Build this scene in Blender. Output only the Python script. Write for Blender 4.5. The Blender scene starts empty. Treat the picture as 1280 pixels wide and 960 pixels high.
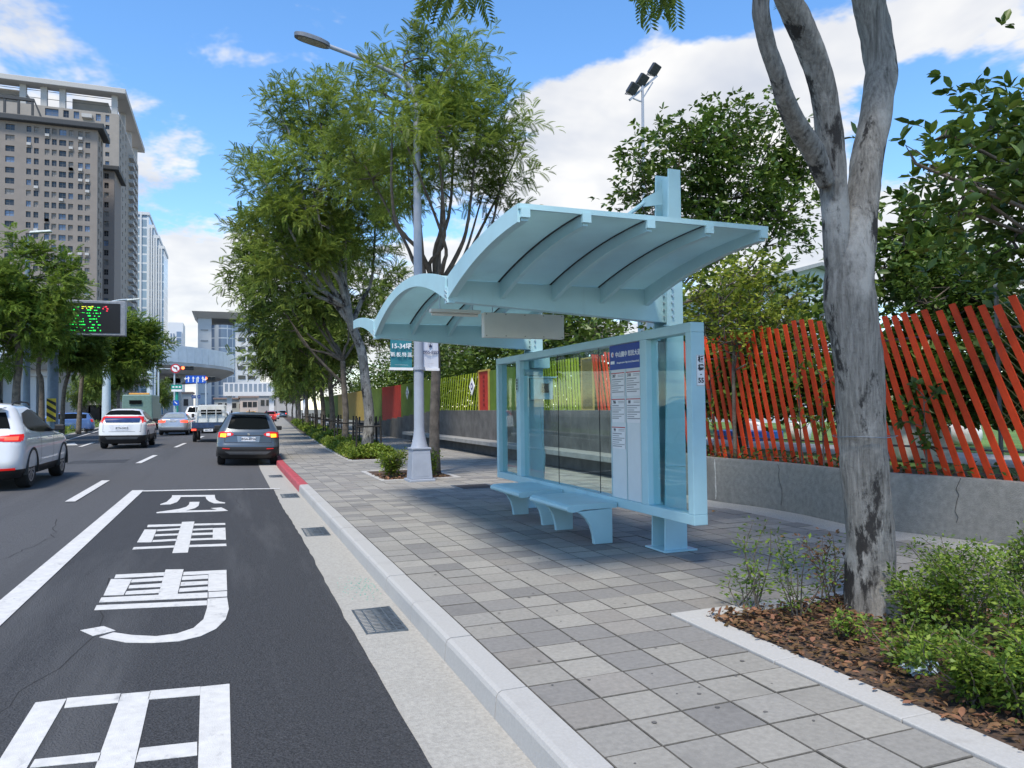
import bpy, bmesh, math, random
import numpy as np
from mathutils import Vector, Matrix
from mathutils.bvhtree import BVHTree
random.seed(7); RNG = np.random.default_rng(7)
sc = bpy.context.scene
COL = sc.collection
R = math.radians
PI = math.pi

# ------------------------------------------------------------------ camera
FPX, YAW, PITCH, ROLL, EYE = 925.0, R(20.98), R(1.78), R(-0.68), 1.55
_f = np.array([math.sin(YAW)*math.cos(PITCH), math.cos(YAW)*math.cos(PITCH), math.sin(PITCH)])
_r = np.array([math.cos(YAW), -math.sin(YAW), 0.0]); _u = np.cross(_r, _f)
_c, _s = math.cos(ROLL), math.sin(ROLL)
RM = np.array([_c*_r+_s*_u, -_s*_r+_c*_u, _f])
cam = bpy.data.cameras.new('camera'); camo = bpy.data.objects.new('camera', cam); COL.objects.link(camo)
cam.sensor_width = 36; cam.lens = FPX*36/1280; cam.clip_start = 0.05; cam.clip_end = 6000
M = Matrix(((RM[0][0], RM[1][0], -RM[2][0], 0), (RM[0][1], RM[1][1], -RM[2][1], 0), (RM[0][2], RM[1][2], -RM[2][2], EYE), (0, 0, 0, 1)))
camo.matrix_world = M
sc.camera = camo
sc.cycles.max_bounces = 6; sc.cycles.diffuse_bounces = 3; sc.cycles.glossy_bounces = 3; sc.cycles.transmission_bounces = 4; sc.cycles.transparent_max_bounces = 8

# survey helpers: direction seen at a point of the photograph, and where it meets a real plane of the place
def ray(px, py): return np.array([(px-640)/FPX, -(py-480)/FPX, 1.0]) @ RM
def _at(d, t): return np.array([0, 0, EYE]) + t*d
def on_ground(px, py, z=0.0): d = ray(px, py); return _at(d, (z-EYE)/d[2])
def on_x(px, py, X): d = ray(px, py); return _at(d, X/d[0])
def on_y(px, py, Y): d = ray(px, py); return _at(d, Y/d[1])

# ------------------------------------------------------------------ light
SUN_EL, SUN_AZ = R(60), R(215)      # azimuth clockwise from +Y (along the road)
sunv = Vector((math.sin(SUN_AZ)*math.cos(SUN_EL), math.cos(SUN_AZ)*math.cos(SUN_EL), math.sin(SUN_EL)))
sl = bpy.data.lights.new('sun', 'SUN'); sl.energy = 2.6; sl.angle = R(12); sl.color = (1.0, 0.91, 0.78)
so = bpy.data.objects.new('sun', sl); COL.objects.link(so)
so.rotation_euler = sunv.to_track_quat('Z', 'Y').to_euler(); so.location = (0, -20, 40)
world = bpy.data.worlds.new('World'); sc.world = world; world.use_nodes = True
sc.view_settings.view_transform = 'Standard'; sc.view_settings.look = 'None'; sc.view_settings.gamma = 1
sc.view_settings.exposure = 0.95; sc.view_settings.use_curve_mapping = False

def build_sky():
    nt = world.node_tree; N = nt.nodes; L = nt.links; N.clear()
    out = N.new('ShaderNodeOutputWorld'); bg = N.new('ShaderNodeBackground'); L.new(bg.outputs[0], out.inputs[0])
    bg.inputs[1].default_value = 0.10
    world.cycles.sampling_method = 'MANUAL'; world.cycles.sample_map_resolution = 512
    sky = N.new('ShaderNodeTexSky'); sky.sky_type = 'NISHITA'; sky.sun_disc = False
    sky.sun_elevation = SUN_EL; sky.sun_rotation = SUN_AZ; sky.air_density = 1.0; sky.dust_density = 0.15; sky.ozone_density = 3.0
    tc = N.new('ShaderNodeTexCoord'); sep = N.new('ShaderNodeSeparateXYZ'); L.new(tc.outputs['Generated'], sep.inputs[0])
    def mth(op, a, b=None, c=None, clamp=False):
        n = N.new('ShaderNodeMath'); n.operation = op; n.use_clamp = clamp
        for i, v in enumerate((a, b, c)):
            if v is None: continue
            if isinstance(v, (int, float)): n.inputs[i].default_value = v
            else: L.new(v, n.inputs[i])
        return n.outputs[0]
    x, y, z = sep.outputs
    zz = mth('ADD', mth('MAXIMUM', z, 0.0), 0.22)
    cmb = N.new('ShaderNodeCombineXYZ'); L.new(mth('DIVIDE', x, zz), cmb.inputs[0]); L.new(mth('DIVIDE', y, zz), cmb.inputs[1])
    def noise(scale, detail, rough, off, dist=0.0):
        mp = N.new('ShaderNodeMapping'); mp.inputs['Location'].default_value = off; L.new(cmb.outputs[0], mp.inputs[0])
        n = N.new('ShaderNodeTexNoise'); n.inputs['Scale'].default_value = scale; n.inputs['Detail'].default_value = detail
        n.inputs['Roughness'].default_value = rough; n.inputs['Distortion'].default_value = dist
        L.new(mp.outputs[0], n.inputs['Vector']); return n.outputs[0]
    az = mth('ARCTAN2', x, y); el = mth('ARCSINE', z)
    n1 = noise(1.5, 6, 0.6, (3.1, 1.7, 0.4), 0.3)
    n2 = noise(4.4, 5, 0.62, (7.3, 2.2, 1.4), 0.2)
    dens = mth('ADD', mth('MULTIPLY', mth('SUBTRACT', n1, 0.5), 2.1), mth('MULTIPLY', mth('SUBTRACT', n2, 0.5), 1.25))
    # cumulus banks: centre seen at, half-width, half-height (degrees), weight
    banks = [((760, 110), 8.5, 5.5, .5), ((690, 215), 6, 4.0, .5), ((1010, 60), 12, 7, .4), ((1230, 55), 9, 5, .45), ((930, 190), 9, 5, .3),
             ((1180, 270), 12, 5, .55), ((1000, 330), 16, 4, .5), ((240, 190), 5, 2.6, .55), ((300, 80), 5.5, 1.3, .34),
             ((60, 25), 5.5, 2.2, .35), ((425, 35), 2.2, 2.0, .34), ((255, 345), 4.5, 3.2, .62), ((240, 420), 16, 5.0, .6),
             ((60, 300), 12, 5, .2), ((1190, 155), 6, 2.4, -1.0), ((900, 30), 7, 1.8, -.7), ((1130, 95), 7, 1.6, -.5), ((700, 60), 6, 2.5, -.35), ((1080, 250), 5, 2, -.3), ((560, 60), 9, 6, -.5), ((180, 70), 7, 4, -.3), ((110, 330), 8, 8, -.3), ((300, 230), 5, 3, -.2), ((830, 15), 10, 1.6, -.35), ((820, 22), 3, 1.1, .4), ((340, 140), 6, 2.2, -.3), ((130, 200), 5, 5, -.2)]
    for (p, sa, se, wgt) in banks:
        d = ray(*p); d /= np.linalg.norm(d)
        a0 = math.atan2(d[0], d[1]); e0 = math.asin(d[2])
        u = mth('DIVIDE', mth('SUBTRACT', az, a0), R(sa)); v = mth('DIVIDE', mth('SUBTRACT', el, e0), R(se))
        q = mth('ADD', mth('MULTIPLY', u, u), mth('MULTIPLY', v, v))
        g = mth('EXPONENT', mth('MULTIPLY', q, -0.8))
        dens = mth('ADD', dens, mth('MULTIPLY', g, wgt))
    mr = N.new('ShaderNodeMapRange'); mr.interpolation_type = 'SMOOTHSTEP'; L.new(dens, mr.inputs[0])
    mr.inputs[1].default_value = 0.02; mr.inputs[2].default_value = 0.30
    # shading inside the clouds
    n3 = noise(3.4, 4, 0.55, (1.3, 5.2, 2.4), 0.2)
    mc = N.new('ShaderNodeMix'); mc.data_type = 'RGBA'; L.new(mth('MULTIPLY_ADD', n3, 2.6, -0.85, clamp=True), mc.inputs[0])
    mc.inputs[6].default_value = (3.7, 3.85, 4.2, 1); mc.inputs[7].default_value = (5.8, 5.65, 5.35, 1)
    hs = N.new('ShaderNodeHueSaturation'); hs.inputs['Saturation'].default_value = 1.18; hs.inputs['Value'].default_value = 1.45; L.new(sky.outputs[0], hs.inputs['Color'])
    mx = N.new('ShaderNodeMix'); mx.data_type = 'RGBA'; L.new(mth('MULTIPLY', mr.outputs[0], 0.93), mx.inputs[0])
    L.new(hs.outputs[0], mx.inputs[6]); L.new(mc.outputs[2], mx.inputs[7])
    L.new(mx.outputs[2], bg.inputs[0])
build_sky()

# ------------------------------------------------------------------ materials
MATS = {}
def mat(name, col, rough=0.6, metal=0.0, var=0.12, scale=6.0, bump=0.0, bscale=60.0, coat=0.0, spec=0.5, ior=None, col2=None, stain=None, island=0.0, detail=5, transl=0.0, objrand=0.0):
    """procedural material: base colour broken up by noise, optional stain colour, bump and per-piece variation"""
    if name in MATS: return MATS[name]
    m = bpy.data.materials.new(name); m.use_nodes = True; nt = m.node_tree; N = nt.nodes; L = nt.links
    b = N['Principled BSDF']; b.inputs['Roughness'].default_value = rough; b.inputs['Metallic'].default_value = metal
    b.inputs['Specular IOR Level'].default_value = spec
    if ior: b.inputs['IOR'].default_value = ior
    if coat: b.inputs['Coat Weight'].default_value = coat; b.inputs['Coat Roughness'].default_value = 0.05
    tc = N.new('ShaderNodeNewGeometry'); src = tc.outputs['Position']
    c2 = col2 or tuple(max(0, c*(1-2*var)) for c in col); c1 = tuple(min(1, c*(1+var)) for c in col)
    nz = N.new('ShaderNodeTexNoise'); nz.inputs['Scale'].default_value = scale; nz.inputs['Detail'].default_value = detail; nz.inputs['Roughness'].default_value = .6
    L.new(src, nz.inputs['Vector'])
    mx = N.new('ShaderNodeMix'); mx.data_type = 'RGBA'; L.new(nz.outputs[0], mx.inputs[0])
    mx.inputs[6].default_value = (*c2, 1); mx.inputs[7].default_value = (*c1, 1)
    mr = N.new('ShaderNodeMapRange'); L.new(nz.outputs[0], mr.inputs[0]); mr.inputs[1].default_value = .28; mr.inputs[2].default_value = .72; L.new(mr.outputs[0], mx.inputs[0])
    c = mx.outputs[2]
    if stain:
        sc_, thr, scol, stretch = stain
        mp = N.new('ShaderNodeMapping'); mp.inputs['Scale'].default_value = stretch; L.new(src, mp.inputs[0])
        n2 = N.new('ShaderNodeTexNoise'); n2.inputs['Scale'].default_value = sc_; n2.inputs['Detail'].default_value = 7; n2.inputs['Roughness'].default_value = .65; L.new(mp.outputs[0], n2.inputs['Vector'])
        r2 = N.new('ShaderNodeMapRange'); r2.inputs[1].default_value = thr; r2.inputs[2].default_value = thr+.14; L.new(n2.outputs[0], r2.inputs[0])
        m2 = N.new('ShaderNodeMix'); m2.data_type = 'RGBA'; L.new(r2.outputs[0], m2.inputs[0]); L.new(c, m2.inputs[6]); m2.inputs[7].default_value = (*scol, 1); c = m2.outputs[2]
    rnd = None
    if island or objrand:
        if island: g = N.new('ShaderNodeNewGeometry'); rnd = g.outputs['Random Per Island']
        else: g = N.new('ShaderNodeObjectInfo'); rnd = g.outputs['Random']
        k = island or objrand
        h = N.new('ShaderNodeHueSaturation'); r3 = N.new('ShaderNodeMapRange'); L.new(rnd, r3.inputs[0]); r3.inputs[3].default_value = 1-k; r3.inputs[4].default_value = 1+k
        L.new(r3.outputs[0], h.inputs['Value'])
        if island:
            r4 = N.new('ShaderNodeMapRange'); L.new(rnd, r4.inputs[0]); r4.inputs[3].default_value = .5+.045*k; r4.inputs[4].default_value = .5-.06*k; L.new(r4.outputs[0], h.inputs['Hue'])
        L.new(c, h.inputs['Color']); c = h.outputs[0]
    L.new(c, b.inputs['Base Color'])
    if bump:
        nb = N.new('ShaderNodeTexNoise'); nb.inputs['Scale'].default_value = bscale; nb.inputs['Detail'].default_value = 4; L.new(src, nb.inputs['Vector'])
        bp = N.new('ShaderNodeBump'); bp.inputs['Strength'].default_value = bump; bp.inputs['Distance'].default_value = .02; L.new(nb.outputs[0], bp.inputs['Height']); L.new(bp.outputs[0], b.inputs['Normal'])
    if transl:
        tr = N.new('ShaderNodeBsdfTranslucent'); L.new(c, tr.inputs[0]); ms = N.new('ShaderNodeMixShader'); ms.inputs[0].default_value = transl
        L.new(b.outputs[0], ms.inputs[1]); L.new(tr.outputs[0], ms.inputs[2]); L.new(ms.outputs[0], N['Material Output'].inputs[0])
    MATS[name] = m; return m

def emis(name, col, strength):
    if name in MATS: return MATS[name]
    m = bpy.data.materials.new(name); m.use_nodes = True; b = m.node_tree.nodes['Principled BSDF']
    b.inputs['Base Color'].default_value = (*[c*.5 for c in col], 1); b.inputs['Emission Color'].default_value = (*col, 1); b.inputs['Emission Strength'].default_value = strength
    b.inputs['Roughness'].default_value = .3
    MATS[name] = m; return m

def glass(name, tint=(.85, .95, .95), fac=0.14, rough=0.02):
    """thin pane: clear transmission plus mirror reflection"""
    if name in MATS: return MATS[name]
    m = bpy.data.materials.new(name); m.use_nodes = True; nt = m.node_tree; N = nt.nodes; L = nt.links; N.clear()
    o = N.new('ShaderNodeOutputMaterial'); t = N.new('ShaderNodeBsdfTransparent'); t.inputs[0].default_value = (*tint, 1)
    gl = N.new('ShaderNodeBsdfGlossy'); gl.inputs['Roughness'].default_value = rough
    ge = N.new('ShaderNodeNewGeometry'); dt = N.new('ShaderNodeVectorMath'); dt.operation = 'DOT_PRODUCT'; L.new(ge.outputs['Normal'], dt.inputs[0]); L.new(ge.outputs['Incoming'], dt.inputs[1])
    def mm(op, a, b):
        n = N.new('ShaderNodeMath'); n.operation = op
        for i, v in enumerate((a, b)):
            if isinstance(v, (int, float)): n.inputs[i].default_value = v
            else: L.new(v, n.inputs[i])
        return n
    ad = mm('ADD', mm('MULTIPLY', mm('POWER', mm('SUBTRACT', 1.0, mm('ABSOLUTE', dt.outputs['Value'], 0).outputs[0]).outputs[0], 5.0).outputs[0], .6).outputs[0], fac*.25)
    ms = N.new('ShaderNodeMixShader'); L.new(ad.outputs[0], ms.inputs[0]); L.new(t.outputs[0], ms.inputs[1]); L.new(gl.outputs[0], ms.inputs[2]); L.new(ms.outputs[0], o.inputs[0])
    MATS[name] = m; return m

# ------------------------------------------------------------------ mesh helpers
class MB:
    def __init__(s): s.v = []; s.f = []; s.m = []; s.cur = 0
    def add(s, vs, fs):
        o = len(s.v); s.v += [tuple(map(float, p)) for p in vs]; s.f += [tuple(i+o for i in f) for f in fs]; s.m += [s.cur]*len(fs); return s
    def box(s, c, d, rot=None, taper=None):
        x, y, z = d[0]/2, d[1]/2, d[2]/2; tx, ty = taper or (1, 1)
        vs = [(-x, -y, -z), (x, -y, -z), (x, y, -z), (-x, y, -z), (-x*tx, -y*ty, z), (x*tx, -y*ty, z), (x*tx, y*ty, z), (-x*tx, y*ty, z)]
        if rot is not None: vs = [rot @ Vector(p) for p in vs]
        vs = [(p[0]+c[0], p[1]+c[1], p[2]+c[2]) for p in vs]
        return s.add(vs, [(3, 2, 1, 0), (4, 5, 6, 7), (0, 1, 5, 4), (1, 2, 6, 5), (2, 3, 7, 6), (3, 0, 4, 7)])
    def bb(s, x0, x1, y0, y1, z0, z1): return s.box(((x0+x1)/2, (y0+y1)/2, (z0+z1)/2), (x1-x0, y1-y0, z1-z0))
    def bar(s, a, b, w, h, up=(0, 0, 1)):
        a = Vector(a); b = Vector(b); d = (b-a); l = d.length; d.normalize(); up = Vector(up)
        if abs(d.dot(up)) > .98: up = Vector((1, 0, 0)) if abs(d.x) < .9 else Vector((0, 1, 0))
        sx = d.cross(up).normalized(); sz = sx.cross(d)
        m = Matrix((sx, d, sz)).transposed()
        return s.box((a+b)/2, (w, l, h), m)
    def tube(s, pts, rad, n=8, cap=True):
        pts = [Vector(p) for p in pts]
        if isinstance(rad, (int, float)): rad = [rad]*len(pts)
        o = len(s.v); vs = []; ref = Vector((0, 0, 1)); prev = None
        for i, p in enumerate(pts):
            d = (pts[min(i+1, len(pts)-1)]-pts[max(i-1, 0)]).normalized()
            if prev is None:
                a = d.orthogonal().normalized()
            else:
                a = prev-d*prev.dot(d)
                a = a.normalized() if a.length > 1e-6 else d.orthogonal().normalized()
            prev = a; b = d.cross(a)
            for k in range(n):
                t = 2*PI*k/n; vs.append(p+(a*math.cos(t)+b*math.sin(t))*rad[i])
        fs = [(i*n+k, i*n+(k+1) % n, (i+1)*n+(k+1) % n, (i+1)*n+k) for i in range(len(pts)-1) for k in range(n)]
        if cap: fs += [tuple(range(n))[::-1], tuple((len(pts)-1)*n+k for k in range(n))]
        return s.add(vs, fs)
    def lathe(s, prof, n=16, c=(0, 0, 0), axis='z'):
        vs = []
        for (r, h) in prof:
            for k in range(n):
                t = 2*PI*k/n; a, b = r*math.cos(t), r*math.sin(t)
                p = (a, b, h) if axis == 'z' else ((h, a, b) if axis == 'x' else (b, h, a))
                vs.append((p[0]+c[0], p[1]+c[1], p[2]+c[2]))
        m = len(prof)
        fs = [(i*n+k, i*n+(k+1) % n, (i+1)*n+(k+1) % n, (i+1)*n+k) for i in range(m-1) for k in range(n)]
        fs += [tuple(range(n))[::-1], tuple((m-1)*n+k for k in range(n))]
        return s.add(vs, fs)
    def prism(s, poly, z0, z1):
        """poly: list of (x,y) ; vertical extrusion"""
        n = len(poly); vs = [(p[0], p[1], z0) for p in poly]+[(p[0], p[1], z1) for p in poly]
        return s.add(vs, [tuple(range(n))[::-1], tuple(range(n, 2*n))]+[(i, (i+1) % n, n+(i+1) % n, n+i) for i in range(n)])
    def prism3(s, poly, d):
        """poly: 3d points of a planar outline, extruded along vector d"""
        n = len(poly); vs = [tuple(p) for p in poly]+[(p[0]+d[0], p[1]+d[1], p[2]+d[2]) for p in poly]
        return s.add(vs, [tuple(range(n))[::-1], tuple(range(n, 2*n))]+[(i, (i+1) % n, n+(i+1) % n, n+i) for i in range(n)])
    def grid(s, P):
        """P: rows of points"""
        r, c = len(P), len(P[0]); vs = [p for row in P for p in row]
        return s.add(vs, [(i*c+j, i*c+j+1, (i+1)*c+j+1, (i+1)*c+j) for i in range(r-1) for j in range(c-1)])
    def mesh(s, name, mats, smooth=False):
        me = bpy.data.meshes.new(name); me.from_pydata(s.v, [], s.f)
        for m in (mats if isinstance(mats, (list, tuple)) else [mats]): me.materials.append(m)
        if any(s.m): me.polygons.foreach_set('material_index', s.m)
        if smooth: me.polygons.foreach_set('use_smooth', [True]*len(me.polygons))
        me.update(); return me
    def build(s, name, mats, parent=None, smooth=False, bevel=0.0, fix=True, sharp=None):
        me = s.mesh(name, mats, smooth)
        if fix:
            bm = bmesh.new(); bm.from_mesh(me); bmesh.ops.recalc_face_normals(bm, faces=bm.faces); bm.to_mesh(me); bm.free()
        if smooth and sharp: me.set_sharp_from_angle(angle=R(sharp))
        return link(name, me, parent, bevel)
def link(name, me, parent=None, bevel=0.0):
    o = bpy.data.objects.new(name, me); COL.objects.link(o)
    if parent is not None:
        o.parent = parent
        if parent.type == 'EMPTY': o.location = -parent.location if parent.get('_w') else Vector((0, 0, 0))
    if bevel:
        b = o.modifiers.new('bevel', 'BEVEL'); b.width = bevel; b.segments = 2; b.limit_method = 'ANGLE'; b.angle_limit = R(40)
    return o
LATER = []
def thing(name, label, cat, loc=(0, 0, 0), rz=0.0, group=None, w=False):
    """w=True: the parts' meshes are given in place coordinates"""
    o = bpy.data.objects.new(name, None); COL.objects.link(o); o.empty_display_size = .2
    o.location = loc; o.rotation_euler = (0, 0, rz); o['label'] = label; o['category'] = cat
    if group: o['group'] = group
    if w: o['_w'] = 1; LATER.append(o)
    return o
def tag(o, label, cat, group=None):
    o['label'] = label; o['category'] = cat
    if group: o['group'] = group
    return o
def struct(o): o['kind'] = 'structure'; return o
def stuff(o, label=None, cat=None):
    o['kind'] = 'stuff'
    if label: o['label'] = label
    if cat: o['category'] = cat
    return o
def dup(root, loc, rz=0.0, label=None, group=None, scale=None):
    r = root.copy(); COL.objects.link(r); r.location = loc; r.rotation_euler = (r.rotation_euler[0], r.rotation_euler[1], rz)
    if scale: r.scale = (scale,)*3
    if label: r['label'] = label
    if group: r['group'] = group
    for ch in list(root.children):
        c = ch.copy(); COL.objects.link(c); c.parent = r
        for g in list(ch.children):
            d = g.copy(); COL.objects.link(d); d.parent = c
    return r
def text(name, body, size, m, parent, mtx, bold=0.0, align='CENTER', depth=0.0015, spacing=1.0):
    """lettering as a thin mesh; mtx places the text plane (x right, y up, z out)"""
    cu = bpy.data.curves.new('lettering', 'FONT'); cu.body = body; cu.size = size; cu.align_x = align; cu.align_y = 'CENTER'; cu.extrude = depth; cu.offset = bold; cu.space_character = spacing; cu.resolution_u = 2
    t = bpy.data.objects.new('lettering', cu); COL.objects.link(t)
    dg = bpy.context.evaluated_depsgraph_get(); me = bpy.data.meshes.new_from_object(t.evaluated_get(dg))
    bpy.data.objects.remove(t); bpy.data.curves.remove(cu)
    me.transform(mtx); me.materials.clear(); me.materials.append(m)
    return link(name, me, parent)
def frame_mtx(o, right, up):
    right = Vector(right).normalized(); up = Vector(up); up = (up-right*up.dot(right)).normalized(); n = right.cross(up)
    return Matrix(((right.x, up.x, n.x, o[0]), (right.y, up.y, n.y, o[1]), (right.z, up.z, n.z, o[2]), (0, 0, 0, 1)))

# ------------------------------------------------------------------ road geometry
XK = 1.35                                   # road-side edge of the kerb
def bend(y):                                # the street swings gently right further on
    t = max(0.0, y-22.0); return 0.056*t*t/(t+8.0) if t > 0 else 0.0
def zroad(x):                               # crossfall towards the gutter
    return -0.15+0.03*(XK-x) if x > -3 else -0.15+0.03*(XK+3)+0.008*(-3-x)
def on_road(px, py):
    d = ray(px, py); z = -0.05
    for _ in range(12):
        p = _at(d, (z-EYE)/d[2]); z = zroad(p[0]-bend(p[1]))
    return p

# ================================================================== ground, road, kerb, pavement
m_asph = mat('asphalt worn', (.085, .086, .09), .85, var=.3, scale=75, bump=.7, bscale=130, stain=(1.1, .5, (.058, .059, .062), (1, .05, 1)))
m_asph2 = mat('asphalt fresh', (.046, .047, .051), .8, var=.42, scale=70, bump=1.0, bscale=85, stain=(1.0, .5, (.072, .073, .076), (1, .1, 1)))
m_conc = mat('gutter concrete', (.36, .348, .315), .85, var=.12, scale=40, bump=.4, bscale=110, stain=(1.2, .58, (.29, .28, .25), (1, .6, 1)))
m_kerb = mat('kerb granite', (.385, .38, .365), .75, var=.05, scale=60, bump=.15, bscale=150, stain=(1.5, .56, (.33, .322, .305), (1, 1, 1)))
m_kerbr = mat('kerb red paint', (.42, .07, .085), .6, var=.15, scale=7, bump=.2, bscale=120, stain=(5, .63, (.34, .2, .2), (1, 1, 1)))
m_paint = mat('road paint', (.58, .575, .555), .6, var=.08, scale=14, bump=.25, bscale=180, stain=(11, .585, (.34, .34, .335), (1, .5, 1)))
m_ground = mat('open ground', (.16, .16, .13), .95, var=.2, scale=.05)
m_gap = mat('paver joint sand', (.095, .09, .078), .95, var=.2, scale=30)
PAV = [(.275, .264, .238), (.258, .249, .228), (.292, .28, .252), (.198, .192, .182), (.218, .21, .197), (.242, .228, .207)]
m_pav = [mat('paver %d' % i, c, .85, var=.1, scale=30, bump=.35, bscale=140, stain=(1.7, .56, tuple(k*.78 for k in c), (1, 1, 1)), objrand=.08) for i, c in enumerate(PAV)]
def pav_far():
    m = mat('paver far', (.25, .242, .22), .85, var=.12, scale=3, bump=.1)
    return m

g = MB(); g.bb(-2500, 2500, -600, 5000, -.8, -.35); struct(g.build('ground', m_ground))
YS = [-12, -6, 0, 4, 8, 12, 16, 20, 22, 24, 26, 29, 32, 36, 40, 45, 50, 56, 64, 74, 86, 100, 120, 150, 190, 240, 300, 380, 480]
def med_edge(y): return -7.1 if y < 22 else -7.1-.068*max(0, min(y, 95)-26)*(1 if y > 26 else 0)
rb = MB(); XS = [-34, -24, -12, -9, -6, -3, -1, .4, 1.36]
rb.grid([[(x+bend(y), y, zroad(x)) for x in XS] for y in YS]); struct(rb.build('road', m_asph))
gb = MB(); gb.grid([[(x+bend(y), y, zroad(x)+.005) for x in (.84, 1.1, 1.352)] for y in YS if y < 200]); struct(gb.build('gutter', m_conc))
rr = random.Random(3); bb_ = MB(); rows = []; y = -6.0
while y < 16.6:
    e = .885+.012*math.sin(y*.8)+rr.uniform(-.008, .008)
    rows.append([(x+bend(y), y, zroad(x)+.010) for x in (-1.7, -.8, 0, .5, e)]); y += .22
bb_.grid(rows); struct(bb_.build('bus_bay_road', m_asph2))

def road_poly(mb, pts, lift=.0145):
    """paint outline laid on the road surface"""
    vs = [(p[0], p[1], zroad(p[0]-bend(p[1]))+lift) for p in pts]
    n = len(vs); mb.add(vs+[(p[0], p[1], p[2]-.003) for p in vs], [tuple(range(n))]+[(i, n+i, n+(i+1) % n, (i+1) % n) for i in range(n)])
def paint(name, polys, label, cat='road marking', group=None, lift=.0145):
    mb = MB()
    for p in polys: road_poly(mb, p, lift)
    o = mb.build(name, m_paint, fix=False)
    bm = bmesh.new(); bm.from_mesh(o.data); bmesh.ops.triangulate(bm, faces=bm.faces); bmesh.ops.recalc_face_normals(bm, faces=bm.faces)
    for f in bm.faces:
        if abs(f.normal.z) > .5 and f.normal.z < 0: f.normal_flip()
    bm.to_mesh(o.data); bm.free()
    if label: tag(o, label, cat, group)
    return o
def crop(x0, y0, k):
    return lambda pts: [tuple(on_road(x0+k*a, y0+k*b)[:2]) for a, b in pts]
A = crop(60, 560, .234375); B = crop(0, 600, .375)
paint('painted_character', [A(p) for p in (
    [(662, 256), (890, 254), (890, 262), (660, 265)],
    [(660, 266), (708, 264), (702, 277), (688, 292), (655, 304), (598, 307), (600, 303), (632, 292), (650, 276)],
    [(840, 263), (889, 262), (896, 280), (915, 290), (945, 295), (944, 299), (885, 299), (858, 288), (845, 276)],
    [(755, 292), (808, 291), (803, 312), (785, 325), (735, 338), (905, 334), (868, 325), (925, 321), (960, 339), (900, 342), (580, 352), (578, 347), (700, 329), (738, 318), (752, 305)])],
    'small far white painted character nearest the bus bay stop line', group='white characters in the bus bay')
paint('painted_character', [A(p) for p in (
    [(533, 415), (712, 410), (710, 420), (529, 427)], [(781, 409), (945, 405), (946, 414), (779, 418)],
    [(715, 399), (781, 397), (746, 563), (663, 566)],
    [(515, 440), (580, 440), (552, 508), (475, 509)], [(880, 433), (946, 430), (949, 494), (878, 494)],
    [(583, 440), (706, 433), (704, 442), (579, 449)], [(775, 436), (879, 432), (879, 440), (773, 445)],
    [(572, 466), (697, 461), (695, 470), (568, 476)], [(769, 459), (879, 456), (879, 467), (767, 471)],
    [(560, 497), (690, 490), (688, 500), (556, 507)], [(762, 489), (878, 485), (878, 494), (760, 499)],
    [(458, 535), (678, 526), (675, 536), (450, 547)], [(752, 523), (950, 516), (952, 528), (749, 534)])],
    'second white painted character with a broad upright crossing five bars', group='white characters in the bus bay')
paint('painted_character', [B(p) for p in (
    [(386, 320), (550, 312), (548, 323), (381, 332)], [(612, 311), (755, 304), (755, 315), (610, 322)],
    [(552, 303), (612, 302), (592, 384), (528, 388)],
    [(370, 335), (440, 335), (412, 388), (345, 390)], [(695, 319), (755, 316), (757, 372), (693, 376)],
    [(441, 336), (545, 329), (543, 340), (436, 346)], [(608, 326), (694, 321), (694, 333), (606, 338)],
    [(432, 356), (540, 349), (537, 361), (428, 366)], [(604, 345), (693, 341), (693, 352), (601, 358)],
    [(422, 376), (534, 368), (531, 381), (416, 387)], [(599, 366), (693, 360), (693, 371), (596, 378)],
    [(338, 397), (692, 380), (692, 397), (330, 413)], [(695, 379), (757, 375), (757, 393), (695, 397)], [(322, 423), (690, 407), (690, 422), (314, 439)],
    [(692, 401), (757, 397), (763, 435), (752, 470), (720, 502), (670, 526), (600, 543), (510, 549), (420, 548), (330, 530), (378, 514), (440, 523), (520, 527), (590, 518), (645, 499), (678, 470), (690, 432)],
    [(268, 507), (345, 493), (385, 508), (310, 526)])],
    'white painted character ending in a long curved hook', group='white characters in the bus bay')
paint('painted_character', [B(p) for p in (
    [(118, 750), (222, 737), (-20, 1160), (-150, 1180)],
    [(224, 735), (402, 719), (394, 750), (214, 768)], [(500, 711), (667, 696), (667, 725), (492, 740)],
    [(405, 721), (503, 712), (430, 1040), (285, 1060)], [(668, 697), (765, 687), (774, 1120), (655, 1140)],
    [(116, 941), (338, 918), (330, 946), (99, 969)], [(466, 903), (657, 882), (657, 927), (452, 950)],
    [(20, 1120), (290, 1090), (280, 1130), (-10, 1150)], [(428, 1050), (656, 1030), (656, 1075), (420, 1095)])],
    'large nearest white painted character cut off by the bottom edge', group='white characters in the bus bay')
paint('bay_side_line', [[(-1.81, -3), (-1.60, -3), (-1.60, 16.74), (-1.81, 16.74)]], 'long white line along the left side of the bus bay', lift=.018)
paint('bay_stop_line', [[(-1.595, 16.5), (.3, 16.5), (.3, 16.68), (-1.595, 16.68)], [(.31, 16.5), (1.02, 16.48), (1.02, 16.6), (.31, 16.66)]], 'thin white line across the far end of the bus bay', lift=.0155)
DASH = ['white lane dash level with the bus bay stop line', 'white lane dash beyond the bus bay, right of the white sport utility', 'small white lane dash right of the white crossover',
        'short white lane dash in front of the small truck']
for i, y0 in enumerate([15.0, 25.1, 35.2, 45.3]):
    paint('lane_dash', [[(-2.68+bend(y0), y0), (-2.52+bend(y0), y0), (-2.54+bend(y0+4), y0+4.2), (-2.70+bend(y0+4), y0+4.2)]], DASH[i], group='dashes of the near lane line')
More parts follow.
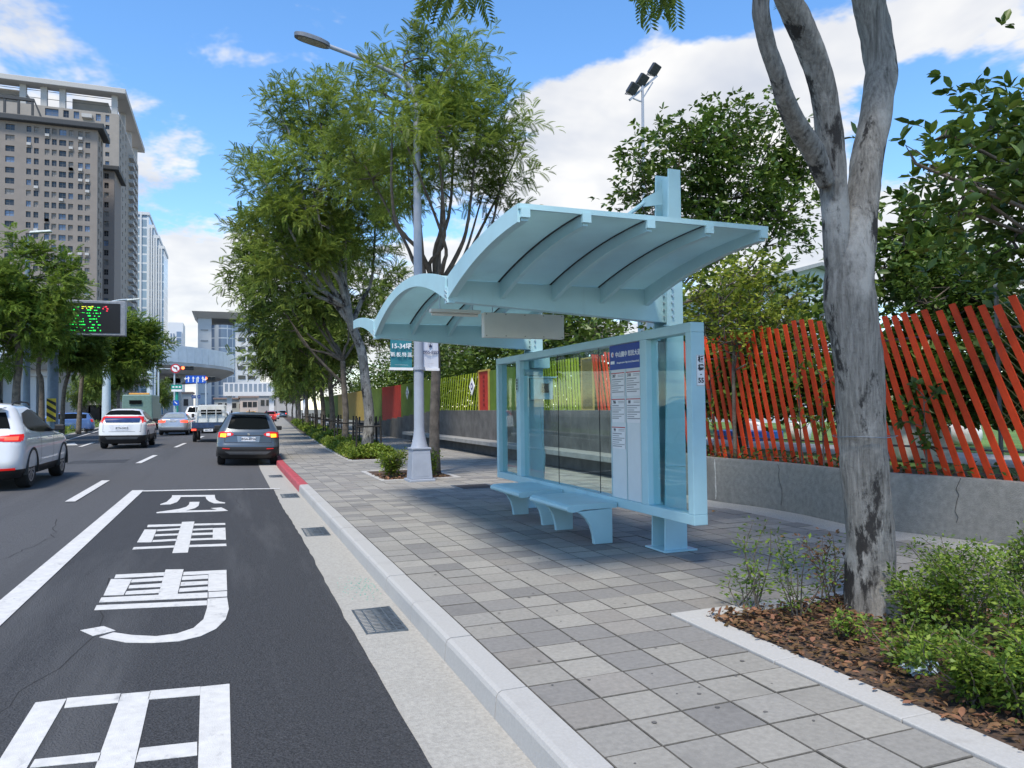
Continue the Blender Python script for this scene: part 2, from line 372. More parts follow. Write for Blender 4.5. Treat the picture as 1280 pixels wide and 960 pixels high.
for i, y0 in enumerate([37.5, 47.6]):
    x = -6.2-.01*(y0-37)
    paint('lane_dash', [[(x, y0), (x+.16, y0), (x, y0+4.5), (x-.16, y0+4.5)]], ['white lane dash left of the white crossover', 'white lane dash just beyond the white crossover'][i], group='dashes of the far lane line')
p0 = on_road(82, 553)
paint('lane_arrow', [[(-6.85, 35.5), (-6.65, 35.5), (-6.9, 39.2), (-6.5, 39.2), (-7.15, 42.2), (-7.5, 39.2), (-7.1, 39.2)]], 'white straight arrow painted on the lane by the median')
paint('edge_line', [[(med_edge(y)+.35, y) for y in (20, 30, 45, 60, 80)]+[(med_edge(y)+.22, y) for y in (80, 60, 45, 30, 20)]], 'thin white edge line running along the median kerb')

# cracks and an old repair in the asphalt
road_o = bpy.data.objects['road']; m_crack = mat('road crack', (.02, .02, .021), .95)
for (pts, sd) in (([(-2.3, 9.5), (-2.1, 11), (-2.4, 13)], 1), ([(-4.9, 24.5), (-3.4, 24.8), (-2.9, 25.0)], 2), ([(-1.2, 4.5), (-.9, 6.2), (-1.1, 8.4)], 3), ([(-.4, 12.3), (.2, 13.4), (.1, 15)], 4), ([(-5.5, 13), (-4.4, 14.1), (-3.3, 14.4)], 5)):
    rk = random.Random(sd); cb = MB(); q = []
    for (a, c) in zip(pts, pts[1:]):
        for k in range(9): q.append((a[0]+(c[0]-a[0])*k/9+rk.uniform(-.035, .035), a[1]+(c[1]-a[1])*k/9+rk.uniform(-.03, .03)))
    z = [zroad(p[0])+(.0105 if p[0] > -1.7 else .0008) for p in q]; rows = []
    for p, zz in zip(q, z): w_ = rk.uniform(.002, .006); rows.append([(p[0]-w_, p[1]-w_, zz+.001), (p[0]+w_, p[1]+w_, zz+.001)])
    cb.grid(rows); cb.build('crack', m_crack, road_o)
rp = MB(); rp.grid([[(x, y, zroad(x)+.003) for x in (-4.6, -3.8, -3.0)] for y in (25.6, 26.4, 27.2)]); rp.build('repair_patch', m_asph2, road_o)
# kerb stones
kb = MB(); kb.grid([[(x+bend(y), y, z) for (x, z) in ((1.36, -.2), (1.37, -.02), (1.54, -.02), (1.54, -.2))] for y in YS]); kerb = struct(kb.build('kerb', m_kerb))
def kprof(y, dx):
    return [(XK+dx, y, -.17), (XK+.012+dx, y, -.03), (XK+.022+dx, y, -.008), (XK+.045+dx, y, .004), (XK+.19+dx, y, .004), (XK+.19+dx, y, -.17)]
for red in (0, 1):
    ks = MB(); ks.prism3(kprof(.005, 0), (0, .988, 0)); me = ks.mesh('kerb_stone', m_kerbr if red else m_kerb)
    bm = bmesh.new(); bm.from_mesh(me); bmesh.ops.recalc_face_normals(bm, faces=bm.faces); bm.to_mesh(me); bm.free()
    y = -2.15 if not red else 15.85
    while y < (15.8 if not red else 46):
        o = bpy.data.objects.new('kerb_stone', me); COL.objects.link(o); o.parent = kerb
        o.location = (bend(y), y, random.uniform(-.002, .002)); o.rotation_euler = (0, 0, -math.atan2(bend(y+1)-bend(y), 1)); y += 1.0
fk = MB(); fk.cur = 0
for a, b in zip(YS, YS[1:]):
    if a >= 45: fk.add([(XK+bend(a), a, -.17), (XK+.03+bend(a), a, .004), (XK+.2+bend(a), a, .004), (XK+bend(b), b, -.17), (XK+.03+bend(b), b, .004), (XK+.2+bend(b), b, .004)], [(0, 1, 4, 3), (1, 2, 5, 4)])
fk.build('far_kerb_run', m_kerbr, kerb)

# pavement with its pavers
BED1 = (3.055, 5.448, -3.0, 4.752)            # foreground bed
BED2 = (3.05, 4.845, 15.857, 18.55)            # bed round the lamp post
BED3 = (3.35, 5.145, 22.457, 160.0)            # long hedge bed
BEDS = [BED1, BED2, BED3]
WALLPTS = [(7.45, -3.0), (7.5, 2.5), (7.62, 4.2), (7.66, 5.3), (7.62, 5.9), (7.46, 6.5), (7.30, 7.1), (7.33, 7.6), (7.40, 8.2), (7.38, 9.0), (7.22, 9.9), (7.3, 10.8), (7.62, 11.6), (7.9, 12.2)]
def wall_x(y):
    if y >= 12.2: return 8.4
    for (a, b) in zip(WALLPTS, WALLPTS[1:]):
        if a[1] <= y <= b[1]: return a[0]+(b[0]-a[0])*(y-a[1])/(b[1]-a[1])
    return 7.45
sb = MB(); sb.grid([[(1.53+bend(y), y, -.012), (8.4+bend(y), y, -.012)] for y in YS]); side = struct(sb.build('sidewalk', m_gap))
sf = MB(); sf.grid([[(1.545+bend(y), y, 0), (3.2+bend(y), y, 0)] for y in YS if y >= 45]); sf.grid([[(5.2+bend(y), y, 0), (8.2+bend(y), y, 0)] for y in YS if y >= 45])
sf.build('far_paving', pav_far(), side)
T = .3; tiles = []
for j in range(-8, 150):
    y = 2.655+j*T
    if y+T > 45: break
    for i in range(0, 22):
        x = 1.548+i*T; cx, cy = x+T/2, y+T/2
        if x+T > wall_x(cy)-.28: continue
        if any(b[0]-.02 < cx < b[1]+.02 and b[2]-.02 < cy < b[3]+.02 for b in BEDS): continue
        q = RM @ (np.array([cx, cy, 0])-np.array([0, 0, EYE])); u, v = 640+FPX*q[0]/max(q[2], .01), 480-FPX*q[1]/max(q[2], .01)
        vis = q[2] > .5 and -60 < u < 1340 and v < 1010
        if q[2] < .3 or v > 1700 or u > 2200: continue
        tiles.append((q[2], vis, x, y))
tiles.sort(key=lambda t: (not t[1], t[0]))
def tile_mesh(m, s=T-.005, bev=.0045):
    b = MB(); z1 = .0; z0 = -.03; a = s/2; c = a-bev
    b.add([(-a, -a, z0), (a, -a, z0), (a, a, z0), (-a, a, z0), (-a, -a, z1-bev*.8), (a, -a, z1-bev*.8), (a, a, z1-bev*.8), (-a, a, z1-bev*.8), (-c, -c, z1), (c, -c, z1), (c, c, z1), (-c, c, z1)],
          [(0, 1, 5, 4), (1, 2, 6, 5), (2, 3, 7, 6), (3, 0, 4, 7), (4, 5, 9, 8), (5, 6, 10, 9), (6, 7, 11, 10), (7, 4, 8, 11), (8, 9, 10, 11)])
    b.m = [1]*8+[0]; return b.mesh('paver', [m, m_gap])
tms = [tile_mesh(m) for m in m_pav]
tr = random.Random(11); rest = MB()
def pick(): return tr.choices(range(6), (26, 18, 16, 16, 14, 10))[0]
for k, (dpt, vis, x, y) in enumerate(tiles):
    i = pick(); dz = tr.uniform(-.0022, .0022)
    if k < 300 and vis:
        o = bpy.data.objects.new('paver', tms[i]); COL.objects.link(o); o.parent = side
        o.location = (x+T/2, y+T/2, dz); o.rotation_euler = (tr.uniform(-.004, .004), tr.uniform(-.004, .004), tr.uniform(-.006, .006))
    else:
        rest.cur = i; a = T/2-.0026; cx, cy = x+T/2+bend(y), y+T/2
        rest.add([(cx-a, cy-a, -.03), (cx+a, cy-a, -.03), (cx+a, cy+a, -.03), (cx-a, cy+a, -.03), (cx-a, cy-a, dz), (cx+a, cy-a, dz), (cx+a, cy+a, dz), (cx-a, cy+a, dz)],
                 [(4, 5, 6, 7)]); rest.cur = 6
        rest.add(rest.v[-8:], [(0, 1, 5, 4), (1, 2, 6, 5), (2, 3, 7, 6), (3, 0, 4, 7)])
o = rest.build('far_pavers', m_pav+[m_gap], side, fix=False); o['kind'] = 'stuff'

# drain grates
m_iron = mat('galvanised iron', (.2, .23, .26), .45, .75, var=.2, scale=20)
m_dark = mat('dark void', (.012, .012, .012), .9, var=.1)
def grate(y0, y1, label):
    x0, x1 = .96, 1.28; z = zroad(1.1)+.006
    t = thing('drain_grate', label, 'drain grate', ((x0+x1)/2, y0, z), group='drain grates in the gutter', w=True)
    f = MB()
    for a in (x0, x1-.018): f.bb(a, a+.018, y0, y1, z-.02, z+.006)
    for a in (y0, y1-.018): f.bb(x0+.018, x1-.018, a, a+.018, z-.02, z+.005)
    f.build('frame', m_iron, t)
    b = MB(); n = 17
    for k in range(n):
        yy = y0+.02+(y1-y0-.04)*(k+.5)/n; b.bb(x0+.018, x1-.018, yy-.009, yy+.009, z-.015, z+.003)
    for k in range(3): xx = x0+(x1-x0)*(k+1)/4; b.bb(xx-.005, xx+.005, y0+.018, y1-.018, z-.012, z+.0045)
    b.build('bars', m_iron, t)
    p = MB(); p.bb(x0+.01, x1-.01, y0+.01, y1-.01, z-.03, z-.003); p.build('pit', m_dark, t)
grate(5.6, 6.32, 'nearest iron drain grate in the gutter'); grate(10.2, 10.92, 'second iron drain grate along the gutter from the front')
grate(14.8, 15.5, 'iron drain grate beside the bus bay stop line'); grate(19.4, 20.1, 'small iron drain grate just behind the grey sport utility')

# white granite bed borders and soil
m_bord = mat('bed border granite', (.40, .395, .38), .8, var=.05, scale=60, bump=.15, bscale=150, stain=(3, .6, (.34, .33, .31), (1, 1, 1)))
m_soil = mat('bed soil', (.085, .055, .038), .95, var=.35, scale=14, bump=.8, bscale=40)
def bed(b, w, nm, rails):
    x0, x1, y0, y1 = b; ymax = min(y1, 44); sx = 0
    ss = MB()
    ys = [y0+w]+[y for y in YS if y0+w < y < y1-w]+[y1-w]
    ss.grid([[(x+bend(y), y, -.002) for x in np.linspace(x0+w*.5, x1-w*.5, 4)] for y in ys]); s = struct(ss.build(nm, m_soil))
    def stone(xa, xb, ya, yb):
        mb = MB(); g_ = .003; mb.bb(xa+g_, xb-g_, ya+g_, yb-g_, -.03, .012); o = mb.build('border_stone', m_bord, s, bevel=.006)
        if ya > 20: o.location.x += bend((ya+yb)/2)
    y = y1
    for side_x in ((x0, x0+w), (x1-w, x1)):
        y = ymax-w if y1 < 100 else ymax
        if y1 < 100 and rails: pass
        while y > y0+w+.01:
            a = max(y-.9, y0+w); stone(side_x[0], side_x[1], a, y); y = a
    for ya in ((y0, y0+w), (y1-w, y1)):
        if ya[1] > 44 or ya[0] < -2: continue
        x = x0
        while x < x1-.01:
            b_ = min(x+.9, x1); stone(x, b_, ya[0], ya[1]); x = b_
    return s
bed(BED1, .215, 'planting_bed', 1); bed(BED2, .12, 'lamp_planting_bed', 1); bed(BED3, .14, 'hedge_planting_bed', 1)

# manhole cover and painted speckle
t = thing('manhole_cover', 'dark square manhole cover in the paving behind the bench', 'manhole cover', (4.5, 13.8, 0), w=True)
b = MB(); b.bb(4.16, 4.84, 13.45, 14.2, -.02, .006); b.build('cover', mat('manhole iron', (.07, .06, .058), .8, .2, var=.3, scale=30, bump=.5), t)
b = MB()
for a in (4.12, 4.84): b.bb(a, a+.04, 13.41, 14.24, -.02, .008)
for a in (13.41, 14.2): b.bb(4.16, 4.84, a, a+.04, -.02, .0075)
b.build('rim', m_iron, t)

# planter wall with gravel foot
m_wall = mat('planter concrete', (.23, .225, .21), .9, var=.13, scale=16, bump=.5, bscale=90, stain=(1.6, .56, (.15, .147, .138), (1, 1, .35)))
m_gravel = mat('white gravel', (.44, .43, .41), .9, var=.25, scale=90, bump=1.0, bscale=120)
def smooth(pts, n=6):
    out = []
    P = [Vector((*p, 0)) if len(p) == 2 else Vector(p) for p in pts]
    for i in range(len(P)-1):
        a, b, c, d = P[max(i-1, 0)], P[i], P[i+1], P[min(i+2, len(P)-1)]
        for k in range(n):
            t = k/n; out.append(.5*((2*b)+(c-a)*t+(2*a-5*b+4*c-d)*t*t+(3*b-a-3*c+d)*t**3))
    out.append(P[-1]); return out
WP = [(p.x, p.y) for p in smooth(WALLPTS, 5)]
w = MB(); prof = [(0, -.1), (0, .66), (.02, .7), (.16, .7), (.18, .66), (.18, -.1)]
w.grid([[(x+dx, y, z) for dx, z in prof] for x, y in WP]); pw = tag(w.build('planter_wall', m_wall, smooth=True, sharp=35), 'low curving grey concrete planter wall below the red slats', 'wall')
m_lime = mat('efflorescence', (.58, .57, .54), .9, var=.2, scale=30)
def streak(y, z0, z1, wd):
    mb = MB(); r2 = random.Random(int(y*100)); rowsL = []
    for k in range(7):
        z = z0+(z1-z0)*k/6; x = wall_x(y)-.004; wv = wd*(.5+.5*r2.random()); yc = y+r2.uniform(-.01, .01); rowsL.append([(x-.002, yc-wv, z), (x-.002, yc+wv, z)])
    mb.grid(rowsL); mb.build('lime_streak', m_lime, pw)
streak(9.86, .05, .68, .02);
m_crk = mat('wall crack', (.045, .045, .042), .95)
for (yc, ztop, zbot) in ((6.75, .69, .12), (5.95, .7, .2), (8.6, .68, .1)):
    mb = MB(); r2 = random.Random(int(yc*10)); pts = []; yy = yc
    for k in range(9): yy += r2.uniform(-.03, .03); pts.append((wall_x(yy)-.001, yy, ztop+(zbot-ztop)*k/8))
    mb.tube(pts, .0028, 4); mb.build('crack', m_crk, pw)
gv = MB(); gv.grid([[(x-.62, y, -.008), (x-.30, y, .004), (x-.26, y, .012), (x-.01, y, .02)] for x, y in WP]); stuff(gv.build('gravel_strip', m_gravel), 'strip of white gravel along the foot of the planter wall', 'gravel')
ps = MB(); ps.grid([[(x+.1, y, .62), (9.2, y, .62)] for x, y in WP]); struct(ps.build('planter_soil', m_soil))
# ledge wall further along
m_wall2 = mat('board marked concrete', (.115, .11, .105), .85, var=.22, scale=2.5, bump=.3, bscale=50, stain=(3.5, .62, (.2, .195, .185), (1, 5, .35)))
m_ledge = mat('ledge concrete', (.27, .27, .26), .8, var=.14, scale=4, bump=.25, bscale=60)
t = thing('ledge_wall', 'dark concrete wall with a floating pale ledge beneath the green fence', 'wall', (8.2, 12, 0), w=True)
YW = [11.9, 14, 18, 22, 26, 30, 34, 40, 46, 54]
def wtop(y): return 1.45 if y < 30 else max(.75, 1.45-.05*(y-30))
for a, b in zip(YW, YW[1:]):
    for k in range(4):        # boards of the formwork read as panels
        ya, yb = a+(b-a)*k/4, a+(b-a)*(k+1)/4
        mb = MB(); bx = .5*(bend(ya)+bend(yb))*.3; zt = wtop(ya)
        mb.bb(8.1+bx, 8.4+bx, ya+.006, yb-.006, 0, zt); mb.build('wall_panel', m_wall2, t, bevel=.008)
for a, b in zip(YW[:6], YW[1:7]):
    mb = MB(); mb.bb(7.55, 8.12, a+.004, b-.004, .34, .47); mb.build('ledge', m_ledge, t, bevel=.012)
mb = MB(); mb.bb(7.95, 8.12, 12, 34, 0, .34); mb.build('ledge_base', m_wall2, t)

# shards of green safety glass swept into the gutter
rg = np.random.default_rng(12); c = on_road(452, 735); n = 160; P = np.stack([np.clip(c[0]+rg.normal(0, .1, n), .92, 1.3), c[1]+rg.normal(0, .22, n), np.zeros(n)], 1); P[:, 2] = [zroad(v)+.008 for v in P[:, 0]]
gs = MB()
for p in P:
    k = rg.uniform(.004, .011); a = rg.uniform(0, 6); gs.box(p, (k, k*.8, k*.6), Matrix.Rotation(a, 3, 'Z'))
stuff(gs.build('glass_shards', mat('green glass shard', (.3, .5, .42), .15, var=.1), fix=False), 'scatter of pale green glass shards in the gutter', 'glass shards')

# trodden gum spots and leaf crumbs on the paving
rg = np.random.default_rng(19); gm = MB()
for k in range(150):
    x, y = rg.uniform(1.6, 6.8), 2.4+10*rg.random()**1.5; r = rg.uniform(.006, .017)
    if BED1[0]-.05 < x < BED1[1]+.05 and y < 4.85: continue
    a0 = rg.uniform(0, 6); gm.add([(x+r*math.cos(a0+a*.785)*rg.uniform(.7, 1.2), y+r*math.sin(a0+a*.785)*rg.uniform(.7, 1.2), .0032) for a in range(8)], [tuple(range(8))])
stuff(gm.build('gum_spots', mat('trodden gum', (.11, .105, .1), .9), fix=False), 'small dark trodden gum spots on the paving', 'gum spots')

# ================================================================== bus shelter
m_blue = mat('shelter blue paint', (.40, .62, .67), .42, var=.045, scale=2.5, spec=.5, stain=(3.0, .6, (.33, .50, .54), (1, 1, .25)))
m_skin = mat('shelter roof sheet', (.52, .70, .71), .55, var=.06, scale=1.5, transl=.42, stain=(1.6, .6, (.45, .61, .62), (1, 1, 1)))
m_seal = mat('black sealant', (.015, .018, .02), .7)
m_white = mat('white panel', (.68, .66, .59), .5, var=.04, scale=3)
m_bolt = mat('zinc bolt', (.45, .55, .6), .4, .6)
m_pane = glass('clear pane', (.86, .96, .95), .12)
m_ink = mat('black ink', (.02, .02, .025), .6); m_inkg = mat('grey ink', (.3, .3, .3), .6, var=.02); m_red = mat('red ink', (.5, .03, .03), .6)
m_wtext = mat('white ink', (.85, .85, .85), .5, var=.02)
PY = (6.9, 10.72); X0, X1 = 2.03, 4.18
sh = thing('bus_shelter', 'pale blue steel bus shelter with a wavy roof and glass screen', 'bus shelter', (4.44, 8.8, 0), w=True)
def rz(y):
    """underside of the roof line: quarter wing, full vault, quarter wing"""
    if y <= PY[0]: d = (PY[0]-y)/1.9
    elif y >= PY[1]: d = (y-PY[1])/1.9
    else: d = 1-abs(y-8.81)/1.91
    return 2.60+(.38 if PY[0] < y < PY[1] else .315)*(1-(1-min(1, d))**2)
def rt(y):
    return 2.80+(rz(y)-2.60)*.72
for py in PY:
    p = MB(); yf = .125
    for s in (-1, 1): p.prism3([(4.30, py+s*yf-.011, 0), (4.58, py+s*yf-.011, 0), (4.58, py+s*yf-.011, 4.1), (4.43, py+s*yf-.011, 4.1)], (0, .022, 0))
    p.bb(4.50, 4.514, py-yf+.011, py+yf-.011, 0, 4.06)
    post = p.build('post', m_blue, sh, bevel=.004)
    b = MB(); b.bb(4.26, 4.66, py-.2, py+.2, .003, .02); b.build('base_plate', m_blue, post)
    b = MB(); b.bb(4.395, 4.418, py-.1, py+.1, 2.44, 2.86); b.build('end_plate', m_blue, post)
    b = MB()
    for s in (-.06, .06):
        for k in range(5): b.lathe([(.014, 0), (.014, .014), (.008, .018)], 8, (4.38, py+s, 2.5+k*.075), 'x')
    for k in range(5): b.lathe([(.014, -.018), (.014, 0)], 8, (4.445, py-yf-.012, 2.5+k*.075), 'y')
    stuff(b.build('bolts', m_bolt, post))
    # cantilever beam, tapering to the tip
    b = MB(); b.prism3([(4.394, py-.055, 2.44), (4.394, py-.055, 2.785), (X0-.01, py-.055, 2.785), (X0-.01, py-.055, 2.575)], (0, .11, 0)); b.build('beam', m_blue, sh, bevel=.005)
    # stay from the post head down to the roof
    b = MB(); b.prism3([(4.43, py-.012, 3.74), (4.43, py-.012, 3.92), (4.2, py-.012, 3.79), (4.17, py-.012, 3.74), (4.2, py-.012, 3.70)], (0, .024, 0))
    b.tube([(4.2, py, 3.745), (3.05, py, 2.86)], .022, 8); b.bb(2.98, 3.1, py-.04, py+.04, 2.74, 2.9); b.build('stay', m_blue, sh)
SEG = [(5.0, PY[0]-.045, 'wing'), (PY[0]+.045, PY[1]-.045, 'vault'), (PY[1]+.045, 12.62, 'wing')]
RIBX = [X0, 2.53, 3.09, 3.64, X1]
for (ya, yb, kd) in SEG:
    n = 26 if kd == 'vault' else 16; ys = [ya+(yb-ya)*k/n for k in range(n+1)]
    sk = MB()
    for off in (-.022, -.002): sk.grid([[(x, y, rt(y)+off) for x in (X0-.04, X0+.02, 2.53, 3.09, 3.64, X1, X1+.05)] for y in ys])
    o = sk.build('roof_sheet', m_skin, sh, smooth=True, fix=False)
    for i, x in enumerate(RIBX):
        r_ = MB(); edge = i in (0, 4); wd = .028 if edge else .022
        dep = .115
        P = []
        for y in ys:
            P.append([(x-wd, y, rz(y)), (x+wd, y, rz(y)), (x+wd, y, rt(y)-.022), (x-wd, y, rt(y)-.022), (x-wd, y, rz(y))])
        r_.grid(P); r_.add(P[0][:4], [(0, 1, 2, 3)]); r_.add(P[-1][:4], [(3, 2, 1, 0)])
        ro = r_.build('rib', m_blue, sh, smooth=True, sharp=40)
        if not edge:
            q = MB(); q.grid([[(x-.045, y, rt(y)-.025), (x+.045, y, rt(y)-.025)] for y in ys]); q.build('seal', m_seal, ro)
        for (ye, sgn) in ((ya, -1), (yb, 1)):
            if (kd == 'wing') and ((sgn < 0 and ya < 6) or (sgn > 0 and ya > 10)):
                c = MB(); c.bb(x-.035, x+.035, ye+(-.03 if sgn < 0 else 0), ye+(0 if sgn < 0 else .03), rt(ye)-.09, rt(ye)-.018); c.build('rib_cap', m_blue, ro)
    if kd == 'wing':
        ye = ya if ya < 6 else yb; s = -1 if ya < 6 else 1
        e = MB(); e.box(((X0+X1)/2, ye+s*.004, rt(ye)-.008), (X1-X0+.1, .03, .04)); e.build('edge_trim', m_blue, sh)
    # fascia strip on the road side: shaped plate standing proud of the end rib
    f = MB(); P = [[(X0-.055, y, rz(y)-.012), (X0-.055, y, rt(y)+.012), (X0-.035, y, rt(y)+.012), (X0-.035, y, rz(y)-.012), (X0-.055, y, rz(y)-.012)] for y in ys]
    f.grid(P); f.add(P[0][:4], [(0, 1, 2, 3)]); f.add(P[-1][:4], [(3, 2, 1, 0)]); f.build('fascia', m_blue, sh, smooth=True, sharp=40)
for py in PY:
    b = MB()
    for k in range(6): b.lathe([(.013, 0), (.013, .012)], 8, (X0-.068, py+(.02 if k % 2 else -.02), 2.585+.02*k), 'x')
    stuff(b.build('tip_bolts', m_bolt, sh))
    b = MB(); b.bb(X0-.06, X0+.02, py-.05, py+.05, 2.56, 2.72); b.build('tip_plate', m_blue, sh, bevel=.006)
for py in PY:      # weld beads where the stiffeners meet the posts
    b = MB()
    for z in (.9, 2.40, 2.9, 3.5): b.tube([(4.33, py-.139, z), (4.575, py-.139, z)], .006, 5)
    stuff(b.build('weld_seams', m_blue, sh))
# glass screen frame
FX0, FX1, FY0, FY1, FZ0, FZ1 = 4.13, 4.285, 5.98, 11.5, .40, 2.345
fr = MB()
fr.bb(FX0, FX1, FY0, FY1, FZ1-.095, FZ1); fr.bb(FX0, FX1, FY0, FY1, FZ0, FZ0+.1)
for (a, b) in ((FY0, FY0+.095), (FY1-.1, FY1)): fr.bb(FX0+.0005, FX1-.0005, a+.0005, b, FZ0+.1, FZ1-.095)
for (a, b) in ((6.80, 6.93), (10.44, 10.60)): fr.bb(FX0+.001, FX1-.001, a, b, FZ0+.1, FZ1-.095)
fro = fr.build('screen_frame', m_blue, sh, bevel=.006)
for (a, b) in ((FY0+.095, 6.80), (6.93, 8.0), (8.006, 9.2), (9.206, 10.44), (10.60, FY1-.1)):
    g_ = MB(); g_.bb(4.195, 4.203, a, b, FZ0+.1, FZ1-.095); g_.build('glass_pane', m_pane, fro)
    if a in (8.006, 9.206): e = MB(); e.bb(4.196, 4.204, a-.006, a, FZ0+.1, FZ1-.095); e.build('pane_joint', m_seal, fro)
    else: e = MB(); e.bb(4.185, 4.194, a, a+.012, FZ0+.1, FZ1-.095); e.build('glazing_bead', m_skin, fro)
for py in PY:
    b = MB()
    for z in (.47, 2.29): b.bb(4.285, 4.32, py-.09, py+.09, z-.05, z+.05)
    b.build('bracket', m_blue, fro)
# timetable poster in the screen
pb = MB(); pb.bb(4.172, 4.184, 6.935, 7.67, FZ0+.1, FZ1-.1); pbo = pb.build('timetable_board', mat('poster paper', (.66, .7, .7), .5, var=.02), sh)
hb = MB(); hb.bb(4.166, 4.171, 6.94, 7.665, 1.965, FZ1-.1); hbo = hb.build('header', mat('header blue', (.01, .055, .3), .45, var=.05), pbo)
FMX = lambda y, z, x=4.165: frame_mtx((x, y, z), (0, -1, 0), (0, 0, 1))
text('header_lettering', '中山國中 縣民大道', .068, m_wtext, pbo, FMX(7.245, 2.13), .0012)
text('header_english', 'Zhongshan Junior High School (Xianmin Blvd.)', .0265, m_wtext, pbo, FMX(7.245, 2.04), .0003)
# round two-colour emblem at the left of the header
q = MB(); q.lathe([(.03, -.003), (.03, 0)], 14, (4.165, 7.59, 2.14), 'x'); q.bb(4.163, 4.165, 7.545, 7.635, 2.03, 2.065); q.build('emblem', m_wtext, pbo)
q = MB(); q.prism3([(4.1605, 7.575, 2.165), (4.1605, 7.56, 2.12), (4.1605, 7.59, 2.125)], (.001, 0, 0)); q.build('emblem_flame', m_red, pbo)
m_paper = mat('timetable sheet', (.78, .77, .77), .6, var=.02)
k = 0
for (z0, z1, cols) in ((1.66, 1.93, 2), (1.36, 1.63, 2), (1.06, 1.31, 1)):
    for c in range(cols):
        ya = 7.64-c*.345; s = MB(); s.bb(4.168, 4.1715, ya-.31, ya, z0, z1); sh_ = s.build('timetable_sheet', m_paper, pbo)
        s = MB(); s.bb(4.1665, 4.1678, ya-.31, ya, z1-.012, z1-.002); s.build('red_rule', m_red, sh_)
        s = MB()
        for e in (0, .306): s.bb(4.1668, 4.1678, ya-e-.004, ya-e, z0, z1-.014)
        for rr_ in range(7):
            zz = z1-.085-rr_*.024; s.bb(4.1668, 4.1678, ya-.29+.06*((rr_*7+k) % 3), ya-.02, zz, zz+(.009 if rr_ % 3 else .012))
        s.bb(4.1668, 4.1678, ya-.29, ya-.16, z1-.05, z1-.044); s.bb(4.1668, 4.1678, ya-.29, ya-.16, z1-.034, z1-.028)
        s.build('print', m_inkg, sh_)
        text('route_number', ['307', '310', '786', '88', '99'][k], .05, m_ink, pbo, FMX(ya-.07, z1-.04, 4.1675), .001); k += 1
s = MB(); s.bb(4.168, 4.171, 7.303, 7.307, FZ0+.11, 1.0); s.build('sheet_divider', m_inkg, pbo)
for y in (6.99, 7.30, 7.65):
    s = MB(); s.bb(4.167, 4.1715, y-.006, y+.006, FZ0+.1, 1.96); s.build('sheet_holder', m_skin, pbo)
# stop number plate on the screen end
EMX = lambda z: frame_mtx((4.235, FY0-.0045, z), (1, 0, 0), (0, 0, 1))
s = MB(); s.bb(4.185, 4.278, FY0-.004, FY0-.0005, 1.73, 2.03); npl = s.build('number_plate', m_wtext, sh)
for (tx, z, sz) in (('板', 1.985, .066), ('橋', 1.905, .066), ('-', 1.845, .06), ('55', 1.782, .066)): text('plate_lettering', tx, sz, m_ink, npl, EMX(z), .002)
s = MB()
for a, b, c, d in ((4.187, 4.276, 1.732, 1.736), (4.187, 4.276, 2.024, 2.028), (4.187, 4.190, 1.736, 2.024), (4.273, 4.276, 1.736, 2.024)): s.bb(a, b, FY0-.0052, FY0-.004, c, d)
s.build('plate_rule', m_inkg, npl)
s = MB(); s.bb(4.122, 4.1295, 10.5, 10.58, 1.78, 2.0); s2 = s.build('small_notice', m_skin, sh); s = MB()
for k in range(4): s.bb(4.1195, 4.1215, 10.52, 10.56, 1.81+k*.045, 1.84+k*.045)
s.build('notice_print', m_ink, s2)
# control box on the far post
b = MB(); b.bb(4.31, 4.62, 10.30, 10.56, 1.66, 1.98); bx = b.build('control_box', m_blue, sh, bevel=.008)
b = MB(); b.bb(4.27, 4.66, 10.26, 10.58, 1.983, 2.005); b.build('box_lid', m_blue, bx)
b = MB(); b.bb(4.42, 4.54, 10.285, 10.296, 1.76, 1.9); b.build('box_window', mat('meter window', (.02, .02, .025), .2), bx)
b = MB()
for (a, c, d, e) in ((4.405, 4.42, 1.745, 1.915), (4.54, 4.555, 1.745, 1.915)): b.bb(a, c, 10.28, 10.3, d, e)
for (d, e) in ((1.745, 1.76), (1.9, 1.915)): b.bb(4.42, 4.54, 10.281, 10.2995, d, e)
b.build('window_rim', m_skin, bx)
b = MB(); b.bb(4.34, 4.60, 10.36, 10.56, 2.14, 2.36); b.build('upper_box', m_blue, sh, bevel=.006)
b = MB(); b.lathe([(.05, 4.2), (.05, 4.5)], 10, (0, 10.45, 2.07), 'x'); b.build('conduit_joint', m_skin, sh)
b = MB(); b.tube([(4.45, 10.4, 1.66), (4.46, 10.4, 1.2), (4.52, 10.42, .8), (4.53, 10.5, .45)], .012, 6); b.build('cable', m_skin, sh)
# blank sign box and lamp tube under the vault
p = [on_y(605, 390, 8.2), on_y(705, 394, 8.2), on_y(704, 427, 8.2), on_y(603, 418, 8.2)]
sx0, sx1, sz1, sz0 = p[0][0], p[1][0], (p[0][2]+p[1][2])/2, (p[2][2]+p[3][2])/2
b = MB(); b.bb(sx0, sx1, 8.2, 8.3, sz0, sz1); sg = b.build('sign_box', m_white, sh, bevel=.006)
b = MB()
for i in range(5):
    for z in (sz0+.02, sz1-.02): b.lathe([(.006, -.004), (.006, 0)], 6, (sx0+.03+(sx1-sx0-.06)*i/4, 8.199, z), 'y')
b.build('screws', mat('dark screw', (.05, .05, .05), .5), sg)
b = MB()
for x in (sx0+.12, sx1-.12): b.tube([(x, 8.25, sz1-.01), (x, 8.25, rt(8.25)-.02)], .009, 6)
b.build('hangers', m_bolt, sg)
b = MB(); b.bb(2.18, sx0-.01, 8.28, 8.36, 2.66, 2.70); lf = b.build('lamp_tube_fitting', m_white, sh, bevel=.004)
b = MB(); b.lathe([(.018, 2.2), (.018, sx0-.04)], 10, (0, 8.32, 2.64), 'x'); b.build('tube', m_white, lf)
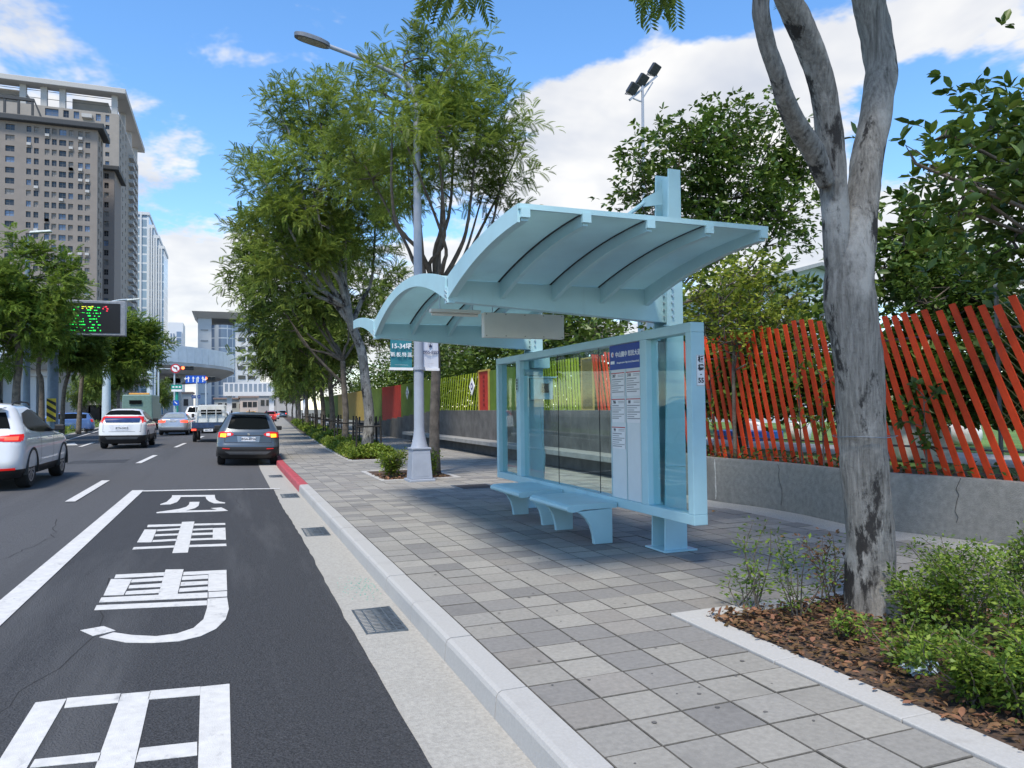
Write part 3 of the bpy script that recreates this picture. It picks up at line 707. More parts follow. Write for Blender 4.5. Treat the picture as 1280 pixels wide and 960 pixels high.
for x in (2.3, 2.7): b = MB(); b.tube([(x, 8.32, 2.7), (x, 8.32, rt(8.3)-.02)], .007, 6); b.build('hanger', m_bolt, lf)

# benches
def bench(y0, y1, label):
    t = thing('bench', label, 'bench', (3.9, (y0+y1)/2, 0), group='pale blue benches under the shelter', w=True)
    P = []
    prof = [(4.12, .455), (3.66, .455), (3.55, .45), (3.505, .432), (3.495, .405), (3.51, .38), (3.55, .37), (3.62, .375), (3.70, .395), (4.12, .395), (4.12, .455)]
    s = MB(); s.grid([[(x, y, z) for x, z in prof] for y in (y0, y1)]); s.add([(x, y0, z) for x, z in prof[:-1]], [tuple(range(10))]); s.add([(x, y1, z) for x, z in prof[:-1]], [tuple(range(10))[::-1]])
    s.build('seat', m_blue, t, bevel=.004)
    for y in (y0+.004, y1-.064):
        l = MB(); l.prism3([(4.06, y, 0), (4.06, y, .394), (3.62, y, .374), (3.68, y, .34), (3.74, y, .28), (3.79, y, .20), (3.82, y, .1), (3.83, y, 0)], (0, .06, 0)); l.build('leg', m_blue, t, bevel=.005)
bench(7.46, 8.56, 'nearer pale blue bench under the bus shelter'); bench(8.92, 10.04, 'farther pale blue bench under the bus shelter')

# ================================================================== street lamp with banners
m_lamp = mat('lamp post paint', (.30, .335, .40), .45, var=.06, scale=4)
lt = thing('street_lamp', 'tall grey blue street lamp with banners beside the shelter', 'street lamp', (3.82, 15.55, 0), w=True)
b = MB(); b.box((3.82, 15.55, .02), (.56, .56, .06)); b.build('foot', m_lamp, lt, bevel=.015)
b = MB(); b.box((3.82, 15.55, .36), (.46, .46, .62), taper=(.82, .82)); ped = b.build('pedestal', m_lamp, lt, bevel=.012)
b = MB(); b.box((3.82, 15.55, .69), (.42, .42, .04)); b.build('pedestal_cap', m_lamp, lt, bevel=.01)
b = MB(); rot = Matrix.Rotation(-math.atan(.045/.62), 3, 'X')
for (a0, a1, c0, c1) in ((-.19, -.165, .1, .62), (.165, .19, .1, .62)): b.box((3.82+(a0+a1)/2*.93, 15.55-.225+(.36-.05)*.072, .36), (.025, .012, .5), Matrix.Rotation(-.072, 3, 'X'))
for z in (.12, .6): b.box((3.82, 15.55-.232+z*.072, z), (.30, .012, .025), Matrix.Rotation(-.072, 3, 'X'))
b.build('door_rim', m_lamp, ped)
b = MB(); b.lathe([(.19, .71), (.165, .78), (.13, .95), (.112, 1.1), (.105, 2.5), (.075, 7.6), (.062, 8.2)], 18, (3.82, 15.55, 0)); pole = b.build('pole', m_lamp, lt, smooth=True, sharp=50)
arm = [(3.81, 15.55, 8.1), (3.72, 15.55, 8.45), (3.45, 15.55, 8.7), (3.02, 15.55, 8.86), (2.5, 15.55, 9.0), (1.93, 15.55, 9.13)]
b = MB(); b.tube(smooth(arm, 4), .045, 10); b.build('arm', m_lamp, lt, smooth=True, sharp=50)
b = MB(); pts = []
for k in range(20):
    a = 2*PI*k/20; x = 1.62+.36*(abs(math.cos(a))**.7)*math.copysign(1, math.cos(a)); y = 15.55+.15*(abs(math.sin(a))**.8)*math.copysign(1, math.sin(a)); pts.append((x, y))
b.add([(x, y, 9.20-(x-1.62)*.18-.045) for x, y in pts]+[(x, y, 9.20-(x-1.62)*.18+.03) for x, y in pts]+[(1.62+(x-1.62)*.7, 15.55+(y-15.55)*.6, 9.2-(x-1.62)*.13+.075) for x, y in pts],
      [tuple(range(20))[::-1], tuple(range(40, 60))]+[(i, (i+1) % 20, 20+(i+1) % 20, 20+i) for i in range(20)]+[(20+i, 20+(i+1) % 20, 40+(i+1) % 20, 40+i) for i in range(20)])
hd = b.build('lamp_head', mat('lamp head grey', (.16, .18, .21), .5, .3), lt, smooth=True, sharp=35)
b = MB(); b.add([(1.62+(x-1.62)*.8, 15.55+(y-15.55)*.8, 9.20-(x-1.62)*.8*.18-.049) for x, y in pts], [tuple(range(20))]); b.build('lens', mat('lamp lens', (.32, .31, .25), .25, var=.3, scale=25), hd)
b = MB(); b.lathe([(.135, -.03), (.135, .03)], 14, (3.82, 15.55, 2.40)); b.tube([(3.16, 15.45, 2.37), (4.27, 15.64, 2.41)], .02, 8); b.build('banner_bracket', m_lamp, lt)
b = MB(); b.lathe([(.135, -.03), (.135, .03)], 14, (3.82, 15.55, 3.9)); b.tube([(3.16, 15.45, 3.87), (4.27, 15.64, 3.91)], .02, 8); b.build('banner_bracket', m_lamp, lt)
def banner(xa, xb, m, label, lines):
    dirv = Vector((1.11, .19, 0)).normalized()
    P = []
    def pt(x, z): return Vector((x, 15.45+(x-3.16)*.171-.03, z))
    t = thing('banner', label, 'banner', pt((xa+xb)/2, 2.42), group='banners on the street lamp', w=True)
    s = MB(); n = 8; rr = []
    for i in range(9):
        z = 2.40+1.48*i/8; rr.append([tuple(pt(xa+(xb-xa)*j/n, z)+Vector((0, -.012*math.sin(j*.9+i*.8)-.004, 0))) for j in range(n+1)])
    s.grid(rr); s.build('cloth', m, t, smooth=True)
    s = MB(); s.bar(pt(xa-.02, 2.385)+Vector((0, -.005, 0)), pt(xb+.02, 2.385)+Vector((0, -.005, 0)), .03, .055); s.build('hem_bar', m_wtext, t)
    for (tx, z, size, mm, bold) in lines: text('lettering', tx, size, mm, t, frame_mtx(pt((xa+xb)/2, z)+Vector((0, -.035, 0)), dirv, (0, 0, 1)), bold)
    return t
m_teal = mat('teal cloth', (.03, .2, .24), .7, var=.06); m_bwhite = mat('white cloth', (.66, .68, .74), .7, var=.03)
banner(3.18, 3.66, m_teal, 'teal banner with white lettering on the lamp post', [('15-34坪', 2.86, .14, m_wtext, .002), ('新.板.特.區', 2.68, .105, m_wtext, .001), ('——————', 2.47, .05, m_wtext, 0)])
m_navy = mat('navy ink', (.03, .05, .13), .6)
wb = banner(3.90, 4.27, m_bwhite, 'white banner with a phone number on the lamp post', [('2955-5553', 2.75, .092, m_navy, .0025), ('N', 2.93, .09, m_bwhite, .002), ('______', 2.53, .05, mat('ochre ink', (.35, .3, .24), .6), 0)])
s = MB(); s.bar((4.05, 15.45+.89*.171-.05, 2.93), (4.12, 15.45+.96*.171-.05, 2.93), .003, .13); s.build('printed_logo_box', m_navy, wb)

# ================================================================== fences
m_slr = mat('red slat paint', (.68, .062, .014), .6, spec=.25, var=.1, scale=5, objrand=.2, stain=(5, .6, (.42, .05, .025), (1, 1, .3)))
m_lime2 = mat('lime slat paint', (.36, .43, .03), .6, spec=.25, var=.12, scale=5, objrand=.12)
m_green = mat('green panel paint', (.10, .17, .015), .55, var=.15, scale=3)
m_redp = mat('red panel paint', (.42, .03, .02), .55, var=.12, scale=3)
m_gold = mat('gold panel paint', (.42, .3, .07), .55, var=.12, scale=3)
m_goldw = mat('gold wire', (.42, .33, .12), .5, .3, var=.1)
m_steel = mat('fence steel', (.16, .16, .15), .6, .3)
rf = thing('red_slat_fence', 'long fence of leaning bright red slats above the planter wall', 'fence', (7.9, 8, .62), w=True)
def slat_mesh(h, lean, w, d, m, name):
    b = MB(); b.add([(-d/2, -w/2, 0), (d/2, -w/2, 0), (d/2, w/2, 0), (-d/2, w/2, 0), (-d/2, lean-w/2, h), (d/2, lean-w/2, h), (d/2, lean+w/2, h), (-d/2, lean+w/2, h)],
                    [(3, 2, 1, 0), (4, 5, 6, 7), (0, 1, 5, 4), (1, 2, 6, 5), (2, 3, 7, 6), (3, 0, 4, 7)])
    return b.mesh(name, m)
sm = [slat_mesh(2.15+k*.02, .52, .08, .018, m_slr, 'slat') for k in range(-2, 3)]
def put(name, me, parent, loc, rot=(0, 0, 0)):
    o = bpy.data.objects.new(name, me); COL.objects.link(o); o.parent = parent; o.location = Vector(loc)-parent.location; o.rotation_euler = rot; return o
y = 3.2; r5 = random.Random(5)
while y < 15.4:
    put('slat', r5.choice(sm), rf, (7.9+r5.uniform(-.008, .008)+(.25*(y-11)/4 if y > 11 else 0), y, .6), (r5.uniform(-.008, .008)-.09*max(0, min(1.6, 7.4-y)), 0, 0)); y += .182
for z in (1.0, 2.35):
    b = MB(); b.tube([(7.96, 2.8, z), (7.96, 11, z), (8.2, 15.9, z)], .014, 6); b.build('rail', m_steel, rf)
def fence_run(name, label, ya, yb, spacing, w, lean, m, ztop=2.78, x=8.2, back=None, zb=None):
    t = thing(name, label, 'fence', (x, (ya+yb)/2, 1.4), w=True)
    zb_ = zb if zb is not None else wtop(ya)-.02
    me = slat_mesh(ztop-zb_, lean, w, .012, m, 'slat'); y = ya+w/2
    while y < yb-w/2-(lean if lean > 0 else 0):
        put('slat', me, t, (x+r5.uniform(-.004, .004)+bend(y)*.3, y, zb_)); y += spacing
    for z in (zb_+.2, ztop-.2):
        b = MB(); b.tube([(x+.035+bend(ya)*.3, ya, z), (x+.035+bend(yb)*.3, yb, z)], .014, 6); b.build('rail', m_steel, t)
    return t
def YX(px_): return float(on_x(px_, 480, 8.2)[1])
# lattice panel
ya, yb = 15.9, YX(727)
t = thing('lattice_panel', 'gold wire lattice panel between red and lime slats', 'fence', (8.2, (ya+yb)/2, 1.45), w=True)
b = MB()
for z in (1.46, 2.72): b.bb(8.18, 8.22, ya, yb, z-.02, z+.02)
for yy in (ya+.02, yb-.02): b.bb(8.181, 8.219, yy-.02, yy+.02, 1.48, 2.70)
b.build('frame', m_gold, t)
b = MB(); st = .075
for s in (-1, 1):
    c = ya-1.3
    while c < yb+1.3:
        a0 = (c, 1.48); a1 = (c+s*1.22, 2.70); pts = []
        def clip(p, q):
            t0, t1 = 0., 1.; dy = q[0]-p[0]
            for lim, sg in ((ya, 1), (yb, -1)):
                f0, f1 = sg*(p[0]-lim), sg*(q[0]-lim)
                if f0 < 0 and f1 < 0: return None
                if f0 < 0: t0 = max(t0, f0/(f0-f1))
                if f1 < 0: t1 = min(t1, f0/(f0-f1))
            return (t0, t1) if t1 > t0 else None
        k = clip(a0, a1)
        if k: b.bar((8.2+s*.006, a0[0]+(a1[0]-a0[0])*k[0], 1.48+1.22*k[0]), (8.2+s*.006, a0[0]+(a1[0]-a0[0])*k[1], 1.48+1.22*k[1]), .016, .01)
        c += st
stuff(b.build('lattice', m_goldw, t))
fence_run('lime_slat_fence', 'lime green slats seen through the shelter glass', YX(726), YX(646), .17, .095, .12, m_lime2)
fence_run('lime_slat_fence', 'lime green slats between the lamp post and the shelter', YX(598), YX(537), .32, .13, -.45, m_lime2)
def panel_run(name, label, ya, yb, m, n, ztop=2.78, x=8.2):
    t = thing(name, label, 'fence panel', (x, (ya+yb)/2, 1.2), w=True)
    for i in range(n):
        a, c = ya+(yb-ya)*i/n, ya+(yb-ya)*(i+1)/n; b = MB(); bx = bend((a+c)/2)*.3; b.bb(x-.02+bx, x+.02+bx, a+.006, c-.006, wtop(a)-.03, ztop); b.build('board', m, t, bevel=.004)
    return t
panel_run('board_fence', 'olive green boards beside the dark red sign board', YX(644), YX(612.5), m_green, 5)
t = panel_run('sign_board', 'upright dark red sign board with a yellow edge on the green fence', YX(611.5), YX(599.5), m_redp, 1)
b = MB(); a, c = YX(611.5), YX(599.5)
for yy in (a-.03, c+.03): b.bb(8.15, 8.24, yy-.03, yy+.03, 1.42, 2.8)
b.bb(8.152, 8.238, a+.001, c-.001, 2.782, 2.84); b.build('edge', m_gold, t)
b = MB()
for k in range(7): b.box((8.174, (a+c)/2, 2.6-k*.16), (.006, .16, .09))
b.build('print', mat('dim red print', (.2, .015, .012), .6), t)
panel_run('board_fence', 'dark green boards left of the lime slats, behind the lamp post', YX(535.5), YX(497.5), m_green, 5)
panel_run('board_fence', 'bright red boards at the bend of the far fence', YX(496.5), YX(472.5), m_redp, 4)
panel_run('board_fence', 'dark green boards in shade beyond the red ones', YX(471.5), YX(452), m_green, 3)
panel_run('board_fence', 'gold boards seen between the far tree trunks', YX(451), YX(414), m_gold, 6)
panel_run('board_fence', 'farthest olive green boards behind the tree row', YX(413), YX(395), m_green, 5)
def emblem(px_, label):
    y = YX(px_); t = thing('emblem_plate', label, 'emblem', (8.12, y, 2.2), group='diamond emblems on the fence', w=True)
    b = MB(); b.prism3([(8.13, y, 1.98), (8.13, y+.2*1.6, 2.3), (8.13, y, 2.62), (8.13, y-.2*1.6, 2.3)], (.015, 0, 0)); b.build('plate', m_wtext, t)
    b = MB(); b.lathe([(.13, -.004), (.13, 0)], 12, (8.129, y, 2.3), 'x'); b.build('mark', mat('violet ink', (.1, .08, .25), .5), t)
    b = MB(); b.lathe([(.06, -.003), (.06, 0)], 12, (8.1245, y, 2.3), 'x'); b.build('mark_centre', m_wtext, t)
emblem(592, 'white diamond emblem plate on the lime slats'); emblem(510.5, 'white diamond emblem plate on the dark green boards')
# chain link fence at the right behind the slats
ce = float(on_x(1243, 357, 9.6)[1]); cz_ = float(on_x(1243, 357, 9.6)[2])
t = thing('chain_link_fence', 'chain link fence with pale top rail at the right edge', 'fence', (9.6, ce, .6), w=True)
b = MB(); b.tube([(9.6, 1.0, cz_), (9.6, ce, cz_)], .03, 8); b.build('top_rail', mat('pale rail', (.5, .47, .38), .6), t)
for yy in (1.4, ce-2.4, ce-.02): b = MB(); b.tube([(9.6, yy, .6), (9.6, yy, cz_-.02)], .028, 8); b.build('fence_post', m_steel, t)
b = MB(); Hc = cz_-1.25
for s in (-1, 1):
    y0 = 1.0
    while y0 < ce:
        y1 = y0+s*Hc; f = min(1, (ce-y0)/Hc) if s > 0 else min(1, (y0-1.0)/Hc)
        if f > .02: b.bar((9.6, y0, 1.25), (9.6, y0+(y1-y0)*f, 1.25+Hc*f), .008, .008)
        y0 += .1
stuff(b.build('mesh_wire', m_goldw, t))

# ================================================================== vegetation
def scatter_mesh(name, bv, bf, pos, rot, scl, m):
    """many small copies of one leaf shape joined into one mesh"""
    bv = np.asarray(bv, float); bf = np.asarray(bf, int); n = len(pos)
    V = np.einsum('nij,vj->nvi', rot, bv)*np.asarray(scl).reshape(-1, 1, 1)+np.asarray(pos)[:, None, :]
    V = V.reshape(-1, 3); k = bf.shape[1]
    F = (bf[None]+(np.arange(n)*len(bv))[:, None, None]).reshape(-1)
    me = bpy.data.meshes.new(name); me.vertices.add(len(V)); me.vertices.foreach_set('co', V.ravel())
    nf = len(F)//k; me.loops.add(len(F)); me.loops.foreach_set('vertex_index', F.astype(np.int32)); me.polygons.add(nf)
    me.polygons.foreach_set('loop_start', np.arange(nf, dtype=np.int32)*k); me.update(calc_edges=True)
    me.materials.append(m); return me
def frames(d, up=None, rng=RNG, roll=.5):
    """rotation matrices whose x axis is d and whose z axis leans up"""
    d = d/np.linalg.norm(d, axis=1, keepdims=True); n = len(d)
    u = np.tile([0, 0, 1.], (n, 1))+rng.normal(0, roll, (n, 3)); y = np.cross(u, d); y /= np.linalg.norm(y, axis=1, keepdims=True)+1e-9
    z = np.cross(d, y); return np.stack([d, y, z], axis=2)
def frond(np_=8, L=1.0, w=.062, pl=.34):
    vs, fs = [], []
    def rach(t): return np.array([L*(t-.12*t*t), 0, .10*t-.42*t*t])
    vs += [rach(0)+[0, .012, 0], rach(0)-[0, .012, 0], rach(1)-[0, .004, 0], rach(1)+[0, .004, 0]]; fs.append((0, 1, 2, 3))
    for i in range(np_):
        t = .16+.84*i/(np_-1); r = rach(t); l = pl*(1-.35*abs(2*t-1)**1.5)
        for s in (-1, 1):
            tip = r+np.array([.55*l, s*.78*l, -.36*l]); mid = (r+tip)/2+np.array([0, 0, .08*l]); a = np.array([w*.75, -s*w*.4, 0])
            o = len(vs); vs += [r, mid+a, tip, mid-a]; fs.append((o, o+1, o+2, o+3))
    return np.array(vs), np.array(fs)
FR_HI = frond(10, w=.04, pl=.32); FR_MID = frond(7, w=.07, pl=.36); FR_LO = frond(4, w=.12, pl=.38)
LEAF = (np.array([(0, 0, 0), (.5, .26, .06), (1, 0, -.10), (.5, -.26, .06)]), np.array([(0, 1, 2, 3)]))
LEAF2 = (np.array([(0, 0, 0), (.3, .22, .05), (.7, .2, .02), (1, 0, -.12), (.45, 0, -.03), (.3, -.22, .05), (.7, -.2, .02)]), np.array([(0, 1, 2, 4), (4, 2, 3, 3), (0, 4, 6, 5), (4, 3, 6, 6)]))
LEAF2 = (LEAF2[0], np.array([(0, 4, 1, 1), (4, 2, 1, 1), (4, 3, 2, 2), (0, 5, 4, 4), (4, 5, 6, 6), (4, 6, 3, 3)])[:, :3])
m_frond = mat('feathery leaf', (.21, .295, .05), .5, var=.3, scale=.45, island=.35, transl=.45, spec=.3)
m_frondf = mat('feathery leaf far', (.15, .225, .042), .55, var=.32, scale=.6, island=.35, transl=.35, spec=.25)
m_frondl = mat('feathery leaf bright', (.165, .26, .04), .55, var=.25, scale=.6, island=.35, transl=.38, spec=.25)
m_leafd = mat('glossy broad leaf', (.10, .17, .028), .4, var=.2, scale=1.0, island=.4, transl=.25, spec=.45)
m_leafy = mat('young yellow leaf', (.26, .33, .045), .5, var=.2, scale=1.2, island=.4, transl=.4, spec=.3)
m_hedge = mat('hedge leaf', (.075, .14, .022), .5, var=.2, scale=1.5, island=.4, transl=.3, spec=.35)
m_shrub = mat('shrub leaf', (.14, .235, .03), .5, var=.2, scale=3, island=.45, transl=.35, spec=.35)
m_dry = mat('dry leaf', (.20, .118, .06), .85, var=.3, scale=5, island=.45, spec=.2, transl=.15)
m_bark0 = mat('grey bark', (.225, .21, .185), .9, var=.25, scale=5, bump=.8, bscale=28, stain=(3.2, .57, (.06, .057, .052), (1, 1, .35)))
m_barkd = mat('brown bark', (.15, .125, .10), .9, var=.3, scale=6, bump=.6, bscale=30, stain=(4, .6, (.05, .045, .04), (1, 1, .4)))
def bark_material():
    m = bpy.data.materials.new('furrowed grey bark'); m.use_nodes = True; N = m.node_tree.nodes; L = m.node_tree.links; b = N['Principled BSDF']; b.inputs['Roughness'].default_value = .9; b.inputs['Specular IOR Level'].default_value = .2
    tc = N.new('ShaderNodeTexCoord')
    def nz(sc3, scale, det, rough=.6):
        mp = N.new('ShaderNodeMapping'); mp.inputs['Scale'].default_value = sc3; L.new(tc.outputs['Object'], mp.inputs[0]); n = N.new('ShaderNodeTexNoise'); n.inputs['Scale'].default_value = scale; n.inputs['Detail'].default_value = det; n.inputs['Roughness'].default_value = rough; L.new(mp.outputs[0], n.inputs['Vector']); return n.outputs[0]
    def ramp(v, a, c):
        r = N.new('ShaderNodeMapRange'); L.new(v, r.inputs[0]); r.inputs[1].default_value = a; r.inputs[2].default_value = c; return r.outputs[0]
    def mix(f, a, c):
        x = N.new('ShaderNodeMix'); x.data_type = 'RGBA'; L.new(f, x.inputs[0])
        for i, v in ((6, a), (7, c)):
            if isinstance(v, tuple): x.inputs[i].default_value = (*v, 1)
            else: L.new(v, x.inputs[i])
        return x.outputs[2]
    grain = nz((1, 1, .1), 38, 6, .7); lent = nz((1, 1, 2.2), 10, 6, .7); blot = nz((1, 1, .6), 2.6, 7, .7); blot2 = nz((1, 1, .38), 3.6, 8, .72)
    c = mix(ramp(grain, .32, .68), (.11, .104, .094), (.31, .296, .27)); c = mix(ramp(lent, .6, .7), c, (.15, .14, .125)); c = mix(ramp(blot, .52, .64), c, (.37, .355, .325)); c = mix(ramp(blot2, .535, .59), c, (.04, .037, .035))
    L.new(c, b.inputs['Base Color'])
    ad = N.new('ShaderNodeMath'); ad.operation = 'MULTIPLY_ADD'; L.new(lent, ad.inputs[0]); ad.inputs[1].default_value = .5; L.new(grain, ad.inputs[2]); a2 = N.new('ShaderNodeMath'); a2.operation = 'MULTIPLY_ADD'; L.new(blot2, a2.inputs[0]); a2.inputs[1].default_value = -1.2; L.new(ad.outputs[0], a2.inputs[2])
    bp = N.new('ShaderNodeBump'); bp.inputs['Strength'].default_value = .9; bp.inputs['Distance'].default_value = .02; L.new(a2.outputs[0], bp.inputs['Height']); L.new(bp.outputs[0], b.inputs['Normal']); return m
m_bark = bark_material()
def lobe(px, py, Y, rpx, flat=.9):
    p = on_y(px, py, Y); dep = float(RM[2] @ (p-np.array([0, 0, EYE]))); r = rpx*dep/FPX; return (p[0], p[1], p[2], r, r, r*flat)
def sample_lobes(lobes, n, rng, inner=.45):
    vol = np.array([l[3]*l[4]*l[5] for l in lobes]); idx = rng.choice(len(lobes), n, p=vol/vol.sum()); L = np.array(lobes)[idx]
    d = rng.normal(size=(n, 3)); d /= np.linalg.norm(d, axis=1, keepdims=True); r = (inner**3+(1-inner**3)*rng.random(n))**(1/3)
    return L[:, :3]+d*r[:, None]*L[:, 3:], d
def limb_tree(b, base, lobes, trunk_pts, trunk_r, clusters, rng, thin=.016, thick=.07):
    """limbs from the trunk head to each lobe and twigs from the limbs to each leaf cluster"""
    head = Vector(trunk_pts[-1]); nodes = []
    for l in lobes:
        c = Vector(l[:3]); start = Vector(trunk_pts[-1 if rng.random() < .6 else -2]); mid = start.lerp(c, .5)+Vector((rng.normal(0, .25), rng.normal(0, .25), -.1*abs((c-start).length)))
        path = smooth([start, start.lerp(mid, .5)+Vector((rng.normal(0, .1), rng.normal(0, .1), 0)), mid, c], 4); n = len(path)
        b.tube(path, [thick*(1-.75*i/(n-1)) for i in range(n)], 6)
        nodes += [(p, thick*(1-.75*i/(n-1))) for i, p in enumerate(path)][3:]
    NP = np.array([tuple(p) for p, _ in nodes])
    for c in clusters:
        d = np.linalg.norm(NP-c, axis=1)+np.where(NP[:, 2] > c[2]+.3, 1.0, 0); i = int(np.argmin(d)); p, r = nodes[i]; cv = Vector(c)
        m_ = p.lerp(cv, .55)+Vector((rng.normal(0, .12), rng.normal(0, .12), rng.normal(.0, .1)))
        b.tube([p, m_, cv], [min(r, thin*1.6), thin, thin*.5], 4, cap=False)
def plume(clusters, dirs, rng, sprigs, per, spL, frL, center):
    """feather leaves along upward sprigs at each cluster"""
    C = np.repeat(clusters, sprigs, axis=0); D = np.repeat(dirs, sprigs, axis=0); n = len(C)
    D = D*.7+rng.normal(0, .55, (n, 3))+np.array([0, 0, .55]); D /= np.linalg.norm(D, axis=1, keepdims=True)
    L = spL*rng.uniform(.6, 1.3, n); O = C+rng.normal(0, .18*spL, (n, 3))
    t = (np.arange(per)+.3)/per
    P = O[:, None]+D[:, None]*(L[:, None, None]*t[None, :, None]); P[:, :, 2] -= .22*L[:, None]*t[None]**2
    ang = rng.uniform(0, 6.28, n)[:, None]+np.arange(per)[None]*2.4
    a = np.cross(D, [0, 0, 1.]); a /= np.linalg.norm(a, axis=1, keepdims=True)+1e-9; b = np.cross(D, a)
    S = a[:, None]*np.cos(ang)[..., None]+b[:, None]*np.sin(ang)[..., None]
    FD = S*(1.0-.45*t)[None, :, None]+D[:, None]*(.35+.65*t)[None, :, None]+np.array([0, 0, .12])
    return P.reshape(-1, 3), FD.reshape(-1, 3), np.tile(frL*(1.05-.4*t), n)*rng.uniform(.75, 1.2, n*per)
def feather_tree(name, label, base, lobes, trunk, tr_r, ncl, sprigs, per, fr, m, seed, spL=.75, frL=.46, group=None, bark=None, extra=None, thick=.07):
    rng = np.random.default_rng(seed); base = Vector(base)
    t = thing(name, label, 'tree', base, group=group, w=True)
    tp = smooth(trunk, 5); n = len(tp)
    b = MB(); b.tube(tp, [tr_r[0]*(1+.35*max(0, 1-i/(.12*n+1)))*(1-i/(n-1))+tr_r[1]*i/(n-1) for i in range(n)], 10); b.build('trunk', bark or m_barkd, t, smooth=True)
    cl, dr = sample_lobes(lobes, ncl, rng)
    b = MB(); limb_tree(b, base, lobes, trunk, tr_r, cl, rng, thick=thick); b.build('limbs', bark or m_barkd, t, smooth=True, fix=False)
    P, D, S = plume(cl, dr, rng, sprigs, per, spL, frL, None)
    me = scatter_mesh('crown', fr[0], fr[1], P, frames(D, rng=rng, roll=.25), S, m); link('crown', me, t)
    return t
def leaf_tree(name, label, base, lobes, trunk, tr_r, ncl, ros, lpr, leaf, size, m, seed, group=None, cat='tree', thick=.06, spread=.32):
    rng = np.random.default_rng(seed); t = thing(name, label, cat, base, group=group, w=True)
    tp = smooth(trunk, 4); n = len(tp); b = MB(); b.tube(tp, [tr_r[0]*(1-i/(n-1))+tr_r[1]*i/(n-1) for i in range(n)], 8); b.build('trunk', m_barkd, t, smooth=True)
    cl, dr = sample_lobes(lobes, ncl, rng, .35); b = MB(); limb_tree(b, base, lobes, trunk, tr_r, cl, rng, thin=.012, thick=thick); b.build('limbs', m_barkd, t, smooth=True, fix=False)
    O = np.repeat(cl, ros, axis=0)+rng.normal(0, spread, (len(cl)*ros, 3)); OD = np.repeat(dr, ros, axis=0)+rng.normal(0, .5, (len(O), 3))+[0, 0, .5]
    P = np.repeat(O, lpr, axis=0); D = np.repeat(OD, lpr, axis=0)*.5+rng.normal(0, 1, (len(P), 3)); D[:, 2] = D[:, 2]*.6+.1
    P = P+D/np.linalg.norm(D, axis=1, keepdims=True)*size*.25*rng.random((len(P), 1))
    me = scatter_mesh('crown', leaf[0], leaf[1], P, frames(D, rng=rng, roll=.45), size*rng.uniform(.6, 1.15, len(P)), m); link('crown', me, t)
    return t

# --- street trees along the pavement
G1 = 'feathery street trees along the pavement'
b0 = (4.58, 17.2)
feather_tree('feathery_street_tree', 'airy feathery tree rising behind the lamp post, nearest of the row', (*b0, 0),
    [lobe(*a) for a in ((545, 110, 15.6, 52), (598, 145, 16.2, 50), (492, 125, 15.6, 45), (555, 190, 16.0, 58), (632, 205, 16.6, 38), (510, 215, 17.2, 52), (655, 178, 17.0, 22), (570, 72, 16.2, 30), (505, 80, 15.8, 26), (455, 205, 17.2, 38), (600, 255, 17.2, 34), (500, 160, 14.6, 36), (545, 160, 14.7, 34))],
    [(*b0, -.05), (4.6, 17.2, 1.2), (4.66, 17.25, 2.6), (4.62, 17.3, 3.6), (4.7, 17.3, 4.4)], (.13, .10), 92, 5, 10, FR_HI, m_frond, 21, spL=.8, frL=.35, group=G1)
b0 = (4.37, 25.4)
feather_tree('feathery_street_tree', 'broad feathery tree with pale leaning trunk, second of the row', (*b0, 0),
    [lobe(*a) for a in ((360, 162, 25, 38), (400, 150, 25.5, 46), (355, 230, 25, 42), (325, 215, 25, 18), (392, 240, 24.5, 58), (440, 185, 26, 46), (345, 300, 25.5, 38), (432, 290, 25.5, 52), (372, 335, 25, 44), (470, 255, 26, 45), (385, 125, 25.5, 24))],
    [(*b0, -.05), (4.5, 25.4, 1.2), (4.38, 25.4, 2.4), (4.25, 25.4, 3.5), (3.9, 25.3, 4.4), (3.7, 25.2, 5.0)], (.19, .14), 140, 5, 9, FR_HI, m_frond, 22, spL=.95, frL=.45, group=G1, bark=m_bark, thick=.10)
def row_tree(Y, lob, seed, label, fr, ncl, sp, per, fl, m):
    x = 4.3+bend(Y)
    return feather_tree('feathery_street_tree', label, (x, Y, 0), [lobe(a, b, Y+dy, r) for a, b, dy, r in lob],
        [(x, Y, -.05), (x+.06, Y, 1.3), (x-.02, Y, 2.6), (x-.05, Y+.05, 3.6)], (.15, .11), ncl, sp, per, fr, m, seed, spL=1.0, frL=fl, group=G1)
row_tree(32, [(335, 335, 0, 42), (385, 360, .5, 46), (312, 325, 0, 22), (430, 375, 0, 42), (400, 300, 1, 46), (350, 290, 0, 36), (455, 350, 1, 40), (360, 395, 0, 34)], 23, 'dark feathery tree third along the row, behind the pale leaning trunk', FR_MID, 125, 5, 8, .5, m_frondf)
row_tree(39, [(322, 385, 0, 28), (352, 415, 0, 36), (392, 430, 0, 36), (420, 415, 1, 34), (340, 360, 0, 30), (445, 420, 1, 34), (375, 455, 0, 26)], 24, 'feathery tree fourth along the row, overhanging the grey sport utility', FR_MID, 95, 5, 7, .56, m_frondf)
row_tree(46, [(325, 430, 0, 22), (355, 445, 0, 28), (390, 450, 0, 28), (415, 460, 1, 26), (338, 460, 0, 18)], 25, 'feathery tree fifth along the row', FR_MID, 80, 4, 7, .6, m_frondf)
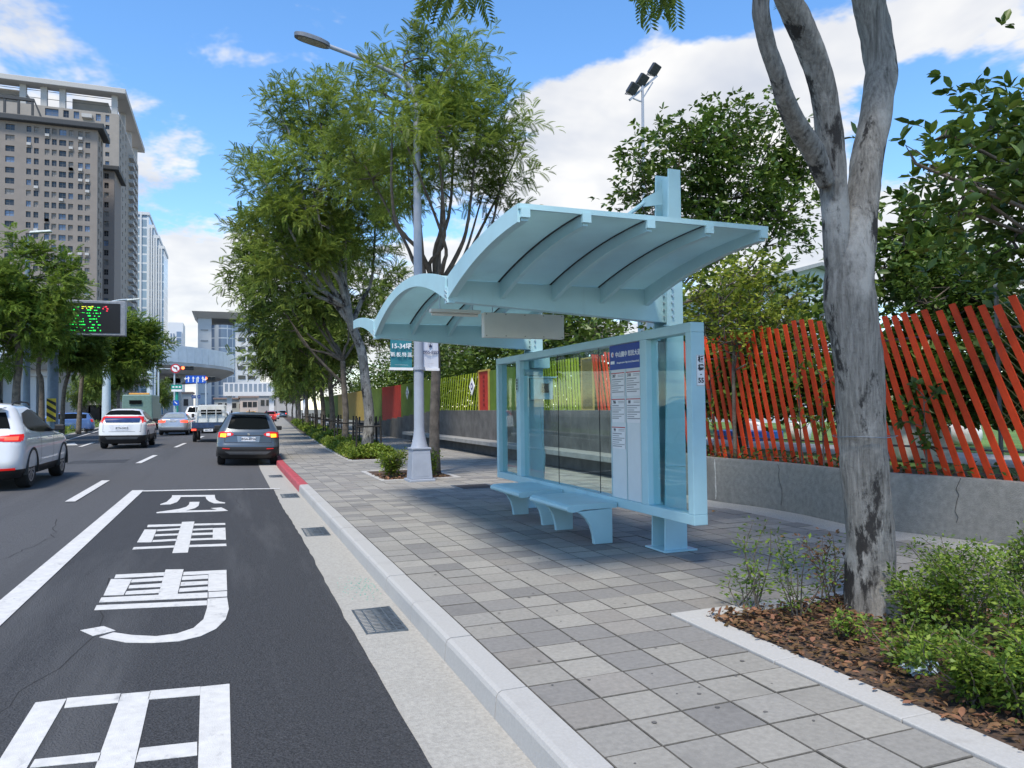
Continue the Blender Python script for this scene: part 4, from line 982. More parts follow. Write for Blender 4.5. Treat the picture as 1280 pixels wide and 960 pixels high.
# --- farther trees: one shape, turned for each place
def far_feather(name, label, m, seed, group):
    t = feather_tree(name, label, (0, 0, 0), [(0, 0, 6.2, 2.2, 2.2, 1.5), (1.6, .4, 5.2, 1.6, 1.6, 1.2), (-1.6, -.3, 5.4, 1.7, 1.6, 1.2), (.2, 1.5, 5.4, 1.5, 1.5, 1.2), (-.2, -1.6, 5.2, 1.6, 1.5, 1.2), (.4, -.2, 7.4, 1.4, 1.4, 1.0), (-1.0, .6, 4.2, 1.2, 1.2, .8), (1.2, -.8, 4.1, 1.2, 1.2, .8)],
        [(0, 0, -.05), (.08, 0, 1.2), (-.04, .05, 2.4), (0, 0, 3.2)], (.15, .1), 95, 3, 7, FR_LO, m, seed, spL=1.0, frL=.7, group=group)
    return t
ft = None
for i, (Y, dx, s) in enumerate([(54, 0, 1.0), (62, -.2, 1.05), (71, .1, .95), (81, -.2, 1.0), (92, 0, .95), (105, .2, 1), (122, 0, 1)]):
    lab = ['sixth', 'seventh', 'eighth', 'ninth', 'tenth', 'eleventh', 'last visible'][i]+' feathery tree of the receding pavement row'
    loc = (4.3+bend(Y)+dx, Y, 0)
    if ft is None: ft = far_feather('feathery_street_tree', lab, m_frondf, 31, G1); ft.location = loc
    else: dup(ft, loc, i*1.7, lab, scale=s)
for o in ft.children: o.location = (0, 0, 0)

# black timber stakes round the far trunks
m_stake = mat('black stake', (.022, .02, .018), .8, var=.3, scale=9)
st = thing('tree_stakes', 'x', 'tree stakes', (0, 0, 0), group='black stake frames round the trunks')
for (sx, sy) in ((-.42, -.42), (.42, -.42), (.42, .42), (-.42, .42)):
    b = MB(); b.tube([(sx, sy, 0), (sx*.92, sy*.92, 1.25)], .032, 6); b.build('stake', m_stake, st)
b = MB()
for k in range(4):
    c = [(-.42, -.42), (.42, -.42), (.42, .42), (-.42, .42)]; p, q = c[k], c[(k+1) % 4]; b.tube([(p[0]*.98, p[1]*.98, .95), (q[0]*.98, q[1]*.98, .95+.02*k)], .028, 6)
b.build('rail', m_stake, st)
first = True
for i, (Y, dx) in enumerate([(25.4, .0), (28.6, .5), (32, 0), (39, 0), (46, 0), (54, 0), (62, -.2)]):
    lab = ['black stake frame round the pale leaning trunk', 'black stake frame standing between the second and third trees', 'black stake frame round the third trunk of the row', 'black stake frame round the fourth trunk of the row', 'black stake frame round the fifth trunk of the row', 'black stake frame round the sixth trunk of the row', 'farthest black stake frame of the tree row'][i]
    loc = (4.35+bend(Y)+dx, Y, 0)
    if first: st.location = loc; st['label'] = lab; first = False
    else: dup(st, loc, 0, lab)

# --- foreground tree
ft_ = thing('foreground_tree', 'forked grey barked tree in the foreground bed', 'tree', (4.42, 4.2, 0), w=True)
def Y4(px, py, Y=4.2): return tuple(on_y(px, py, Y))
def limb_skin(mb, chain, n=20, seed=1):
    """lumpy limb with knots from a list of (px,py,diameter px,Y)"""
    r_ = random.Random(seed); pts = []; rad = []
    for (px, py, d, Y) in chain:
        p = Vector(on_y(px, py, Y)); dep = float(RM[2] @ (np.array(p)-np.array([0, 0, EYE]))); pts.append(p); rad.append(.88*d*dep/FPX/2)
    sp = smooth(pts, 7); m = len(sp); rr_ = smooth([(r, 0, 0) for r in rad], 7)
    o = len(mb.v); mb.tube(sp, [q.x*(1+r_.uniform(-.015, .015)) for q in rr_], n)
    for i in range(o, len(mb.v)):
        v = Vector(mb.v[i]); k = (i-o)//n; a = 2*PI*((i-o) % n)/n
        c = sp[min(k, m-1)]; dv = v-c
        f = 1+.045*math.sin(3*a+k*.35+seed)+.03*math.sin(5*a-k*.7)+r_.uniform(-.012, .012)
        if seed == 1 and k < 5: f *= 1+.10*(1-k/5)*(1+.6*math.sin(4*a+1))
        mb.v[i] = tuple(c+dv*f)
b = MB(); limb_skin(b, [(1092, 790, 84, 4.2), (1090, 740, 70, 4.2), (1086, 660, 64, 4.2), (1081, 590, 63, 4.2), (1076, 500, 66, 4.2), (1068, 420, 66, 4.2), (1062, 360, 68, 4.2), (1070, 300, 52, 4.2), (1078, 250, 44, 4.22), (1086, 190, 43, 4.25), (1096, 130, 42, 4.3), (1102, 85, 42, 4.35), (1094, 40, 42, 4.4), (1085, 0, 42, 4.4), (1078, -60, 38, 4.4), (1070, -150, 32, 4.5)], 22, 1)
b.build('trunk', m_bark, ft_, smooth=True)
b = MB(); limb_skin(b, [(1062, 400, 40, 4.22), (1048, 330, 36, 4.22), (1043, 260, 37, 4.22), (1040, 200, 38, 4.22), (1033, 140, 36, 4.2), (1020, 80, 36, 4.15), (1000, 30, 36, 4.1), (978, -15, 34, 4.05), (950, -90, 28, 4.0), (900, -190, 22, 4.0)], 18, 2); b.build('limb', m_bark, ft_, smooth=True)
b = MB(); limb_skin(b, [(1034, 230, 24, 4.18), (1016, 190, 30, 4.12), (990, 145, 28, 4.0), (974, 100, 24, 3.9), (960, 60, 23, 3.85), (952, 20, 24, 3.8), (950, -20, 23, 3.8), (935, -90, 18, 3.9)], 14, 3); b.build('limb', m_bark, ft_, smooth=True)
# knots, bark scars and the wire tied round the trunk
m_scar = mat('dark bark scar', (.055, .05, .046), .95, var=.3, scale=20, bump=.8)
mb = MB(); cz = on_y(1081, 545, 4.2); mb.tube([(cz[0]+.218*math.cos(a*PI/12), cz[1]+.218*math.sin(a*PI/12), cz[2]+.004*math.sin(a)) for a in range(25)], .0035, 5, cap=False); mb.build('wire', m_iron, ft_)
# crown overhead: plumes well above the picture, a few hanging into it
rngF = np.random.default_rng(77)
lob = [(4.9, 4.6, 7.2, 1.7, 1.7, 1.0), (3.0, 4.4, 7.0, 1.6, 1.6, 1.0), (5.8, 3.0, 7.0, 1.6, 1.6, .9), (3.6, 6.4, 7.3, 1.5, 1.5, .9), (2.6, 2.6, 7.0, 1.4, 1.4, .9), (6.2, 5.6, 7.5, 1.4, 1.4, .9)]
cl, dr = sample_lobes(lob, 45, rngF, .3)
hang = [Vector(on_y(565, -28, 5.6)), Vector(on_y(590, -34, 5.7)), Vector(on_y(825, -22, 5.2)), Vector(on_y(540, -40, 5.5)), Vector(on_y(805, -30, 5.2))]
b = MB(); limb_tree(b, None, lob, [Vector(on_y(1078, -60, 4.4)), Vector(on_y(1070, -150, 4.5))], None, cl, rngF)
for h in hang:
    s_ = Vector((3.2, 4.6, 6.4)); mdp = s_.lerp(h, .55)+Vector((0, 0, .25)); pth = smooth([s_, mdp, h], 5); b.tube(pth, [.03-.024*i/(len(pth)-1) for i in range(len(pth))], 5, cap=False)
b.build('branches', m_bark, ft_, smooth=True, fix=False)
P, D, S = plume(cl, dr, rngF, 3, 9, .8, .5, None)
hp = []; hd_ = []
for h in hang:
    for k in range(9): hp.append(np.array(h)+rngF.normal(0, .05, 3)); hd_.append(rngF.normal(0, .6, 3)+np.array([0, 0, -.75]))
P = np.vstack([P, hp]); D = np.vstack([D, hd_]); S = np.concatenate([S, np.full(len(hp), .34)])
link('crown', scatter_mesh('crown', FR_HI[0], FR_HI[1], P, frames(D, rng=rngF, roll=.25), S, m_frond), ft_)

# --- trees behind the fence
leaf_tree('broadleaf_tree', 'large dark glossy broadleaf tree behind the shelter roof', (11.7, 18, .6),
    [lobe(*a) for a in ((800, 205, 17.5, 38), (850, 190, 18, 50), (905, 175, 18, 48), (960, 185, 18.5, 50), (1000, 225, 18, 38), (840, 250, 18.5, 45), (915, 250, 18, 55), (975, 275, 17.5, 45), (925, 145, 18.5, 24), (790, 240, 18, 26), (880, 300, 18, 40))],
    [(11.7, 18, .5), (11.6, 18, 2.5), (11.7, 18, 4.2), (11.8, 18, 5.2)], (.2, .15), 330, 7, 7, LEAF2, .2, m_leafd, 41, group='broadleaf trees behind the fence', spread=.3)
leaf_tree('broadleaf_tree', 'large leaved broadleaf tree reaching in from the right edge', (13.6, 5.6, .6),
    [lobe(*a) for a in ((1255, 165, 5.4, 48), (1290, 230, 5.4, 58), (1225, 235, 5.2, 38), (1180, 215, 5.2, 28), (1265, 300, 5.6, 45), (1145, 205, 5.1, 16), (1190, 170, 5.2, 16), (1200, 262, 5.3, 24), (1360, 180, 5.4, 80))],
    [(13.6, 5.6, .5), (13.5, 5.5, 2.6), (13.3, 5.4, 4.2)], (.18, .13), 135, 7, 6, LEAF2, .16, m_leafd, 42, group='broadleaf trees behind the fence', spread=.26)
leaf_tree('broadleaf_tree', 'smaller dark broadleaf tree right of the foreground trunk', (14.2, 9.6, .6),
    [lobe(*a) for a in ((1130, 310, 9.4, 36), (1180, 320, 9.5, 34), (1150, 275, 9.6, 24), (1105, 335, 9.2, 24), (1215, 345, 9.6, 32), (1160, 350, 9.5, 40))],
    [(14.2, 9.6, .5), (14.1, 9.6, 2.4), (14, 9.5, 3.4)], (.14, .1), 130, 6, 6, LEAF2, .21, m_leafd, 43, group='broadleaf trees behind the fence', spread=.26)
leaf_tree('small_leaved_tree', 'rounded small leaved dark green tree above the right end of the red slats', (15.5, 8.6, .6),
    [lobe(*a) for a in ((1200, 365, 8.4, 34), (1240, 360, 8.6, 26), (1160, 380, 8.4, 30), (1225, 395, 8.4, 36))],
    [(15.5, 8.6, .5), (15.4, 8.6, 2.2), (15.4, 8.5, 2.8)], (.1, .08), 120, 9, 8, LEAF, .11, m_hedge, 44, group='broadleaf trees behind the fence', spread=.3)
for i, (x, Y, z, r, lab) in enumerate([(10.6, 13.5, 3.4, 1.7, 'dense dark tree behind the fence under the shelter roof'), (10.8, 22, 4.2, 2.0, 'dense dark tree behind the lime slats'), (11.2, 28, 4.6, 2.2, 'dense dark tree behind the far lime slats'),
                                      (11.4, 35, 4.8, 2.4, 'dense dark tree behind the dark green boards'), (11.6, 43, 4.8, 2.5, 'dense dark tree behind the bright red boards'), (12.2, 52, 5, 2.8, 'farthest dense dark tree behind the gold boards')]):
    lb = [(x, Y, z, r, r*1.2, r*.85), (x+.3, Y+r, z-.6, r*.9, r, r*.7), (x-.2, Y-r, z-.5, r*.9, r, r*.7), (x-.4, Y, z-1.2, r*.8, r*1.4, r*.7)]
    leaf_tree('dense_tree', lab, (x, Y, .6), lb, [(x, Y, .5), (x+.05, Y, 1.8), (x, Y, z-.6)], (.14, .1), 150, 7, 6, LEAF, .22, m_leafd, 50+i, group='dense trees behind the fence', spread=.4)
# low hedge behind the near slats
rngH = np.random.default_rng(90)
def hedge_block(name, label, x0, x1, y0, y1, z0, z1, n, size, m, leaf=LEAF, cat='hedge'):
    P = rngH.random((n, 3))*[x1-x0, y1-y0, z1-z0]+[x0, y0, z0]; top = z0+(z1-z0)*(.7+.3*np.sin(P[:, 1]*1.7+P[:, 0])*np.sin(P[:, 1]*.9+1.3)); P[:, 2] = z0+(P[:, 2]-z0)*(top-z0)/(z1-z0)
    D = rngH.normal(0, 1, (n, 3)); D[:, 2] = D[:, 2]*.5+.2
    return stuff(link(name, scatter_mesh(name, leaf[0], leaf[1], P, frames(D, rng=rngH, roll=.5), size*rngH.uniform(.6, 1.2, n), m)), label, cat)
hedge_block('yard_hedge', 'dark green hedge filling the yard behind the red slats', 9.75, 11.2, 1.5, 9.3, 1.2, 3.5, 14000, .2, m_leafd)
hedge_block('near_yard_hedge', 'dark green hedge behind the red slats left of the foreground trunk', 9.6, 10.8, 8.6, 14.5, 1.3, 3.3, 9000, .2, m_leafd)
hedge_block('ivy_mass', 'dark tangle of leaves behind the slats near the shelter', 9.0, 9.9, 10.5, 19, 1.3, 3.2, 6000, .17, m_leafd)
hedge_block('far_yard_hedge', 'tall dark hedge rising behind the green boards and far fence', 9.3, 10.6, 18, 66, 1.0, 5.0, 15000, .3, m_leafd)
# hedges in the pavement beds
n = 15000
def bed_hedge(name, label, y0, y1, xa, xb, h, n, size):
    P = rngH.random((n, 3)); y = y0+(y1-y0)*P[:, 0]**1.3; x = xa+(xb-xa)*P[:, 1]; z = .02+h*P[:, 2]**.6*(.65+.35*np.sin(y*1.9+x*2.3)*np.cos(x*3.1-y*.7))
    edge = np.minimum(1, np.minimum(x-xa, xb-x)/.3+.35)*np.minimum(1, (y-y0)/.4+.35); z = z*edge; x = x+np.array([bend(v) for v in y])
    D = rngH.normal(0, 1, (n, 3)); D[:, 2] = abs(D[:, 2])*.7+.2
    stuff(link(name, scatter_mesh(name, LEAF[0], LEAF[1], np.stack([x, y, z], 1), frames(D, rng=rngH, roll=.5), size*rngH.uniform(.6, 1.3, n), m_shrub2)), label, 'hedge')
m_shrub2 = mat('bed hedge leaf', (.17, .25, .03), .5, var=.25, scale=2, island=.45, transl=.35, spec=.35)
bed_hedge('bed_hedge', 'low bright green hedge planted under the tree row', 22.9, 34, 3.42, 5.0, .42, 15000, .10)
bed_hedge('far_bed_hedge', 'low hedge of the tree row further along the pavement', 33.8, 90, 3.42, 5.0, .5, 9000, .2)

# --- shrubs as single plants
def shrub(label, x, y, h, spread, nst, leaves, size, m, seed, lean=(0, 0), group='shrubs in the foreground bed', dry=0.0, name='shrub', z=0.0, leaf=LEAF, rs=.006):
    rng = np.random.default_rng(seed); t = thing(name, label, 'shrub', (x, y, z), group=group)
    b = MB(); P = []; D = []
    for k in range(nst):
        a = rng.uniform(0, 6.28); s = spread*rng.uniform(.35, 1); hh = h*rng.uniform(.55, 1)
        tip = Vector((math.cos(a)*s+lean[0]*hh, math.sin(a)*s+lean[1]*hh, hh)); mid = tip*.5+Vector((rng.normal(0, .04), rng.normal(0, .04), hh*.12))
        path = smooth([Vector((rng.normal(0, .03), rng.normal(0, .03), 0)), mid, tip], 4); b.tube(path, [rs*(1-.7*i/8) for i in range(len(path))], 4, cap=False)
        for q in range(leaves):
            tt = rng.uniform(.18, 1); i = min(int(tt*8), 7); p = path[i].lerp(path[i+1], tt*8-i); sd = rng.normal(0, 1, 3)
            # short side twig
            P.append(np.array(p)+sd*[.045, .045, .03]*(1.2-tt*.4)*min(1, h*2.2)); D.append(sd*[1, 1, .5]+[0, 0, .25])
    b.build('stems', m_barkd, t, fix=False)
    P = np.array(P); D = np.array(D); k = len(P); c = int(k*dry)
    S = size*rng.uniform(.55, 1.25, k)
    link('foliage', scatter_mesh('foliage', leaf[0], leaf[1], P[c:], frames(D[c:], rng=rng, roll=.5), S[c:], m), t)
    if c: link('dead_leaves', scatter_mesh('dead_leaves', leaf[0], leaf[1], P[:c], frames(D[:c], rng=rng, roll=.5), S[:c], m_dry), t)
    return t
FG = [((1000, 775), .62, .26, 11, 60, .042, 0, 'bushy shrub just left of the foreground trunk'), ((950, 765), .72, .16, 7, 42, .045, 0, 'tall thin sprig at the far left corner of the bed'),
      ((1035, 755), .55, .2, 9, 55, .042, .75, 'shrub with rust brown dead leaves beside the trunk'), ((930, 760), .38, .2, 8, 42, .042, 0, 'small leafy shrub at the pale corner of the bed'),
      ((1150, 790), .5, .3, 14, 80, .042, 0, 'rounded green shrub right of the trunk foot'), ((1130, 840), .36, .26, 12, 60, .04, 0, 'low sprawling shrub over the leaf litter'),
      ((1215, 800), .75, .3, 15, 75, .043, 0, 'tall bushy shrub with upright pale sprigs'), ((1265, 760), .8, .28, 12, 65, .043, 0, 'tallest shrub at the right edge of the bed'),
      ((1220, 880), .42, .3, 16, 85, .04, 0, 'dense green shrub low in the bed at right'), ((1290, 900), .5, .3, 16, 80, .042, 0, 'shrub cut by the right edge near the bottom'),
      ((1290, 830), .6, .3, 14, 70, .042, 0, 'shrub cut by the right edge halfway up the bed'), ((1060, 800), .25, .2, 8, 36, .036, .3, 'sparse wispy shrub at the front of the trunk'),
      ((1180, 745), .6, .28, 11, 60, .043, 0, 'shrub behind the trunk on the wall side')]
for i, (p, h, s, ns, lv, sz, dry, lab) in enumerate(FG):
    g_ = on_ground(*p); shrub(lab, g_[0], g_[1], h*(.95 if i < 4 else .8), s, int(ns*(.8 if i < 4 else 1.3)), int(lv*(1.1 if i < 4 else 1.5)), sz*.9, m_shrub, 100+i, dry=dry)
shrub('leafy shrub left of the lamp pedestal', 3.45, 16.6, .62, .34, 22, 60, .075, m_shrub2, 130, group='shrubs round the lamp post'); shrub('small shrub right of the lamp pedestal', 4.32, 16.5, .55, .25, 14, 45, .075, m_shrub2, 131, group='shrubs round the lamp post')
shrub('low shrub partly hidden behind the lamp pedestal', 3.7, 17.6, .5, .3, 12, 45, .075, m_shrub2, 132, group='shrubs round the lamp post')
# planter: small yellow-green tree, saplings, scrub
leaf_tree('small_ornamental_tree', 'airy yellow green small tree in the planter beside the shelter', (7.72, 10.0, .62),
    [lobe(*a) for a in ((905, 365, 10, 40), (870, 375, 10.1, 26), (950, 375, 9.8, 34), (985, 375, 9.7, 20), (920, 400, 9.9, 36), (880, 410, 10.2, 24), (975, 405, 9.7, 22), (930, 340, 10, 22))],
    [(7.72, 10.0, .6), (7.7, 9.98, 1.4), (7.72, 10.0, 2.1), (7.75, 10, 2.5)], (.035, .025), 125, 6, 5, LEAF, .095, m_leafy, 61, cat='tree', thick=.016, spread=.2)
def sapling(label, px, Xw, h, seed, n, size, m, leaf):
    p = on_x(px, 580, Xw); rng = np.random.default_rng(seed); t = thing('sapling', label, 'sapling', (Xw, p[1], .62), group='saplings in the planter')
    b = MB(); tip = Vector((rng.normal(0, .05), rng.normal(0, .06), h)); path = smooth([Vector((0, 0, 0)), tip*.5+Vector((.02, .03, 0)), tip], 4); b.tube(path, [.014-.001*i for i in range(len(path))], 5)
    P = []; D = []
    for k in range(7):
        q = path[3+k % 6]; e = q+Vector((rng.normal(0, .16), rng.normal(0, .16), rng.uniform(.05, .22))); b.tube([q, e], [.007, .003], 4, cap=False)
        for j in range(n//7): P.append(np.array(q.lerp(e, rng.uniform(.3, 1.1)))+rng.normal(0, .03, 3)); D.append(rng.normal(0, 1, 3)+[0, 0, .1])
    b.build('stem', m_barkd, t, smooth=True); P = np.array(P); link('foliage', scatter_mesh('foliage', leaf[0], leaf[1], P, frames(np.array(D), rng=rng, roll=.4), size*rng.uniform(.6, 1.1, len(P)), m), t)
sapling('broad leaved sapling in the planter right of the trunk', 1160, 7.75, 1.0, 71, 84, .14, m_hedge, LEAF2); sapling('thin sapling with reddish leaves left of the trunk', 1003, 7.72, 1.55, 72, 70, .11, m_leafy, LEAF2)
sapling('spindly bare stemmed sapling behind the screen end', 895, 7.66, 1.5, 73, 56, .10, m_leafy, LEAF2); sapling('slim sapling close left of the foreground trunk', 1030, 7.74, 1.3, 74, 60, .1, m_leafy, LEAF2)
rngS = np.random.default_rng(95); n = 1500
ys = rngS.uniform(2.5, 12, n); xs = np.array([wall_x(v) for v in ys])+.2+rngS.random(n)*.5; P = np.stack([xs, ys, .63+.22*rngS.random(n)**2.2], 1); D = rngS.normal(0, 1, (n, 3)); D[:, 2] = abs(D[:, 2])*.6
stuff(link('planter_scrub', scatter_mesh('planter_scrub', LEAF[0], LEAF[1], P[:1000], frames(D[:1000], rng=rngS), .07*rngS.uniform(.6, 1.4, 1000), m_hedge)), 'low green scrub along the top of the planter wall', 'ground cover')
stuff(link('planter_litter', scatter_mesh('planter_litter', LEAF[0], LEAF[1], P[1000:], frames(D[1000:], rng=rngS), .07*rngS.uniform(.6, 1.4, 500), m_dry)), 'dry brown leaves along the top of the planter wall', 'leaves')
# leaf litter of the foreground bed
n = 8000; P = np.stack([rngS.uniform(3.24, 5.3, n), 4.56-5.2*rngS.random(n)**1.3, .012+.035*rngS.random(n)], 1); D = rngS.normal(0, 1, (n, 3)); D[:, 2] *= .22
CURL = (np.array([(0, 0, 0), (.35, .24, .14), (.75, .2, .12), (1, 0, .04), (.5, 0, -.02), (.35, -.24, .10), (.75, -.2, .12)]), LEAF2[1])
stuff(link('leaf_litter', scatter_mesh('leaf_litter', CURL[0], CURL[1], P, frames(D, rng=rngS, roll=.25), (.024+.05*rngS.random(n)**2), m_dry)), 'brown fallen leaves covering the foreground bed', 'leaf litter')
n = 700; yb_ = rngS.random(n); P = np.vstack([np.stack([rngS.uniform(3.15, 4.6, 400), rngS.uniform(15.9, 17.4, 400), np.full(400, .02)], 1), np.stack([rngS.uniform(3.4, 4.9, 300), rngS.uniform(22.8, 24.2, 300), np.full(300, .02)], 1)]); D = rngS.normal(0, 1, (n, 3)); D[:, 2] *= .2
stuff(link('far_leaf_litter', scatter_mesh('far_leaf_litter', LEAF[0], LEAF[1], P, frames(D, rng=rngS, roll=.25), .09*rngS.uniform(.5, 1.3, n), m_dry)), 'fallen leaves in the beds round the lamp and hedge', 'leaf litter')
# a crumpled plastic bag left in the bed
g_ = on_ground(1150, 842); bm = bmesh.new(); bmesh.ops.create_icosphere(bm, subdivisions=3, radius=.07)
for v in bm.verts: v.co = Vector((v.co.x*1.6, v.co.y, v.co.z*.6))*random.uniform(.6, 1.25)
me = bpy.data.meshes.new('plastic_bag'); bm.to_mesh(me); bm.free(); me.materials.append(mat('crumpled plastic', (.55, .68, .78), .25, var=.2, scale=20)); o = link('plastic_bag', me); o.location = (g_[0], g_[1], .04); tag(o, 'crumpled pale blue plastic bag lying in the leaf litter', 'plastic bag')
for i, (px, py, lab) in enumerate([(976, 672, 'single yellow fallen leaf on the paving beyond the bed'), (890, 640, 'tiny brown fallen leaf on the paving by the planter wall'), (760, 655, 'small brown leaf lying beside the bench')]):
    g_ = on_ground(px, py); o = link('fallen_leaf', scatter_mesh('fallen_leaf', CURL[0], CURL[1], np.array([[0, 0, .004]]), frames(np.array([[1., .4, 0]]), roll=.05), [.09], mat('yellow leaf', (.5, .25, .05), .7))); o.location = g_; tag(o, lab, 'leaf', 'fallen leaves on the paving')
# school yard behind the slats
b = MB(); b.grid([[(9.2, y, .60), (60, y, .60)] for y in (-10, 0, 10, 30, 60)]); struct(b.build('lawn', mat('lawn', (.10, .19, .035), .9, var=.3, scale=2, bump=.6, bscale=80)))
b = MB(); b.grid([[(10.2+.02*y, y, .606), (12.5+.02*y, y, .606)] for y in (-6, 0, 6, 10, 14, 20, 30)]); struct(b.build('path', mat('yard path', (.46, .44, .42), .85, var=.12)))
def sack(px, py, s, lab):
    p = on_ground(px, py, .62); bm = bmesh.new(); bmesh.ops.create_cube(bm, size=1); bmesh.ops.subdivide_edges(bm, edges=bm.edges, cuts=5, use_grid_fill=True)
    r_ = random.Random(px)
    for v in bm.verts:
        d = v.co.normalized()*.62; v.co = v.co.lerp(d, .55)+Vector((r_.uniform(-.03, .03), r_.uniform(-.03, .03), r_.uniform(-.03, .03))); v.co.z *= .75
    me = bpy.data.meshes.new('sack'); bm.to_mesh(me); bm.free(); me.materials.append(mat('white woven sack', (.72, .71, .7), .7, var=.1, scale=12)); me.polygons.foreach_set('use_smooth', [True]*len(me.polygons))
    o = link('sack', me); o.scale = (s, s*.8, s); o.location = (p[0], p[1], .62+.36*s); o.rotation_euler = (0, 0, r_.uniform(0, 3)); tag(o, lab, 'sack', 'white sacks in the yard')
for a in ((1150, 575, .8, 'white sack just right of the foreground trunk behind the slats'), (1125, 565, .7, 'white sack half hidden by the foreground trunk'), (1000, 550, .6, 'white sack left of the trunk behind the slats'), (1205, 555, .6, 'small white sack by the lawn at right'), (940, 548, .6, 'white sack seen through the slats behind the ornamental tree')): sack(*a)
p = on_ground(935, 545, .7); b = MB(); b.bb(p[0]-.5, p[0]+.5, p[1]-.8, p[1]+.8, .61, .85); o = b.build('blue_crate', mat('blue plastic', (.02, .12, .45), .5), bevel=.03); tag(o, 'flat blue crate lying in the yard behind the slats', 'crate')

# ================================================================== vehicles
def paintm(name, c, flake=0.0): return mat(name, c, .28, flake, var=.015, scale=1.0, coat=.8)
m_cwhite = paintm('white car paint', (.66, .67, .68)); m_cgrey = paintm('blue grey car paint', (.075, .095, .115), .3); m_csilv = paintm('silver car paint', (.42, .43, .46), .5)
m_cblue = paintm('blue car paint', (.07, .14, .33)); m_cred = paintm('red car paint', (.4, .03, .03)); m_cyel = paintm('taxi yellow paint', (.75, .38, .02)); m_cgreen = mat('green truck paint', (.13, .22, .19), .5, var=.1)
m_clad = mat('black car plastic', (.018, .018, .019), .55, var=.1); m_cglass = mat('car glass', (.008, .01, .011), .12, var=.05, ior=1.06, spec=.2); m_tyre = mat('tyre rubber', (.016, .016, .017), .8, var=.1)
m_rim = mat('alloy rim', (.42, .43, .45), .3, .85, var=.03); m_tail = emis('tail lamp red', (.75, .015, .012), .25); m_tailon = emis('brake lamp lit', (1, .06, .03), 1.6); m_amber = emis('turn lamp lit', (1, .42, .02), 1.5)
m_lens = mat('clear lamp lens', (.7, .68, .68), .12, var=.05); m_plate = mat('number plate white', (.72, .74, .78), .4, var=.02); m_chrome = mat('chrome', (.6, .62, .65), .12, .95, var=.02); m_skid = mat('skid plate grey', (.10, .105, .11), .5)
m_under = mat('underbody', (.008, .008, .008), .9)
def outline(z, yr, yf, w, rr, rf, bow=.07):
    rr = min(rr, (yf-yr)*.4, w*.8); rf = min(rf, (yf-yr)*.4, w*.8); pts = []
    for k in range(7): x = (w-rr)*k/6; pts.append((x, yr+bow*(x/w)**2, z))
    yb = yr+bow*((w-rr)/w)**2
    for k in range(1, 7): a = PI/2*k/6; pts.append((w-rr+rr*math.sin(a), yb+rr-rr*math.cos(a), z))
    for k in range(1, 18): pts.append((w, yb+rr+(yf-rf-yb-rr)*k/18, z))
    for k in range(0, 7): a = PI/2*k/6; pts.append((w-rf+rf*math.cos(a), yf-rf+rf*math.sin(a), z))
    for k in range(1, 5): x = (w-rf)*(1-k/5); pts.append((x, yf+.05*(1-(x/w)**2), z))
    pts.append((0, yf+.05, z))
    return pts+[(-x, y, zz) for (x, y, zz) in pts[-2:0:-1]]
WHEELS = {}
def wheel_meshes(r, w, spokes):
    key = (r, w, spokes)
    if key in WHEELS: return WHEELS[key]
    b = MB(); k = .66*r; b.lathe([(k, -w/2+.01), (r*.93, -w/2), (r*.985, -w/2+.025), (r, -w/2+.05), (r, w/2-.05), (r*.985, w/2-.025), (r*.93, w/2), (k, w/2-.01)], 26, (0, 0, 0), 'x'); ty = b.mesh('tyre', m_tyre, True); ty.set_sharp_from_angle(angle=R(40))
    b = MB(); b.lathe([(k+.004, w/2-.03), (k+.004, w/2-.004), (k-.025, w/2-.006), (k-.03, w/2-.05)], 26, (0, 0, 0), 'x')
    for i in range(spokes):
        a = 2*PI*i/spokes
        for da in (-.09, .09): b.bar((w/2-.025, .05*math.cos(a), .05*math.sin(a)), (w/2-.022, (k-.01)*math.cos(a+da), (k-.01)*math.sin(a+da)), .024, .03, up=(1, 0, 0))
    b.lathe([(.055, w/2-.05), (.055, w/2-.012), (.03, w/2-.008)], 12, (0, 0, 0), 'x'); b.m = [0]*len(b.f)
    rm = b.mesh('rim', m_rim); b = MB(); b.lathe([(k-.005, w/2-.12), (k-.005, w/2-.055)], 20, (0, 0, 0), 'x'); hb = b.mesh('hub_well', m_under)
    WHEELS[key] = (ty, rm, hb); return WHEELS[key]
def catm(levels, n):
    P = [np.array(l, float) for l in levels]; out = []
    for i in range(len(P)-1):
        a, b, c, d = P[max(i-1, 0)], P[i], P[i+1], P[min(i+2, len(P)-1)]
        for k in range(n): t = k/n; q = .5*((2*b)+(c-a)*t+(2*a-5*b+4*c-d)*t*t+(3*b-a-3*c+d)*t**3); q[0] = b[0]+(c[0]-b[0])*t; out.append(q)
    out.append(P[-1]); return out
